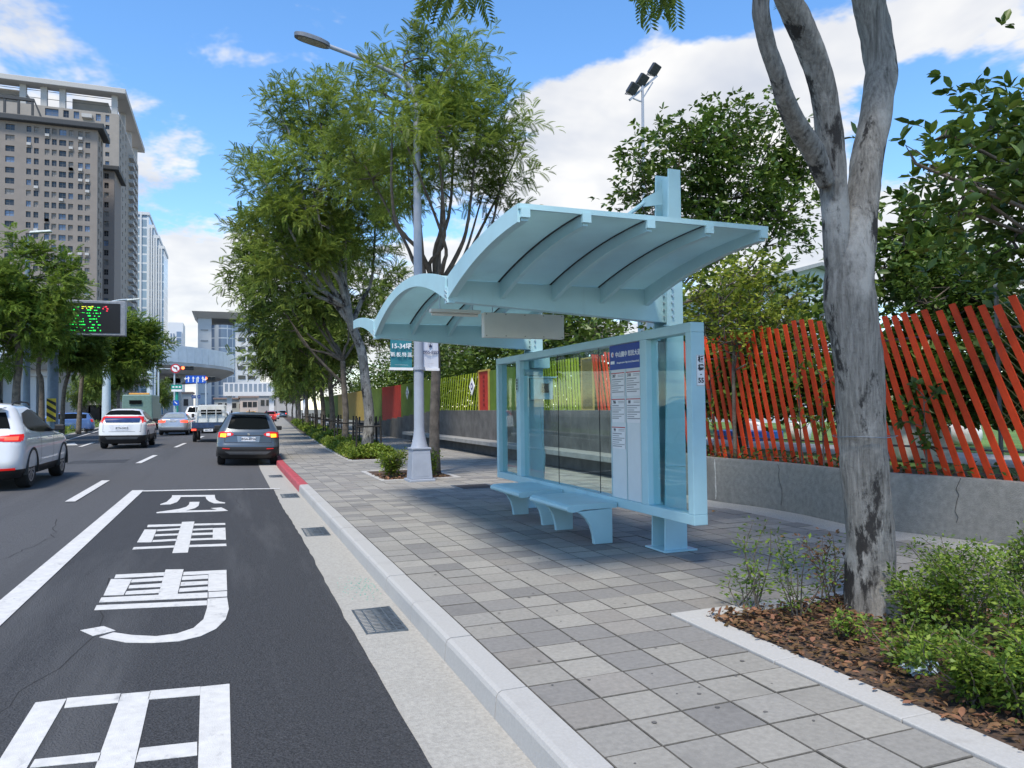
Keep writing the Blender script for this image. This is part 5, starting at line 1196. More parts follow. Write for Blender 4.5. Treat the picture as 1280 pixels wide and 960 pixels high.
def car(name, label, cat, paint_, levels, axles, wr, ww, clad_z, rear, side, loc, rz=0.0, roll=0.0, group='vehicles on the road', rr=.28, rf=.45, spokes=5, track=None, mirror=None, plate=None, extras=None, bow=.07, rails=False, scale=1.0, flare=False):
    t = thing(name, label, cat, loc, rz, group); t.rotation_euler = (0, roll, rz); t.scale = (scale,)*3
    L = catm(levels, 3); b = MB(); rows = [outline(*l[:4], rr, rf, bow) for l in L]; n = len(rows[0])
    vs = [p for r_ in rows for p in r_]; m = len(rows)
    b.add(vs, [(i*n+k, i*n+(k+1) % n, (i+1)*n+(k+1) % n, (i+1)*n+k) for i in range(m-1) for k in range(n)]+[tuple(range(n))[::-1]])
    top = [((m-1)*n+k) for k in range(n)]; cx = sum(vs[i][1] for i in top)/n; b.add([(0, cx, L[-1][0]+.015)], []); b.f += [(top[k], top[(k+1) % n], len(vs)) for k in range(n)]; b.m += [0]*n
    me = b.mesh('body', [paint_, m_under], True); W = max(l[3] for l in levels)
    bm = bmesh.new(); bm.from_mesh(me); bmesh.ops.recalc_face_normals(bm, faces=bm.faces); bm.to_mesh(me); bm.free()
    bvh = BVHTree.FromPolygons([v.co.copy() for v in me.vertices], [tuple(p.vertices) for p in me.polygons])
    # cut the wheel arches
    body = link('body', me, t); cutters = []
    for ya in axles:
        for s in (-1, 1):
            c = MB(); xa, xb = (W-.34, W+.2); c.lathe([(wr*1.12, xa*s), (wr*1.12, xb*s)], 28, (0, ya, wr*1.0), 'x'); cm = c.mesh('cutter', [m_under]); co = bpy.data.objects.new('cutter', cm); COL.objects.link(co)
            q = bmesh.new(); q.from_mesh(cm); bmesh.ops.recalc_face_normals(q, faces=q.faces); q.to_mesh(cm); q.free()
            md = body.modifiers.new('arch', 'BOOLEAN'); md.operation = 'DIFFERENCE'; md.object = co; md.solver = 'EXACT'; md.material_mode = 'TRANSFER'; cutters.append(co)
    bpy.context.view_layer.update(); dg = bpy.context.evaluated_depsgraph_get(); me2 = bpy.data.meshes.new_from_object(body.evaluated_get(dg)); body.modifiers.clear(); body.data = me2
    for c in cutters: bpy.data.objects.remove(c)
    # black lower cladding split off as its own part
    def split(me_, keep_low):
        q = bmesh.new(); q.from_mesh(me_); dele = [f for f in q.faces if (f.calc_center_median().z < clad_z) != keep_low]; bmesh.ops.delete(q, geom=dele, context='FACES'); nm = bpy.data.meshes.new('part'); q.to_mesh(nm); q.free()
        nm.polygons.foreach_set('use_smooth', [True]*len(nm.polygons)); nm.set_sharp_from_angle(angle=R(38)); return nm
    lo = split(me2, True); hi = split(me2, False)
    lo.materials.clear(); lo.materials.append(m_clad); lo.materials.append(m_under)
    hi.materials.clear(); hi.materials.append(paint_); hi.materials.append(m_under); body.data = hi; link('lower_cladding', lo, t)
    u = MB(); u.bb(-W*.72, W*.72, levels[0][1]+.1, levels[0][2]-.2, levels[0][0]-.03, levels[0][0]+.12); u.build('underbody', m_under, t)
    ty, rm, hb = wheel_meshes(wr, ww, spokes)
    for ya in axles:
        for s in (-1, 1):
            w_ = link('wheel', ty, t); w_.location = (s*((track or W-.02)-ww/2), ya, wr); w_.rotation_euler = (0, 0, 0 if s > 0 else PI)
            link('rim', rm, w_); link('hub_well', hb, w_)
            fl_ = MB(); P = []
            for k in range(17):
                a = PI*(-.06+1.12*k/16); c_, s_ = math.cos(a), math.sin(a); P.append([(s*(W-.10), ya+wr*1.10*c_, wr+wr*1.10*s_), (s*(W+.012), ya+wr*1.10*c_, wr+wr*1.10*s_), (s*(W+.012), ya+wr*1.24*c_, wr+wr*1.24*s_), (s*(W-.06), ya+wr*1.27*c_, wr+wr*1.27*s_)])
            if flare: fl_.grid(P); fl_.build('wheel_arch_trim', m_clad, t, smooth=True, sharp=50)
    def patch(nm, topl, botl, m_, off, ax, parent=t, nv=9):
        P = []; sub = 4
        def dens(l):
            o = []
            for a, c in zip(l, l[1:]): o += [(a[0]+(c[0]-a[0])*k/sub, a[1]+(c[1]-a[1])*k/sub) for k in range(sub)]
            return o+[l[-1]]
        T_, B_ = dens(topl), dens(botl)
        for j in range(nv+1):
            row = []
            for a, c in zip(T_, B_):
                p = (a[0]+(c[0]-a[0])*j/nv, a[1]+(c[1]-a[1])*j/nv)
                if ax == 'r': o_, d_ = Vector((p[0], -3, p[1])), Vector((0, 1, 0))
                else: o_, d_ = Vector((3*ax, p[0], p[1])), Vector((-ax, 0, 0))
                h, nn, _, _ = bvh.ray_cast(o_, d_)
                if h is None: h, nn, _, _ = bvh.find_nearest(o_+d_*(3-W if ax != 'r' else 3))
                if nn.dot(d_) > 0: nn = -nn
                row.append(tuple(h+nn*off))
            P.append(row)
        q = MB(); q.grid(P); return q.build(nm, m_, parent, smooth=True)
    for (nm, topl, botl, m_, off, mir) in rear:
        patch(nm, topl, botl, m_, off, 'r')
        if mir: patch(nm, [(-x, z) for x, z in topl], [(-x, z) for x, z in botl], m_, off, 'r')
    for (nm, topl, botl, m_, off) in side:
        for s in (1, -1): patch(nm, topl, botl, m_, off, s)
    if mirror:
        for s in (-1, 1):
            q = MB(); q.box((s*(W+.07), mirror[0], mirror[1]), (.2, .11, .14)); q.bar((s*(W-.06), mirror[0]+.02, mirror[1]-.05), (s*(W+.02), mirror[0], mirror[1]-.03), .05, .05); q.build('mirror', mirror[2], t, bevel=.03)
    if plate:
        tx, z0, z1, hw = plate; h, nn, _, _ = bvh.ray_cast(Vector((0, -3, (z0+z1)/2)), Vector((0, 1, 0))); y_ = h.y-.022
        q = MB(); q.bb(-hw, hw, y_, y_+.012, z0, z1); pl = q.build('number_plate', m_plate, t)
        text('plate_lettering', tx, (z1-z0)*.78, m_ink, pl, frame_mtx((0, y_-.002, (z0+z1)/2), (1, 0, 0), (0, 0, 1)), .002)
    if rails:
        for s in (-1, 1):
            q = MB(); q.tube(smooth([(s*rails[0], rails[1], rails[3]-.06), (s*rails[0], rails[1]+.2, rails[3]), (s*rails[0], rails[2]-.2, rails[3]), (s*rails[0], rails[2], rails[3]-.06)], 4), .018, 6); q.build('roof_rail', m_clad, t)
    if extras: extras(t, bvh)
    return t
ROLLA = math.atan(.03)
# grey sport utility by the kerb
lv = [(.22, .14, 4.0, .76), (.33, .04, 4.1, .86), (.5, .0, 4.15, .885), (.60, .015, 4.15, .89), (.68, .05, 4.12, .89), (.86, .08, 4.0, .885), (.98, .11, 3.4, .87), (1.05, .15, 3.05, .845), (1.2, .25, 2.8, .775), (1.38, .36, 2.5, .69), (1.5, .43, 2.25, .62), (1.56, .46, 2.1, .56), (1.595, .62, 1.85, .45)]
def suv_extra(t, bvh):
    q = MB(); q.box((0, .40, 1.535), (1.08, .16, .03)); q.build('spoiler', m_cgrey, t, bevel=.012)
    q = MB(); q.tube([(0, .75, 1.6), (0, .70, 1.68)], .012, 6); q.build('antenna', m_clad, t)
    q = MB(); q.box((0, .005, .945), (.07, .02, .05), Matrix.Rotation(.6, 3, 'Y')); q.build('badge', m_chrome, t)
    q = MB(); q.tube([(.05, .30, 1.10), (-.30, .325, 1.145)], .009, 5); q.build('wiper', m_clad, t)
car('grey_sport_utility', 'blue grey sport utility waiting by the red kerb, rear facing', 'car', m_cgrey, lv, (.82, 3.3), .335, .22, .555,
    [('rear_window', [(-.50, 1.44), (-.25, 1.465), (.25, 1.465), (.50, 1.44)], [(-.60, 1.11), (-.3, 1.085), (.3, 1.085), (.60, 1.11)], m_cglass, .014, False),
     ('tail_lamp', [(.42, .945), (.55, 1.015), (.70, 1.015), (.84, .99)], [(.46, .895), (.58, .86), (.70, .835), (.85, .84)], m_tail, .010, True),
     ('turn_lamp', [(.62, .95), (.78, .95)], [(.64, .845), (.79, .855)], m_amber, .016, True),
     ('reverse_lamp', [(.50, .965), (.60, .97)], [(.50, .90), (.60, .885)], m_lens, .015, True),
     ('plate_recess', [(-.33, .885), (.33, .885)], [(-.30, .70), (.30, .70)], mat('plate recess', (.2, .24, .28), .3, .3), .006, False),
     ('garnish', [(-.42, .91), (.42, .91)], [(-.42, .89), (.42, .89)], m_clad, .012, False),
     ('reflector', [(.52, .52), (.72, .53)], [(.52, .495), (.72, .505)], m_tail, .012, True),
     ('tailgate_gap', [(-.66, .70), (.66, .70)], [(-.66, .688), (.66, .688)], m_clad, .004, False), ('tailgate_gap', [(.66, .86), (.672, .86)], [(.66, .69), (.672, .69)], m_clad, .004, True),
     ('skid_plate', [(-.66, .43), (.66, .43)], [(-.52, .34), (.52, .34)], m_skid, .010, False)],
    [('side_window', [(.62, 1.42), (1.2, 1.48), (1.9, 1.46), (2.3, 1.36)], [(.66, 1.1), (1.2, 1.07), (1.9, 1.06), (2.55, 1.06)], m_cglass, .012)],
    (.54, 23.55, zroad(.54)+.012), -.02, ROLLA, mirror=(2.65, 1.08, m_clad), plate=('BGA-8756', .735, .855, .2), extras=suv_extra, rails=(.52, .7, 2.0, 1.635), flare=True)
# white sport utility at the left edge
lv = [(.24, .18, 4.35, .80), (.36, .05, 4.45, .88), (.52, .0, 4.5, .905), (.72, .03, 4.48, .915), (.90, .06, 4.4, .91), (1.0, .09, 4.1, .90), (1.06, .13, 3.5, .88), (1.14, .22, 3.15, .85), (1.3, .36, 2.85, .775), (1.48, .50, 2.5, .69), (1.6, .58, 2.2, .62), (1.66, .66, 2.0, .55), (1.69, .9, 1.75, .4)]
def mz_extra(t, bvh):
    q = MB(); q.box((0, .50, 1.60), (1.06, .2, .03)); q.build('spoiler', m_cwhite, t, bevel=.012)
    for s in (1, -1):
        for y in (1.45, 2.4):
            h, nn, _, _ = bvh.ray_cast(Vector((3*s, y, .98)), Vector((-s, 0, 0))); q = MB(); q.box((h.x+s*.018, y, .98), (.02, .17, .025)); q.build('door_handle', m_cwhite, t, bevel=.006)
car('white_sport_utility', 'white sport utility cut by the left edge, brake lamp glowing', 'car', m_cwhite, lv, (.95, 3.75), .36, .235, .42,
    [('rear_window', [(-.52, 1.5), (.52, 1.5)], [(-.66, 1.19), (.66, 1.19)], m_cglass, .014, False),
     ('tail_lamp', [(.36, 1.03), (.6, 1.06), (.86, 1.08)], [(.36, .985), (.6, .95), (.86, .94)], m_tail, .01, True),
     ('brake_lamp', [(.62, 1.03), (.82, 1.04)], [(.62, .97), (.82, .97)], m_tailon, .016, True), ('reflector', [(.45, .44), (.8, .45)], [(.45, .40), (.8, .41)], m_tail, .012, True)],
    [('tail_lamp_side', [(.12, 1.075), (.4, 1.085)], [(.12, .95), (.28, .96)], m_tail, .01),
     ('side_window', [(.72, 1.30), (1.0, 1.49), (1.6, 1.57), (2.2, 1.52), (2.75, 1.28), (3.0, 1.16)], [(.78, 1.22), (1.0, 1.14), (1.6, 1.10), (2.2, 1.09), (2.75, 1.085), (3.05, 1.09)], m_cglass, .012),
     ('door_gap', [(1.62, 1.08), (1.635, 1.08)], [(1.62, .45), (1.635, .45)], m_clad, .003), ('door_gap', [(2.72, 1.07), (2.735, 1.07)], [(2.72, .42), (2.735, .42)], m_clad, .003)],
    (-4.80, 17.2, zroad(-4.8)+.004), -.01, .01, scale=1.04, mirror=(2.95, 1.16, m_clad), plate=('RBC-3317', .78, .92, .2), extras=mz_extra, rails=(.56, .85, 2.1, 1.715), spokes=10, flare=True)
# white crossover
lv = [(.23, .16, 4.2, .76), (.36, .06, 4.28, .86), (.52, .0, 4.32, .895), (.66, .0, 4.3, .90), (.86, .02, 4.2, .90), (1.04, .05, 4.0, .89), (1.10, .10, 3.4, .87), (1.2, .14, 3.05, .83), (1.32, .24, 2.85, .78), (1.46, .45, 2.55, .70), (1.58, .66, 2.25, .61), (1.65, .8, 2.0, .52), (1.675, 1.0, 1.8, .4)]
car('white_crossover', 'white crossover with full width red lamp bar, driving ahead', 'car', m_cwhite, lv, (.85, 3.5), .35, .23, .56,
    [('rear_window', [(-.56, 1.57), (-.3, 1.60), (.3, 1.60), (.56, 1.57)], [(-.68, 1.40), (-.3, 1.41), (.3, 1.41), (.68, 1.40)], m_cglass, .014, False),
     ('lower_window', [(-.66, 1.27), (.66, 1.27)], [(-.62, 1.09), (.62, 1.09)], mat('blue tinted glass', (.03, .06, .16), .2, ior=1.1), .035, False),
     ('lamp_bar', [(-.6, 1.345), (.6, 1.345)], [(-.6, 1.27), (.6, 1.27)], m_tail, .012, False), ('tail_lamp', [(.58, 1.36), (.82, 1.32)], [(.6, 1.26), (.86, 1.10)], m_tail, .014, True),
     ('plate_recess', [(-.5, 1.0), (.42, 1.0)], [(-.4, .74), (.34, .74)], mat('recess white', (.6, .62, .66), .4), .006, False),
     ('tailgate_gap', [(-.70, .72), (.70, .72)], [(-.70, .708), (.70, .708)], m_clad, .004, False), ('tailgate_gap', [(.70, 1.08), (.712, 1.08)], [(.70, .71), (.712, .71)], m_clad, .004, True),
     ('lower_trim', [(-.62, .5), (.62, .5)], [(-.55, .40), (.55, .40)], m_skid, .01, False)],
    [('side_window', [(.9, 1.48), (1.3, 1.55), (1.9, 1.54), (2.5, 1.38), (2.8, 1.22)], [(.95, 1.3), (1.3, 1.22), (1.9, 1.17), (2.5, 1.14), (2.85, 1.14)], m_cglass, .012),
     ('door_gap', [(2.6, 1.1), (2.615, 1.1)], [(2.6, .55), (2.615, .55)], m_clad, .003)],
    (-4.2+.05, 34.6, zroad(-4.2)+.01), -.02, .012, mirror=(2.75, 1.18, m_clad), plate=('BTN-5027', .79, .93, .21), flare=True)
# silver sedan
lvS = [(.2, .15, 4.55, .75), (.33, .04, 4.65, .85), (.5, 0, 4.7, .88), (.68, .02, 4.68, .89), (.86, .05, 4.5, .885), (.96, .07, 4.0, .87), (1.02, .12, 3.5, .85), (1.06, .42, 3.3, .80), (1.15, .75, 3.0, .74), (1.28, 1.05, 2.7, .67), (1.40, 1.35, 2.35, .58), (1.44, 1.55, 2.1, .45)]
def sedan(label, p, loc, rz, plate, group='vehicles on the road', lit=True):
    return car('sedan', label, 'car', p, lvS, (1.0, 3.75), .32, .21, .33,
     [('rear_window', [(-.50, 1.36), (.50, 1.36)], [(-.64, 1.10), (.64, 1.10)], mat('pale reflecting glass', (.25, .28, .28), .1), .014, False),
      ('tail_lamp', [(.42, .93), (.62, .97), (.85, .93)], [(.46, .82), (.62, .80), (.85, .80)], m_tailon if lit else m_tail, .01, True)],
     [('side_window', [(1.15, 1.24), (1.6, 1.36), (2.3, 1.34), (2.8, 1.12)], [(1.1, 1.06), (1.6, 1.05), (2.3, 1.04), (3.0, 1.04)], m_cglass, .012)], loc, rz, .01, mirror=(3.1, 1.02, p), plate=plate, group=group)
sd = sedan('silver sedan with lit brake lamps beyond the white crossover', m_csilv, (-3.3, 51.5, zroad(-4)+.02), -.045, ('AQZ-1190', .84, .95, .2))
# small white flatbed truck
tk = thing('small_truck', 'small white truck with a caged cab and open bed behind the grey sport utility', 'truck', (-.95, 40.6, zroad(-1.5)), -.03, 'vehicles on the road')
m_tw = mat('truck white paint', (.60, .63, .62), .45, var=.08, scale=3, stain=(2, .62, (.42, .44, .42), (1, 1, .5)))
b = MB(); b.box((0, 3.3, 1.30), (1.62, 1.3, 1.25), taper=(.84, .8)); b.build('cab', m_tw, tk, bevel=.07)
b = MB(); b.bb(-.52, .52, 2.66, 2.70, 1.42, 1.66); b.build('cab_rear_window', m_cglass, tk, bevel=.01)
for x in (-.22, .24):
    b = MB(); b.bb(x-.02, x+.02, 2.55, 2.6, .95, 1.86); b.build('cage_bar', m_tw, tk)
b = MB(); b.bb(-.78, .78, 2.55, 2.6, 1.86, 1.9); b.bb(-.78, -.74, 2.551, 2.599, .9, 1.86); b.bb(.74, .78, 2.551, 2.599, .9, 1.86); b.bb(-.74, .74, 2.552, 2.598, 1.52, 1.55); b.build('cage_frame', m_tw, tk)
b = MB(); b.bb(-.8, .8, .05, 2.5, .72, .80); b.build('bed_floor', mat('bed steel', (.08, .1, .14), .5), tk)
for (a, c, d, e) in ((-.82, -.78, .05, 2.5), (.78, .82, .05, 2.5)):
    b = MB(); b.bb(a, c, d, e, .72, 1.08); b.build('bed_side', m_tw, tk)
b = MB(); b.bb(-.78, .78, .03, .07, .76, 1.02); b.build('tailgate', mat('tailgate navy', (.03, .06, .14), .4, var=.3, scale=6), tk)
b = MB(); b.bb(-.82, .82, .0, .1, .60, .70); b.bb(-.35, .35, .3, 3.6, .45, .6); b.build('chassis', m_clad, tk)
for s in (-1, 1):
    b = MB(); b.box((s*.68, -.012, .655), (.22, .03, .085)); b.build('tail_lamp', m_tailon, tk)
    for y in (.75, 3.35): w_ = link('wheel', wheel_meshes(.30, .17, 5)[0], tk); w_.location = (s*.68, y, .30); r_ = link('rim', wheel_meshes(.30, .17, 5)[1], w_); w_.rotation_euler = (0, 0, 0 if s > 0 else PI)
    b = MB(); b.box((s*.98, 3.7, 1.35), (.14, .05, .22)); b.bar((s*.75, 3.7, 1.3), (s*.95, 3.7, 1.4), .02, .02); b.build('mirror', m_clad, tk)
b = MB(); b.bb(-.22, .22, -.03, -.015, .56, .69); pl = b.build('number_plate', m_plate, tk); text('plate_lettering', '3821-TK', .09, m_ink, pl, frame_mtx((0, -.032, .625), (1, 0, 0), (0, 0, 1)), .002)
# others further off
lvW = [(.22, .1, 4.3, .76), (.4, .0, 4.4, .84), (.7, .03, 4.4, .86), (.95, .08, 4.1, .84), (1.02, .12, 3.4, .82), (1.25, .25, 2.95, .72), (1.42, .35, 2.6, .62), (1.48, .6, 2.3, .5)]
def hatch(name, label, p, loc, rz, group='vehicles on the road', lit=True, cat='car', zs=1.0):
    l2 = [(z*zs, a, b_, w_) for z, a, b_, w_ in lvW]
    return car(name, label, cat, p, l2, (.85, 3.5), .31, .2, .35*zs, [('rear_window', [(-.48, 1.40*zs), (.48, 1.40*zs)], [(-.6, 1.08*zs), (.6, 1.08*zs)], m_cglass, .014, False), ('tail_lamp', [(.55, 1.0*zs), (.8, 1.0*zs)], [(.55, .82*zs), (.8, .82*zs)], m_tailon if lit else m_tail, .01, True)],
        [('side_window', [(.5, 1.36*zs), (1.3, 1.42*zs), (2.2, 1.40*zs), (2.9, 1.12*zs)], [(.5, 1.08*zs), (1.3, 1.06*zs), (2.2, 1.05*zs), (3.1, 1.04*zs)], m_cglass, .012)], loc, rz, 0, plate=('', .7*zs, .8*zs, .2), mirror=(3.0, 1.05*zs, p), group=group)
hatch('blue_wagon', 'blue station wagon parked across beyond the median trees', m_cblue, (float(on_y(119, 518, 60)[0]), 60, .03), PI/2+.1, lit=False)
hatch('red_car', 'dark red car partly hidden behind the median shrubs', m_cred, (-13.6, 72, .05), .0, lit=True)
hatch('white_van', 'white tall van with a red stripe lamp ahead of the silver sedan', m_cwhite, (-2.55, 66, .0), -.05, zs=1.32)
hatch('white_car', 'white car right of the tall van in the distance', m_cwhite, (-.6, 72, -.05), -.05)
hatch('yellow_taxi', 'yellow taxi far ahead past the footbridge approach', m_cyel, (3.0, 112, -.05), -.05); hatch('orange_car', 'orange red car small in the far traffic', m_cred, (5.2, 104, -.1), -.05)
hatch('silver_car', 'silver car far down the road right of the taxi', m_csilv, (7.0, 128, -.1), -.05); hatch('dark_car', 'dark car farthest down the road by the kerb', m_cgrey, (9.8, 150, -.1), -.05)
# green refuse truck
gt = thing('green_truck', 'green box truck with an orange roof beacon behind the white crossover', 'truck', (float(on_y(171, 510, 66)[0]), 66, .05), -.05, 'vehicles on the road')
b = MB(); b.box((0, 2.2, 1.75), (2.3, 4.2, 2.2), taper=(.93, .98)); b.build('box_body', m_cgreen, gt, bevel=.08)
b = MB(); b.bb(-.55, .35, .02, .06, 2.1, 2.4); b.build('rear_window', m_cglass, gt); b = MB(); b.box((0, 1.2, 2.93), (1.5, .3, .14)); b.build('beacon', mat('beacon orange', (.7, .32, .05), .4), gt, bevel=.03)
b = MB(); b.bb(-1.05, 1.05, .05, 5.6, .45, .65); b.build('chassis', m_clad, gt); b = MB(); b.box((0, 5.0, 1.4), (2.1, 1.2, 1.6)); b.build('cab', m_cgreen, gt, bevel=.1)
for s in (-1, 1):
    for y in (1.1, 5.0): w_ = link('wheel', wheel_meshes(.42, .26, 5)[0], gt); w_.location = (s*.9, y, .42); link('rim', wheel_meshes(.42, .26, 5)[1], w_)

# ================================================================== median and the far side of the street
m_medk = mat('median kerb concrete', (.33, .32, .3), .85, var=.15, scale=2)
m_grass = mat('median grass', (.10, .15, .035), .9, var=.35, scale=1.5, bump=.6, bscale=40)
md = MB(); ys = [20, 26, 30, 36, 42, 50, 58, 66, 76, 86, 96]
zt = .2
md.grid([[(med_edge(y), y, 0), (med_edge(y)+.01, y, zt), (med_edge(y)-.25, y, zt+.03), (med_edge(y)-.251, y, 0)] for y in ys]); md.grid([[(med_edge(y)-3.0, y, zt), (med_edge(y)-3.2, y, zt), (med_edge(y)-3.2, y, 0)] for y in ys])
struct(md.build('median_kerb', m_medk)); b = MB(); b.grid([[(med_edge(y)-.22, y, zt+.012), (med_edge(y)-3.1, y, zt+.012)] for y in ys]); struct(b.build('median', m_grass))
rngM = np.random.default_rng(101); n = 5000
y = rngM.uniform(40, 80, n); x = np.array([med_edge(v) for v in y])-.5-rngM.random(n)*2.0; z = .2+.55*rngM.random(n)*(.5+.5*np.sin(y*1.3)**2); D = rngM.normal(0, 1, (n, 3)); D[:, 2] = abs(D[:, 2])
stuff(link('median_shrubs', scatter_mesh('median_shrubs', LEAF[0], LEAF[1], np.stack([x, y, z], 1), frames(D, rng=rngM), .16*rngM.uniform(.6, 1.3, n), m_shrub2)), 'low olive shrubs planted along the median', 'shrubs')
# median trees: crooked trunks and bright crowns
def med_tree(label, px, Y, lobs, seed, m, trunk_px, r0=.13):
    base = on_y(px, 520, Y); tp = [tuple(on_y(a, b_, Y)) for a, b_ in trunk_px]; tp[0] = (tp[0][0], tp[0][1], .15)
    feather_tree('median_tree', label, (tp[0][0], Y, .15), [lobe(a, b_, Y+dy, r, .75) for a, b_, dy, r in lobs], tp, (r0, r0*.7), 110, 4, 7, FR_MID, m, seed, spL=.9, frL=.6, group='trees on the median')
med_tree('bright green median tree at the left edge above the white sport utility', 20, 40, [(5, 345, 0, 46), (45, 350, .5, 40), (15, 395, 0, 48), (60, 385, .5, 26), (-20, 400, 0, 50), (30, 320, 0, 26), (5, 440, 0, 30)], 201, m_frondl, [(18, 530), (20, 490), (24, 450), (21, 420), (24, 400)], .17)
med_tree('median tree with a crooked trunk left of the message sign', 52, 46, [(40, 400, 0, 34), (62, 420, 1, 26), (75, 370, 2, 22), (20, 410, 1, 30)], 202, m_frondl, [(52, 520), (52, 480), (48, 465), (50, 445), (58, 425), (52, 412)], .13)
med_tree('slender twin stemmed median tree under the message sign', 80, 50, [(95, 440, 0, 16), (105, 428, 0, 16), (80, 445, 0, 14), (112, 450, 0, 12)], 203, m_frondf, [(77, 525), (80, 490), (86, 465), (84, 450), (90, 430)], .12)
med_tree('median tree right of the message sign with a leaning trunk', 100, 54, [(160, 418, 0, 24), (182, 432, 0, 22), (140, 440, 0, 20), (170, 445, 0, 20), (190, 455, 0, 12), (150, 400, 0, 14), (128, 452, 0, 14)], 204, m_frondl, [(98, 525), (101, 490), (103, 462), (98, 448), (110, 440), (128, 432)], .13)
med_tree('far median tree beside the pale pole', 150, 74, [(150, 462, 0, 18), (135, 470, 0, 14), (165, 470, 0, 14), (120, 478, 0, 14)], 205, m_frondf, [(148, 512), (148, 495), (150, 480), (150, 470)], .14)
for (px, Y, r, lab) in ((105, 92, 12, 'distant green tree under the viaduct at left'), (130, 98, 13, 'distant dark tree right of the pale pole'), (200, 100, 10, 'dark tree below the viaduct by the signs')):
    p = on_y(px, 498, Y); t = dup(ft, (p[0], Y, 0), px*.1, lab, 'distant trees at the left', .62)
p = on_y(345, 498, 150); dup(ft, (p[0]+2, 150, 0), 1.0, 'bright tree where the far pavement vanishes', 'distant trees at the left', .9)

# variable message sign on its post
m_post = mat('blue grey steel post', (.16, .22, .29), .5, var=.08); m_postl = mat('pale steel post', (.45, .53, .58), .5, var=.06); m_frame = mat('sign cabinet grey', (.25, .27, .30), .5)
Yv = 47.0; P0 = on_y(66, 500, Yv); s0, s1 = on_y(77, 415, Yv), on_y(150, 380, Yv)
t = thing('message_sign', 'roadside electronic message sign with green text on a steel post', 'message sign', (P0[0], Yv, .2), w=True)
b = MB(); b.lathe([(.29, .15), (.27, 4), (.25, 7.0)], 14, (P0[0], Yv, 0)); b.build('post', m_post, t, smooth=True, sharp=50)
b = MB(); b.tube([(P0[0], Yv, 6.3), (s0[0]+.3, Yv, 6.3)], .12, 8); b.tube([(P0[0], Yv, 5.9), (s0[0]+.1, Yv, 5.9)], .08, 8); b.build('bracket', m_post, t)
b = MB(); b.bb(s0[0]-.1, s1[0]+.28, Yv-.05, Yv+.55, s0[2]-.15, s1[2]+.15); cab = b.build('cabinet', m_frame, t, bevel=.03)
b = MB(); b.bb(s0[0]+.02, s1[0]+.02, Yv-.075, Yv-.051, s0[2], s1[2]); b.build('screen', mat('led screen black', (.006, .006, .007), .5), t)
m_g = emis('led green', (.03, 1, .12), .6); m_y = emis('led yellow', (.9, .9, .05), .6); m_r = emis('led red', (1, .05, .08), .6)
rl = random.Random(4); wS, hS = s1[0]-s0[0], s1[2]-s0[2]
for (mm, nm, rows_, c0, c1) in ((m_g, 'green_text', range(0, 9), .03, .66), (m_y, 'yellow_text', (7.6, 8.2), .34, .64), (m_r, 'red_text', (6.9, 7.6, 8.3), .70, .84)):
    b = MB()
    for r_ in rows_:
        x = c0
        while x < c1:
            w_ = rl.choice((.012, .018, .03, .05))
            if rl.random() < .62: b.bb(s0[0]+wS*x, s0[0]+wS*(x+w_), Yv-.085, Yv-.0755, s0[2]+hS*(.05+r_*.098), s0[2]+hS*(.05+r_*.098+rl.choice((.022, .03, .042))))
            x += w_+rl.choice((.008, .014, .03, .05))
    stuff(b.build(nm, mm, t))
# hazard marker on the post foot
t = thing('hazard_marker', 'yellow and black striped hazard marker at the message sign post', 'hazard sign', (P0[0], Yv-.4, .2), w=True)
a, c = on_y(58, 527, Yv-.5), on_y(70, 498, Yv-.5); b = MB(); b.bb(a[0], c[0], Yv-.5, Yv-.45, a[2], c[2]); b.build('board', mat('hazard yellow', (.65, .5, .03), .5), t)
b = MB(); w_, h_ = c[0]-a[0], c[2]-a[2]
for k in range(3):
    zc = a[2]+h_*(.16+.32*k); b.prism3([(a[0], Yv-.505, zc+.13), (a[0], Yv-.505, min(c[2], zc+.33)), (c[0], Yv-.505, zc+.02), (c[0], Yv-.505, max(a[2], zc-.18))], (0, .004, 0))
b.build('stripes', m_ink, t); b = MB(); b.bb(a[0]+.2, a[0]+.35, Yv-.44, Yv-.36, .1, c[2]); b.build('post', m_post, t)

def mast(label, px, Y, ztip_px, head, m, r0=.12, arm_from=None):
    p = on_y(px, 500, Y); h = on_y(*head, Y); zt_ = h[2]-.5; t = thing('street_lamp', label, 'street lamp', (p[0], Y, .1), group='street lamps on the far side', w=True)
    b = MB(); b.lathe([(r0*1.1, 0), (r0, 2), (r0*.6, zt_)], 12, (p[0], Y, 0)); b.build('pole', m, t, smooth=True, sharp=50)
    b = MB(); b.tube(smooth([(p[0], Y, zt_-.05), (p[0]+(h[0]-p[0])*.2, Y, h[2]-.25), (p[0]+(h[0]-p[0])*.6, Y, h[2]-.08), (h[0], Y, h[2])], 4), .05, 8); b.build('arm', m, t)
    b = MB(); b.box((h[0]+.1, Y, h[2]-.02), (1.0, .34, .12), Matrix.Rotation(-.15, 3, 'Y'), taper=(.9, .7)); b.build('lamp_head', mat('far lamp head', (.42, .47, .45), .5), t, bevel=.04)
    return t
mast('grey street lamp at the left with its arm over the median tree', 33, 43, 0, (48, 289), m_post, .17); mast('pale street lamp rising behind the message sign', 133, 70, 0, (165, 374), m_postl, .34)
b0_ = on_y(188, 500, 92); t = thing('gantry_post', 'pale tapering steel post right of the far median tree', 'post', (b0_[0], 92, 0), w=True)
b = MB(); b.lathe([(.42, 0), (.38, 4), (.32, 8.0)], 12, (b0_[0], 92, 0)); b.build('post', m_postl, t, smooth=True, sharp=50); b = MB(); b.tube([(b0_[0]+.4, 92, 0), (b0_[0]+.5, 92, 7.5)], .12, 6); b.build('pipe', m_postl, t)

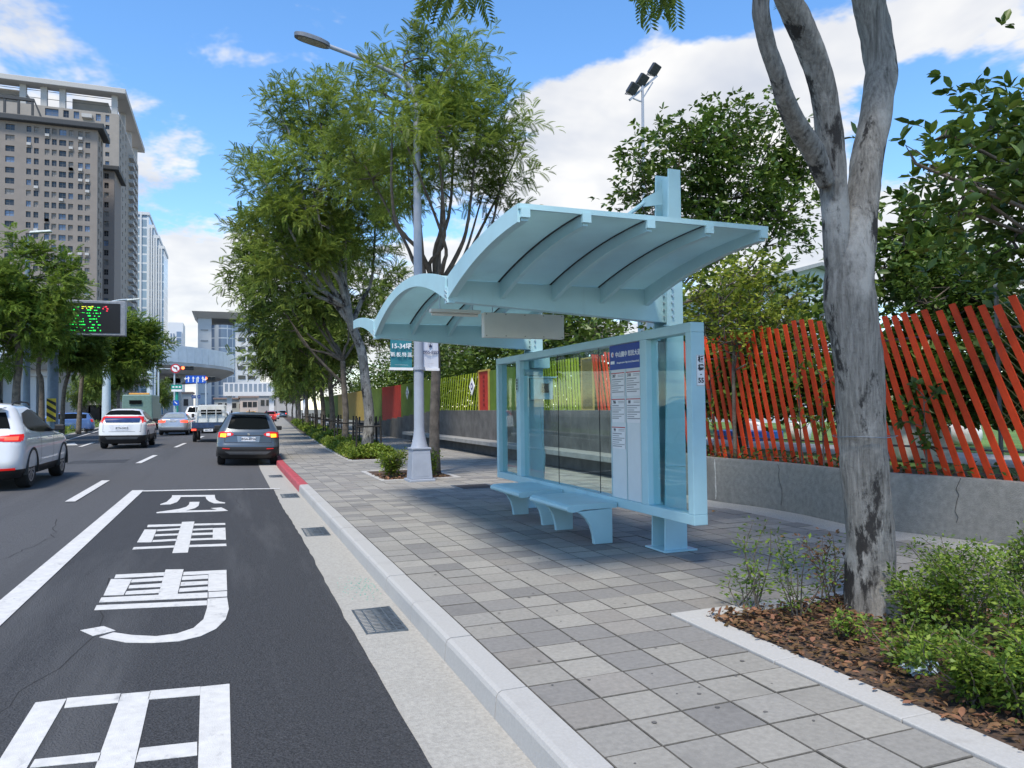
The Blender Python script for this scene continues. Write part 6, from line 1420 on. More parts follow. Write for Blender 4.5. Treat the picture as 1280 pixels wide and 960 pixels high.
# signs and signals over the junction
m_sblue = mat('sign blue', (.01, .09, .5), .4, var=.03); m_sgreen = mat('sign green', (.01, .30, .22), .4, var=.03); m_swhite = m_wtext
def poleat(name, label, px, Y, top, m, r=.08, cat='sign'):
    p = on_y(px, 505, Y); z = on_y(px, top, Y)[2]; t = thing(name, label, cat, (p[0], Y, 0), w=True); b = MB(); b.tube([(p[0], Y, 0), (p[0], Y, z)], r, 8); b.build('pole', m, t); return t, p[0]
Ys = 88.0
def rect(px0, py0, px1, py1, Y, th, name, m, t, bevel=0):
    a, c = on_y(px0, py1, Y), on_y(px1, py0, Y); b = MB(); b.bb(a[0], c[0], Y, Y+th, a[2], c[2]); return b.build(name, m, t, bevel=bevel), a, c
t, x = poleat('turn_ban_sign', 'round red bordered no left turn sign on its pole', 218, Ys, 462, m_postl)
c = on_y(219.5, 460.5, Ys-.2); b = MB(); b.lathe([(.50, -.02), (.50, .02)], 24, tuple(c), 'y'); b.build('disc', mat('sign red', (.5, .015, .03), .4), t)
b = MB(); b.lathe([(.37, -.028), (.37, -.0205)], 24, tuple(c), 'y'); b.build('face', m_swhite, t)
b = MB(); b.bar((c[0]+.12, c[1]-.035, c[2]-.22), (c[0]+.12, c[1]-.035, c[2]+.08), .012, .09); b.bar((c[0]+.15, c[1]-.035, c[2]+.08), (c[0]-.12, c[1]-.035, c[2]+.08), .012, .09); b.prism3([(c[0]-.26, c[1]-.041, c[2]+.08), (c[0]-.1, c[1]-.041, c[2]+.19), (c[0]-.1, c[1]-.041, c[2]-.03)], (0, .008, 0)); b.build('arrow', m_ink, t)
b = MB(); b.bar((c[0]-.26, c[1]-.046, c[2]+.26), (c[0]+.26, c[1]-.046, c[2]-.26), .008, .07); b.build('bar', mat('sign red', (.5, .015, .03)), t)
def signal(label, px, py, Y, armto):
    c = on_y(px, py, Y); t = thing('traffic_light', label, 'traffic light', (c[0], Y, c[2]), group='red traffic lights over the junction', w=True)
    b = MB(); b.box((c[0], Y, c[2]), (1.35, .22, .46)); b.build('housing', mat('signal housing', (.03, .035, .03), .5), t, bevel=.08)
    for k, mm in enumerate((emis('signal red', (1, .12, .04), 3.0), m_clad, m_clad)):
        b = MB(); b.lathe([(.17, -.13), (.17, -.1)], 14, (c[0]-.42+.42*k, Y, c[2]), 'y'); b.build('lamp', mm, t)
        b = MB(); b.grid([[(c[0]-.42+.42*k+.185*math.cos(a*PI/8), Y+dy_, c[2]+.185*math.sin(a*PI/8)) for a in range(9)] for dy_ in (-.24, -.11)]); b.build('visor', m_clad, t)
    q = on_y(*armto, Y); b = MB(); b.tube([(c[0]-.5, Y+.15, c[2]-.1), (q[0], Y+.15, q[2])], .05, 6); b.tube([(q[0], Y+.15, 0), (q[0], Y+.15, q[2])], .09, 8); b.build('mast', m_postl, t)
signal('red traffic light right of the round no left turn sign', 234, 460, Ys, (198, 461)); signal('red traffic light beside the blue lane sign', 262, 473, Ys+6, (257.5, 476))
t, x = poleat('lane_sign', 'blue lane direction sign with four white arrows', 246, Ys+4, 472, m_postl); o, a, c = rect(232, 469.5, 257, 479, Ys+4, .06, 'board', m_sblue, t)
for k in range(4):
    xx = a[0]+(c[0]-a[0])*(.14+.24*k); h_ = c[2]-a[2]; y_ = Ys+3.985; b = MB(); b.bb(xx-.05, xx+.05, y_, y_+.01, a[2]+h_*.15, a[2]+h_*.62)
    if k == 0: b.bb(xx-.3, xx-.05, y_, y_+.01, a[2]+h_*.55, a[2]+h_*.66); b.prism3([(xx-.45, y_, a[2]+h_*.6), (xx-.28, y_, a[2]+h_*.82), (xx-.28, y_, a[2]+h_*.4)], (0, .01, 0))
    elif k == 3: b.bb(xx+.05, xx+.22, y_, y_+.01, a[2]+h_*.42, a[2]+h_*.54); b.prism3([(xx+.38, y_, a[2]+h_*.48), (xx+.2, y_, a[2]+h_*.7), (xx+.2, y_, a[2]+h_*.26)], (0, .01, 0))
    if k in (0, 1, 2, 3): b.prism3([(xx, y_, a[2]+h_*.9), (xx-.15, y_, a[2]+h_*.62), (xx+.15, y_, a[2]+h_*.62)], (0, .01, 0))
    b.build('arrow', m_swhite, t)
t, x = poleat('direction_sign', 'green and white direction sign on a teal pole', 221, Ys-2, 485, m_sgreen, .16); o, a, c = rect(214, 481, 227.5, 486.5, Ys-2.3, .05, 'green_board', m_sgreen, t); rect(214.2, 486.8, 227.3, 489.5, Ys-2.3, .05, 'white_board', m_swhite, t)
b = MB()
for k in range(3): b.box((a[0]+(c[0]-a[0])*(.2+.3*k), Ys-2.32, (a[2]+c[2])/2), (.2, .01, .16))
b.build('lettering', m_swhite, t)
t, x = poleat('blue_arrow_sign', 'small blue sign with a white slanting arrow below the green sign', 220, Ys-5, 502, m_postl, .05); o, a, c = rect(216.5, 500.5, 223.5, 507, Ys-5.2, .04, 'board', m_sblue, t); b = MB(); b.bar((a[0]+.12, Ys-5.22, c[2]-.12), (c[0]-.15, Ys-5.22, a[2]+.15), .01, .09); b.build('arrow', m_swhite, t)
t, x = poleat('far_blue_sign', 'small far blue board sign against the viaduct pier', 245, 120, 496, m_postl, .07); o, a, c = rect(239.5, 494, 250.5, 498, 119.8, .05, 'board', m_sblue, t); b = MB()
for k in range(4): b.box((a[0]+(c[0]-a[0])*(.16+.22*k), 119.77, (a[2]+c[2])/2), (.16, .01, .2))
b.build('lettering', m_swhite, t)

# ================================================================== viaduct and footbridge
m_via = mat('viaduct concrete', (.44, .45, .45), .85, var=.1, scale=.3, stain=(.5, .6, (.33, .34, .34), (1, 1, .3))); m_barr = mat('noise barrier', (.58, .64, .68), .5, var=.06, scale=1)
via = thing('viaduct', 'curving elevated road with pale ribbed noise barriers', 'viaduct', (-20, 110, 0), w=True)
zD = 8.3
vp = smooth([(-95, 84, 0), (-60, 93, 0), (-35, 100, 0), (-18, 108, 0), (-8, 117, 0), (-3.5, 130, 0), (-5, 148, 0), (-14, 165, 0), (-40, 190, 0)], 9)
def offs(d):
    out = []
    for i, p in enumerate(vp):
        t_ = (vp[min(i+1, len(vp)-1)]-vp[max(i-1, 0)]).normalized(); out.append(p+Vector((t_.y, -t_.x, 0))*d)
    return out
R1, L1 = offs(4.2), offs(-4.2); RI, LI = offs(2.2), offs(-2.2)
b = MB(); b.grid([[(r.x, r.y, zD), (l.x, l.y, zD)] for r, l in zip(R1, L1)]); b.grid([[(r.x, r.y, zD), (r.x, r.y, zD-.45), (ri.x, ri.y, zD-1.5), (li.x, li.y, zD-1.5), (l.x, l.y, zD-.45), (l.x, l.y, zD)] for r, ri, li, l in zip(R1, RI, LI, L1)]); b.build('deck', m_via, via)
for ln in (R1, L1):
    ro = offs(4.2 if ln is R1 else -4.2)
    for i in range(0, len(ln)-1):
        a, c = ln[i], ln[i+1]; n_ = max(1, int((c-a).length/1.9))
        for k in range(n_):
            p, q = a.lerp(c, k/n_), a.lerp(c, (k+1)/n_); d = (q-p).normalized()*.03
            if ln is L1 and p.x < -50: continue
            b = MB(); b.bar((p.x+d.x, p.y+d.y, zD+1.15), (q.x-d.x, q.y-d.y, zD+1.15), .10, 2.3); b.build('barrier_panel', m_barr, via)
for (x, y, h_) in ((-7.6, 119, 0), (-27, 103.5, 0), (-47, 96.5, 0), (-70, 90, 0)):
    b = MB(); b.box((x, y, 3.2), (2.3, 2.0, 6.4)); b.add([(x-1.2, y-1.0, 5.6), (x+1.2, y-1.0, 5.6), (x+1.2, y+1, 5.6), (x-1.2, y+1, 5.6), (x-2.6, y-1.0, 6.82), (x+2.6, y-1.0, 6.82), (x+2.6, y+1, 6.82), (x-2.6, y+1, 6.82)], [(0, 1, 5, 4), (1, 2, 6, 5), (2, 3, 7, 6), (3, 0, 4, 7), (4, 5, 6, 7)]); pr = b.build('pier', m_via, via, bevel=.06)
    b = MB()
    for k in range(-2, 3): b.bb(x+k*.4-.05, x+k*.4+.05, y-1.06, y-1.005, .2, 5.5)
    b.build('pier_rib', m_via, pr)
Yb = 165.0; fa, fb = on_y(279, 492, Yb), on_y(352, 478, Yb)
t = thing('footbridge', 'white railed footbridge crossing the road in the distance', 'footbridge', (fa[0], Yb, 0), w=True); mw = mat('footbridge white', (.7, .7, .69), .6, var=.05, scale=.5)
b = MB(); b.bb(fa[0], fb[0]+6, Yb, Yb+3, fa[2]-.5, fa[2]+.35); b.build('deck', mw, t); b = MB(); b.bb(fa[0], fb[0]+6, Yb, Yb+.12, fb[2]-.3, fb[2]-.05); b.build('top_rail', mw, t)
k = 0; x = fa[0]
while x < fb[0]+6:
    b = MB(); b.bb(x, x+.3, Yb+.01, Yb+.11, fa[2]+.35, fb[2]-.3); b.build('post', mw, t); x += .95
for x in (fa[0]+1.2, fb[0]-2.0, fb[0]+5): b = MB(); b.bb(x-.5, x+.5, Yb+.8, Yb+2.0, 0, fa[2]-.5); b.build('pier', mw, t)
b = MB(); b.bb(fa[0], fb[0]+6, Yb+2.88, Yb+3, fa[2]+.35, fb[2]-.1); b.build('far_parapet', mat('parapet glass', (.2, .25, .3), .3), t)

# ================================================================== buildings
def facade(b, O, U, W_, H_, hx, hz, depth):
    """wall face with real window openings: O corner at ground, U unit vector along the wall, outward normal to the right of U turned down"""
    O = Vector(O); U = Vector(U); Nn = Vector((U.y, -U.x, 0)); bx = sorted({0, W_, *[v for h in hx for v in h]}); bz = sorted({0, H_, *[v for h in hz for v in h]})
    def P(x, z, d=0): p = O+U*x-Nn*d; return (p.x, p.y, O.z+z)
    for x0, x1 in zip(bx, bx[1:]):
        inx = any(h[0] <= x0 and x1 <= h[1] for h in hx)
        if not inx: b.add([P(x0, 0), P(x1, 0), P(x1, H_), P(x0, H_)], [(0, 1, 2, 3)]); continue
        for z0, z1 in zip(bz, bz[1:]):
            if any(h[0] <= z0 and z1 <= h[1] for h in hz):
                q = [P(x0, z0), P(x1, z0), P(x1, z1), P(x0, z1), P(x0, z0, depth), P(x1, z0, depth), P(x1, z1, depth), P(x0, z1, depth)]; b.add(q, [(0, 1, 5, 4), (1, 2, 6, 5), (2, 3, 7, 6), (3, 0, 4, 7)])
            else: b.add([P(x0, z0), P(x1, z0), P(x1, z1), P(x0, z1)], [(0, 1, 2, 3)])
m_wing = [mat('window glass dark', (.03, .032, .036), .12, var=.1, objrand=.4), mat('window glass blue', (.13, .18, .27), .1, var=.1, objrand=.3), mat('window curtain', (.20, .19, .18), .5, var=.1, objrand=.3)]
m_wfr = mat('window frame grey', (.12, .12, .12), .6)
WM = {}
def windows(t, O, U, hx, hz, depth, rng, weights=(6, 2, 3), zmin=0, open_=False):
    O = Vector(O); U = Vector(U); Nn = Vector((U.y, -U.x, 0)); rot = math.atan2(U.y, U.x)
    for (x0, x1) in hx:
        for (z0, z1) in hz:
            if z0 < zmin: continue
            key = (round(x1-x0, 2), round(z1-z0, 2), rng.choices((0, 1, 2), weights)[0])
            if key not in WM:
                w_, h_ = key[:2]; b = MB(); b.bb(0, w_, -.02, .02, 0, h_); b.cur = 1
                b.bb(w_/2-.04, w_/2+.04, -.06, -.021, 0, h_); b.bb(0, w_/2-.04, -.055, -.021, h_*.45-.03, h_*.45+.03); b.bb(w_/2+.04, w_, -.055, -.021, h_*.45-.03, h_*.45+.03)
                WM[key] = b.mesh('window', [m_wing[key[2]], m_wfr])
            p = O+U*x0-Nn*depth; put('window', WM[key], t, (p.x, p.y, O.z+z0), (0, 0, rot))
rb_ = random.Random(8)
m_tan = mat('brown grey tile wall', (.21, .188, .168), .8, var=.06, scale=.4); m_tan2 = mat('tan tile wall', (.28, .258, .232), .8, var=.06, scale=.4); m_dkroof = mat('dark roof edge', (.03, .035, .04), .6); m_pale = mat('pale parapet', (.42, .42, .41), .7)  # tile tones lightened so the colour carries some distance haze
def XY(px, Y): return float(on_y(px, 300, Y)[0])
# front apartment block
YA = 215.0; cA = on_y(122, 163, YA); xr = cA[0]; xl = XY(-60, YA); HA = cA[2]
tA = thing('apartment_block', 'brown apartment block with dark roof edge at the far left', 'building', (xr-10, YA, 0), group='towers at the left', w=True)
fl = HA/27.5; hz = [(HA-fl*(k+1)+fl*.18, HA-fl*(k+1)+fl*.72) for k in range(26)]
cols = [(5.5, 17), (32, 38), (41.5, 47.5), (55, 61), (64, 70), (73, 82), (85, 91), (97, 103), (106, 112)]; hx = [(round(XY(a, YA)-xl, 2), round(XY(c, YA)-xl, 2)) for a, c in cols]
b = MB(); facade(b, (xl, YA, 0), (1, 0, 0), xr-xl, HA, hx, hz, .5); b.build('front_wall', m_tan, tA, fix=False); windows(tA, (xl, YA, 0), (1, 0, 0), hx, hz, .4, rb_)
dA = float(on_x(129, 170, xr)[1])-YA
hxs = [(dA*.2, dA*.35), (dA*.6, dA*.75)]
b = MB(); facade(b, (xr, YA, 0), (0, 1, 0), dA, HA, hxs, hz, .4); b.bb(xl, xr-.6, YA+.6, YA+dA, 0, HA-.2); b.build('side_wall', m_tan, tA, fix=False); windows(tA, (xr, YA, 0), (0, 1, 0), hxs, hz, .35, rb_)
b = MB(); b.bb(xl-1, xr+1.6, YA-1.6, YA+dA+1, HA, HA+1.5); b.build('roof_edge', m_dkroof, tA, bevel=.2)
b = MB()
xx = xl+1
while xx < XY(38, YA): b.bb(xx, xx+.5, YA+1, YA+1.6, HA+1.5, HA+6); xx += 3
b.bb(xl, XY(40, YA), YA+.9, YA+1.7, HA+6, HA+6.7); b.add([(XY(38, YA), YA+1, HA+6.7), (XY(40, YA), YA+1, HA+6.7), (XY(52, YA), YA+1, HA+1.5), (XY(49, YA), YA+1, HA+1.5)], [(0, 1, 2, 3)]); b.build('roof_pergola', m_dkroof, tA)
for k in range(34):      # air conditioners hung under windows
    hxk = rb_.choice(hx[1:]); hzk = rb_.choice(hz[:18]); b = MB(); x_ = xl+hxk[0]+.1; b.bb(x_, x_+.9, YA-.45, YA-.02, hzk[0]-.75, hzk[0]-.1); b.build('air_conditioner', m_pale, tA)
# side wing
YC = 232.0; cC = on_y(143, 214, YC); xcr = cC[0]; xcl = XY(120, YC); HC = cC[2]; tC = thing('apartment_wing', 'narrow darker apartment wing beside the brown block', 'building', (xcr, YC, 0), group='towers at the left', w=True)
hz2 = [(HC-fl*(k+1)+fl*.15, HC-fl*(k+1)+fl*.72) for k in range(22)]; hx2 = [(XY(124.5, YC)-xcl, XY(128, YC)-xcl), (XY(130, YC)-xcl, XY(135.5, YC)-xcl)]
b = MB(); facade(b, (xcl, YC, 0), (1, 0, 0), xcr-xcl, HC, hx2, hz2, .5); b.bb(xcl+.01, xcr-.01, YC+.6, YC+14, 0, HC); b.build('wall', mat('dim brown wall', (.2, .175, .16), .8, var=.06), tC, fix=False); windows(tC, (xcl, YC, 0), (1, 0, 0), hx2, hz2, .4, rb_)
b = MB(); b.bb(xcl, xcr+1.3, YC-1.3, YC+15, HC, HC+1.3); b.build('roof_edge', m_dkroof, tC, bevel=.2)
# tall tower with crown frame
YB = 250.0; cB = on_y(149, 113, YB); xbr = cB[0]; xbl = XY(-80, YB); HT = cB[2]; HB = on_y(149, 143, YB)[2]; tB = thing('tall_tower', 'tall tan apartment tower with an open frame crown', 'building', (xbr-10, YB, 0), group='towers at the left', w=True)
fb_ = fl*1.02; hz3 = [(HB-fb_*(k+1)+fb_*.2, HB-fb_*(k+1)+fb_*.68) for k in range(33)]; hz3[0] = (hz3[0][0]-fb_*.2, hz3[0][1]+fb_*.1)
hx3 = [(XY(a, YB)-xbl, XY(c, YB)-xbl) for a, c in ((55, 72), (78, 85), (91, 98), (119, 125), (131, 136))]
b = MB(); facade(b, (xbl, YB, 0), (1, 0, 0), xbr-xbl, HB, hx3, hz3, .6); b.build('front_wall', m_tan2, tB, fix=False); windows(tB, (xbl, YB, 0), (1, 0, 0), hx3, hz3, .45, rb_, (2, 6, 1), zmin=HB*.5)
yE = float(on_x(172.5, 300, xbr)[1]); dB = yE-YB; hxs = [(dB*f, dB*f+1.5) for f in (.05, .16, .3, .78, .9)]
b = MB(); facade(b, (xbr, YB, 0), (0, 1, 0), dB, HB, hxs, hz3, .5); b.bb(xbl, xbr-.7, YB+.7, yE, 0, HB-.2); b.build('side_wall', m_tan2, tB, fix=False); windows(tB, (xbr, YB, 0), (0, 1, 0), hxs, hz3, .4, rb_, (4, 3, 2), zmin=HB*.25)
for k in range(2, 33):
    z = HB-fb_*k-.2
    for f in (.46, .62): b = MB(); b.bb(xbr, xbr+1.4, YB+dB*f, YB+dB*(f+.11), z, z+1.1); b.build('balcony', m_pale, tB)
b = MB(); b.bb(XY(102, YB), XY(115, YB), YB-1.5, YB, HB-fb_*.9, HB-fb_*.5); b.bb(XY(102, YB), XY(115, YB), YB-1.5, YB, HB-fb_*1.8, HB-fb_*1.4); b.build('front_balcony', m_pale, tB)
b = MB(); b.bb(xbl-1, xbr+2, YB-2, YB+3, HT-1.6, HT); b.bb(xbr-2, xbr+2, YB+3, yE+2, HT-1.599, HT-.001); b.build('crown_slab', m_pale, tB, bevel=.15)
for px_ in (26.5, 53, 76.5, 142): x_ = XY(px_, YB); b = MB(); b.bb(x_-.8, x_+.8, YB+.2, YB+1.8, HB, HT-1.6); b.build('crown_column', m_pale, tB)
for f in (.3, .62, .95): b = MB(); b.bb(xbr-1.6, xbr-.1, YB+dB*f-.8, YB+dB*f+.8, HB, HT-1.6); b.build('crown_column', m_pale, tB)
b = MB(); b.bb(XY(86, YB), XY(132, YB), YB+4, YB+16, HB, HB+(HT-HB)*.62); b.build('roof_house', m_tan2, tB); b = MB(); b.bb(xbl, XY(26, YB), YB+4, YB+16, HB, HB+(HT-HB)*.7); b.build('roof_house', m_tan2, tB)
b = MB()
for z in (.3, .6): b.tube([(xbl, YB+.4, HB+(HT-HB)*z), (xbr-.2, YB+.4, HB+(HT-HB)*z)], .09, 5)
b.build('crown_rail', m_steel, tB)
# glass towers; distance haze is put into their pale base colours
def curtain(name, base, line, sx, sz, rough=.15, off=0.0, mort=.08):
    m = bpy.data.materials.new(name); m.use_nodes = True; nt = m.node_tree; N = nt.nodes; L = nt.links; bs = N['Principled BSDF']; bs.inputs['Roughness'].default_value = rough
    tc = N.new('ShaderNodeTexCoord'); sp = N.new('ShaderNodeSeparateXYZ'); L.new(tc.outputs['Object'], sp.inputs[0]); ad = N.new('ShaderNodeMath'); L.new(sp.outputs[0], ad.inputs[0]); L.new(sp.outputs[1], ad.inputs[1])
    cb = N.new('ShaderNodeCombineXYZ'); L.new(ad.outputs[0], cb.inputs[0]); L.new(sp.outputs[2], cb.inputs[1]); br = N.new('ShaderNodeTexBrick'); L.new(cb.outputs[0], br.inputs['Vector']); br.offset = off
    br.inputs['Color1'].default_value = (*base, 1); br.inputs['Color2'].default_value = (*[c*.75 for c in base], 1); br.inputs['Mortar'].default_value = (*line, 1); br.inputs['Scale'].default_value = 1; br.inputs['Brick Width'].default_value = sx; br.inputs['Row Height'].default_value = sz; br.inputs['Mortar Size'].default_value = mort
    L.new(br.outputs[0], bs.inputs['Base Color']); return m
mg1 = curtain('haze pale glass tower skin', (.30, .42, .52), (.62, .68, .72), 2.6, 3.6, .15, 0, .35); mg2 = curtain('blue glass skin', (.18, .25, .36), (.42, .48, .54), 3.2, 3.6, .1, 0, .22); mg3 = curtain('stone office skin', (.22, .27, .32), (.52, .55, .57), 4.5, 4.0, .3, 0, 1.1)
Yg = 330.0; tG = thing('glass_tower', 'pale stepped glass tower right of the apartment towers', 'building', (XY(188, Yg), Yg, 0), group='towers at the left', w=True)
for (pa, pb, py_, dd) in ((166, 186.5, 268, 30), (186.5, 192.5, 285, 27), (192.5, 198.8, 298, 24), (198.8, 205, 311, 21)):
    b = MB(); zt_ = on_y(pa, py_, Yg)[2]; b.bb(XY(pa, Yg), XY(pb, Yg)-.02, Yg-dd*.02, Yg+dd, 0, zt_); st_ = b.build('tower_step', mg1, tG)
    b = MB(); b.bb(XY(pa, Yg)-.2, XY(pb, Yg)+.2, Yg-dd*.02-.4, Yg+dd, zt_, zt_+1.2); b.build('parapet', mat('tower white', (.62, .66, .68), .5), st_)
    for f in (.0, .5): b = MB(); x_ = XY(pa, Yg)+(XY(pb, Yg)-XY(pa, Yg))*f; b.bb(x_-.3, x_+.3, Yg-dd*.02-.5, Yg-dd*.02, 0, zt_); b.build('fin', mat('tower white', (.62, .66, .68)), st_)
Yh = 420.0; tH = thing('far_tower', 'small pale far tower with a dark glass strip', 'building', (XY(216, Yh), Yh, 0), group='towers at the left', w=True)
b = MB(); zt_ = on_y(216, 403, Yh)[2]; b.bb(XY(206.5, Yh), XY(229, Yh), Yh, Yh+20, 0, zt_); b.build('wall', mat('far tower white', (.6, .63, .66), .6, var=.04), tH); b = MB(); b.bb(XY(221, Yh), XY(227.5, Yh), Yh-.5, Yh, 0, zt_*.9); b.build('glass_strip', mg2, tH)
for px_ in (213.5, 217): b = MB(); b.bb(XY(px_, Yh), XY(px_+1.2, Yh), Yh-.4, Yh, 0, zt_*.88); b.build('window_strip', mg2, tH)
# office with bowed glass front and flared roof
Yo = 300.0; tO = thing('office_building', 'grey office building with a bowed glass front and flared roof', 'building', (XY(270, Yo), Yo, 0), group='towers at the left', w=True); zt_ = on_y(265, 398, Yo)[2]
x0, x1, x2, x3 = XY(247.5, Yo), XY(264.5, Yo), XY(293.5, Yo), XY(325, Yo); m_off = mat('office stone', (.62, .65, .66), .7, var=.05, scale=.3)
b = MB(); b.bb(x0, x1, Yo, Yo+25, 0, zt_); b.bb(x2, x3, Yo+.3, Yo+25, 0, zt_*.97); wl = b.build('wall', m_off, tO)
b = MB(); b.add(*(lambda P: ([(x, y, z) for z in (0, zt_*.93) for x, y in P], [(i, i+1, len(P)+i+1, len(P)+i) for i in range(len(P)-1)]))([(x1+(x2-x1)*k/10, Yo-2.4*math.sin(PI*k/10)) for k in range(11)])); b.build('bowed_glass', mg2, tO)
for k in range(9):
    for xx in (x2+1.2, x2+4.6): b = MB(); b.bb(xx, xx+2.6, Yo+.1, Yo+.3, zt_*(.07+.1*k), zt_*(.07+.1*k)+1.4); b.build('window', m_wing[0], tO)
for k in range(8): b = MB(); b.bb(x0+1, x1-1.2, Yo-.2, Yo, zt_*(.1+.11*k), zt_*(.1+.11*k)+.5); b.build('ledge_line', mat('office line', (.34, .37, .39), .6), tO)
b = MB(); b.add([(x0-.3, Yo-.6, zt_), (x3+1, Yo-.6, zt_), (x3+1, Yo+26, zt_), (x0-.3, Yo+26, zt_), (x0-2.0, Yo-3.4, zt_+2.2), (x3+2, Yo-3.4, zt_+2.2), (x3+2, Yo+27, zt_+2.2), (x0-2.0, Yo+27, zt_+2.2)], [(3, 2, 1, 0), (4, 5, 6, 7), (0, 1, 5, 4), (1, 2, 6, 5), (2, 3, 7, 6), (3, 0, 4, 7)]); b.build('flared_roof', mat('hazed flared roof stone', (.6, .58, .55), .8), tO)  # roof stone colour lightened to stand for distance haze
# low white building with columns behind the median, shops and far low houses
Yl = 105.0; tL = thing('low_white_building', 'low white building with columns and shopfronts behind the median', 'building', (XY(40, Yl), Yl, 0), w=True); mwl = mat('low building white', (.58, .58, .57), .7, var=.08, scale=.4)
b = MB(); b.bb(XY(-90, Yl), XY(66, Yl), Yl+4, Yl+16, 0, 9.5); b.build('wall', mwl, tL); b = MB(); b.bb(XY(-90, Yl), XY(68, Yl), Yl, Yl+4.5, 6.0, 7.4); b.build('canopy', mwl, tL)
for px_ in (-50, -12, 14, 36, 62): b = MB(); x_ = XY(px_, Yl); b.bb(x_-.8, x_+.8, Yl+.4, Yl+1.8, 0, 6.0); b.build('column', mwl, tL)
for k, px_ in enumerate((-62, -30, 0, 24, 48)):
    b = MB(); x_ = XY(px_, Yl); b.bb(x_-1.3, x_+1.3, Yl+3.9, Yl+4.0, .3, 3.2); b.build('shop_window', m_wing[0], tL); b = MB(); b.bb(x_-1.3, x_+1.3, Yl+3.9, Yl+4.0, 7.7, 9.0); b.build('window', m_wing[1], tL)
Yq = 125.0; tQ = thing('shop_house', 'grey shop building with a red sign behind the message sign trees', 'building', (XY(95, Yq), Yq, 0), w=True)
b = MB(); b.bb(XY(68, Yq), XY(140, Yq), Yq, Yq+15, 0, 15); b.build('wall', mat('shop grey wall', (.36, .35, .34), .8, var=.1, scale=.3), tQ)
for k in range(7):
    for j in range(3): b = MB(); x_ = XY(71+k*10, Yq); b.bb(x_, x_+1.0, Yq-.1, Yq, 4.5+j*3.4, 6.3+j*3.4); b.build('window', m_wing[k % 3], tQ)
for (pa, pb, za, zb, c) in ((75, 81, 3.0, 5.6, (.5, .03, .03)), (92, 96, 4.0, 8.5, (.6, .5, .05)), (100, 106, 2.5, 4, (.1, .3, .3)), (118, 130, 2.6, 3.8, (.6, .6, .6))): b = MB(); b.bb(XY(pa, Yq), XY(pb, Yq), Yq-.35, Yq-.1, za, zb); b.build('shop_sign', mat('shop sign %d' % pa, c, .5), tQ)
for k in range(5): b = MB(); x_ = XY(70+k*14, Yq); b.bb(x_, x_+1.7, Yq-.1, Yq, .2, 2.6); b.build('shop_window', m_wing[0], tQ)
for i, (pa, pb, py_, Y, c, lab) in enumerate(((300, 322, 497, 260, (.55, .45, .38), 'low cream house beneath the footbridge'), (322, 346, 494, 280, (.38, .36, .34), 'low grey house beyond the footbridge'), (268, 299, 499, 270, (.4, .42, .4), 'low pale house between pier and footbridge'), (205, 240, 492, 250, (.5, .48, .45), 'low far house left of the viaduct pier'), (345, 372, 488, 300, (.42, .41, .4), 'low far house where the pavement ends'))):
    t = thing('far_house', lab, 'house', (XY(pa, Y), Y, 0), group='low houses in the distance', w=True); z_ = on_y(pa, py_, Y)[2]; b = MB(); b.bb(XY(pa, Y), XY(pb, Y), Y, Y+12, -.3, z_); b.build('wall', mat('far house %d' % i, c, .8, var=.1, scale=.2), t)
    b = MB(); b.bb(XY(pa, Y)-.4, XY(pb, Y)+.4, Y-.5, Y+12.4, z_, z_+.5); b.build('roof', mat('far roof', (.3, .22, .19), .8), t)
    for k in range(3): b = MB(); x_ = XY(pa, Y)+(XY(pb, Y)-XY(pa, Y))*(.15+.28*k); b.bb(x_, x_+1.3, Y-.1, Y, z_*.45, z_*.75); b.build('window', m_wing[0], t)
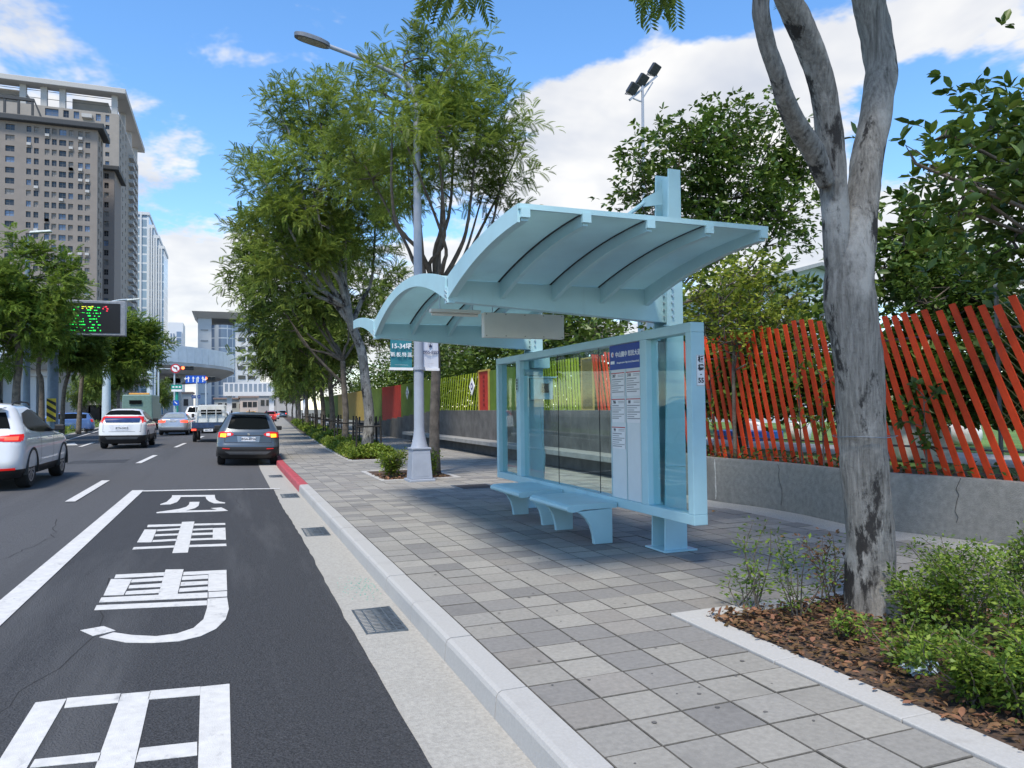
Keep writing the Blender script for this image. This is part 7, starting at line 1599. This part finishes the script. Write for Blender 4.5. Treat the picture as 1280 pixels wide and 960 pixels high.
# pale gabled building behind the fence
Yk = 30.0; a, c = on_y(945, 395, Yk), on_y(1034, 337, Yk); tK = thing('gabled_building', 'pale blue grey gabled building behind the ornamental tree', 'building', (c[0], Yk, .6), w=True); mk = mat('pale blue wall', (.5, .56, .62), .7, var=.05)
xg0, xg1 = XY(950, Yk), XY(1090, Yk); ze = on_y(950, 352, Yk)[2]; zr = on_y(1015, 334, Yk)[2]; xm = XY(1018, Yk)
b = MB(); b.prism3([(xg0, Yk, .6), (xg1, Yk, .6), (xg1, Yk, ze), (xm, Yk, zr), (xg0, Yk, ze)], (0, 12, 0)); b.build('wall', mk, tK)
b = MB(); b.prism3([(xg0-.5, Yk-.5, ze-.15), (xm, Yk-.5, zr+.02), (xm, Yk-.5, zr+.2), (xg0-.5, Yk-.5, ze+.05)], (0, 13, 0)); b.prism3([(xg1+.5, Yk-.5, ze-.15), (xm, Yk-.5, zr+.02), (xm, Yk-.5, zr+.2), (xg1+.5, Yk-.5, ze+.05)], (0, 13, 0)); b.build('roof', mat('grey roof sheet', (.3, .31, .32), .6), tK)
for k in range(4): b = MB(); x_ = xg0+.5+k*.95; b.bb(x_, x_+.6, Yk-.06, Yk, ze-2.1, ze-.9); b.build('window', m_wing[0], tK)
# floodlight mast
p = on_y(801, 170, 24); h = on_y(803, 98, 24); t = thing('floodlight_mast', 'tall mast with three angled floodlights behind the trees', 'floodlight', (p[0], 24, .6), w=True)
b = MB(); b.tube([(p[0], 24, .6), (h[0], 24, h[2]+.1)], [.09, .05], 8); b.build('mast', m_lamp, t); A_ = on_y(787, 125, 24); B_ = on_y(821, 95, 24)
b = MB(); b.bar(A_, B_, .08, .08); m1 = on_y(801, 127, 24); b.bar(m1, on_y(789, 122, 24), .04, .04); b.bar(m1, on_y(816, 103, 24), .04, .04); b.build('cross_arm', m_lamp, t)
for (px_, py_) in ((791, 111), (803, 100), (818, 87)):
    c = on_y(px_, py_, 24); b = MB(); b.box(tuple(c), (.34, .28, .42), Matrix.Rotation(.45, 3, 'Y') @ Matrix.Rotation(.5, 3, 'X')); fl_ = b.build('floodlight', mat('floodlight dark', (.035, .038, .042), .5), t, bevel=.03)
    b = MB()
    for k in range(5): b.box((c[0]-.12+.06*k, c[1]+.18, c[2]), (.015, .1, .34), Matrix.Rotation(.45, 3, 'Y') @ Matrix.Rotation(.5, 3, 'X'))
    b.build('cooling_fins', mat('floodlight dark', (.035, .038, .042)), fl_)
# far pavement on the other side of the street
b = MB(); b.bb(-200, -33, -20, 480, -.3, .22); struct(b.build('far_pavement', mat('far pavement', (.33, .32, .3), .9, var=.1, scale=.5)))

for o in list(bpy.data.objects):
    if '_w' in o: del o['_w']
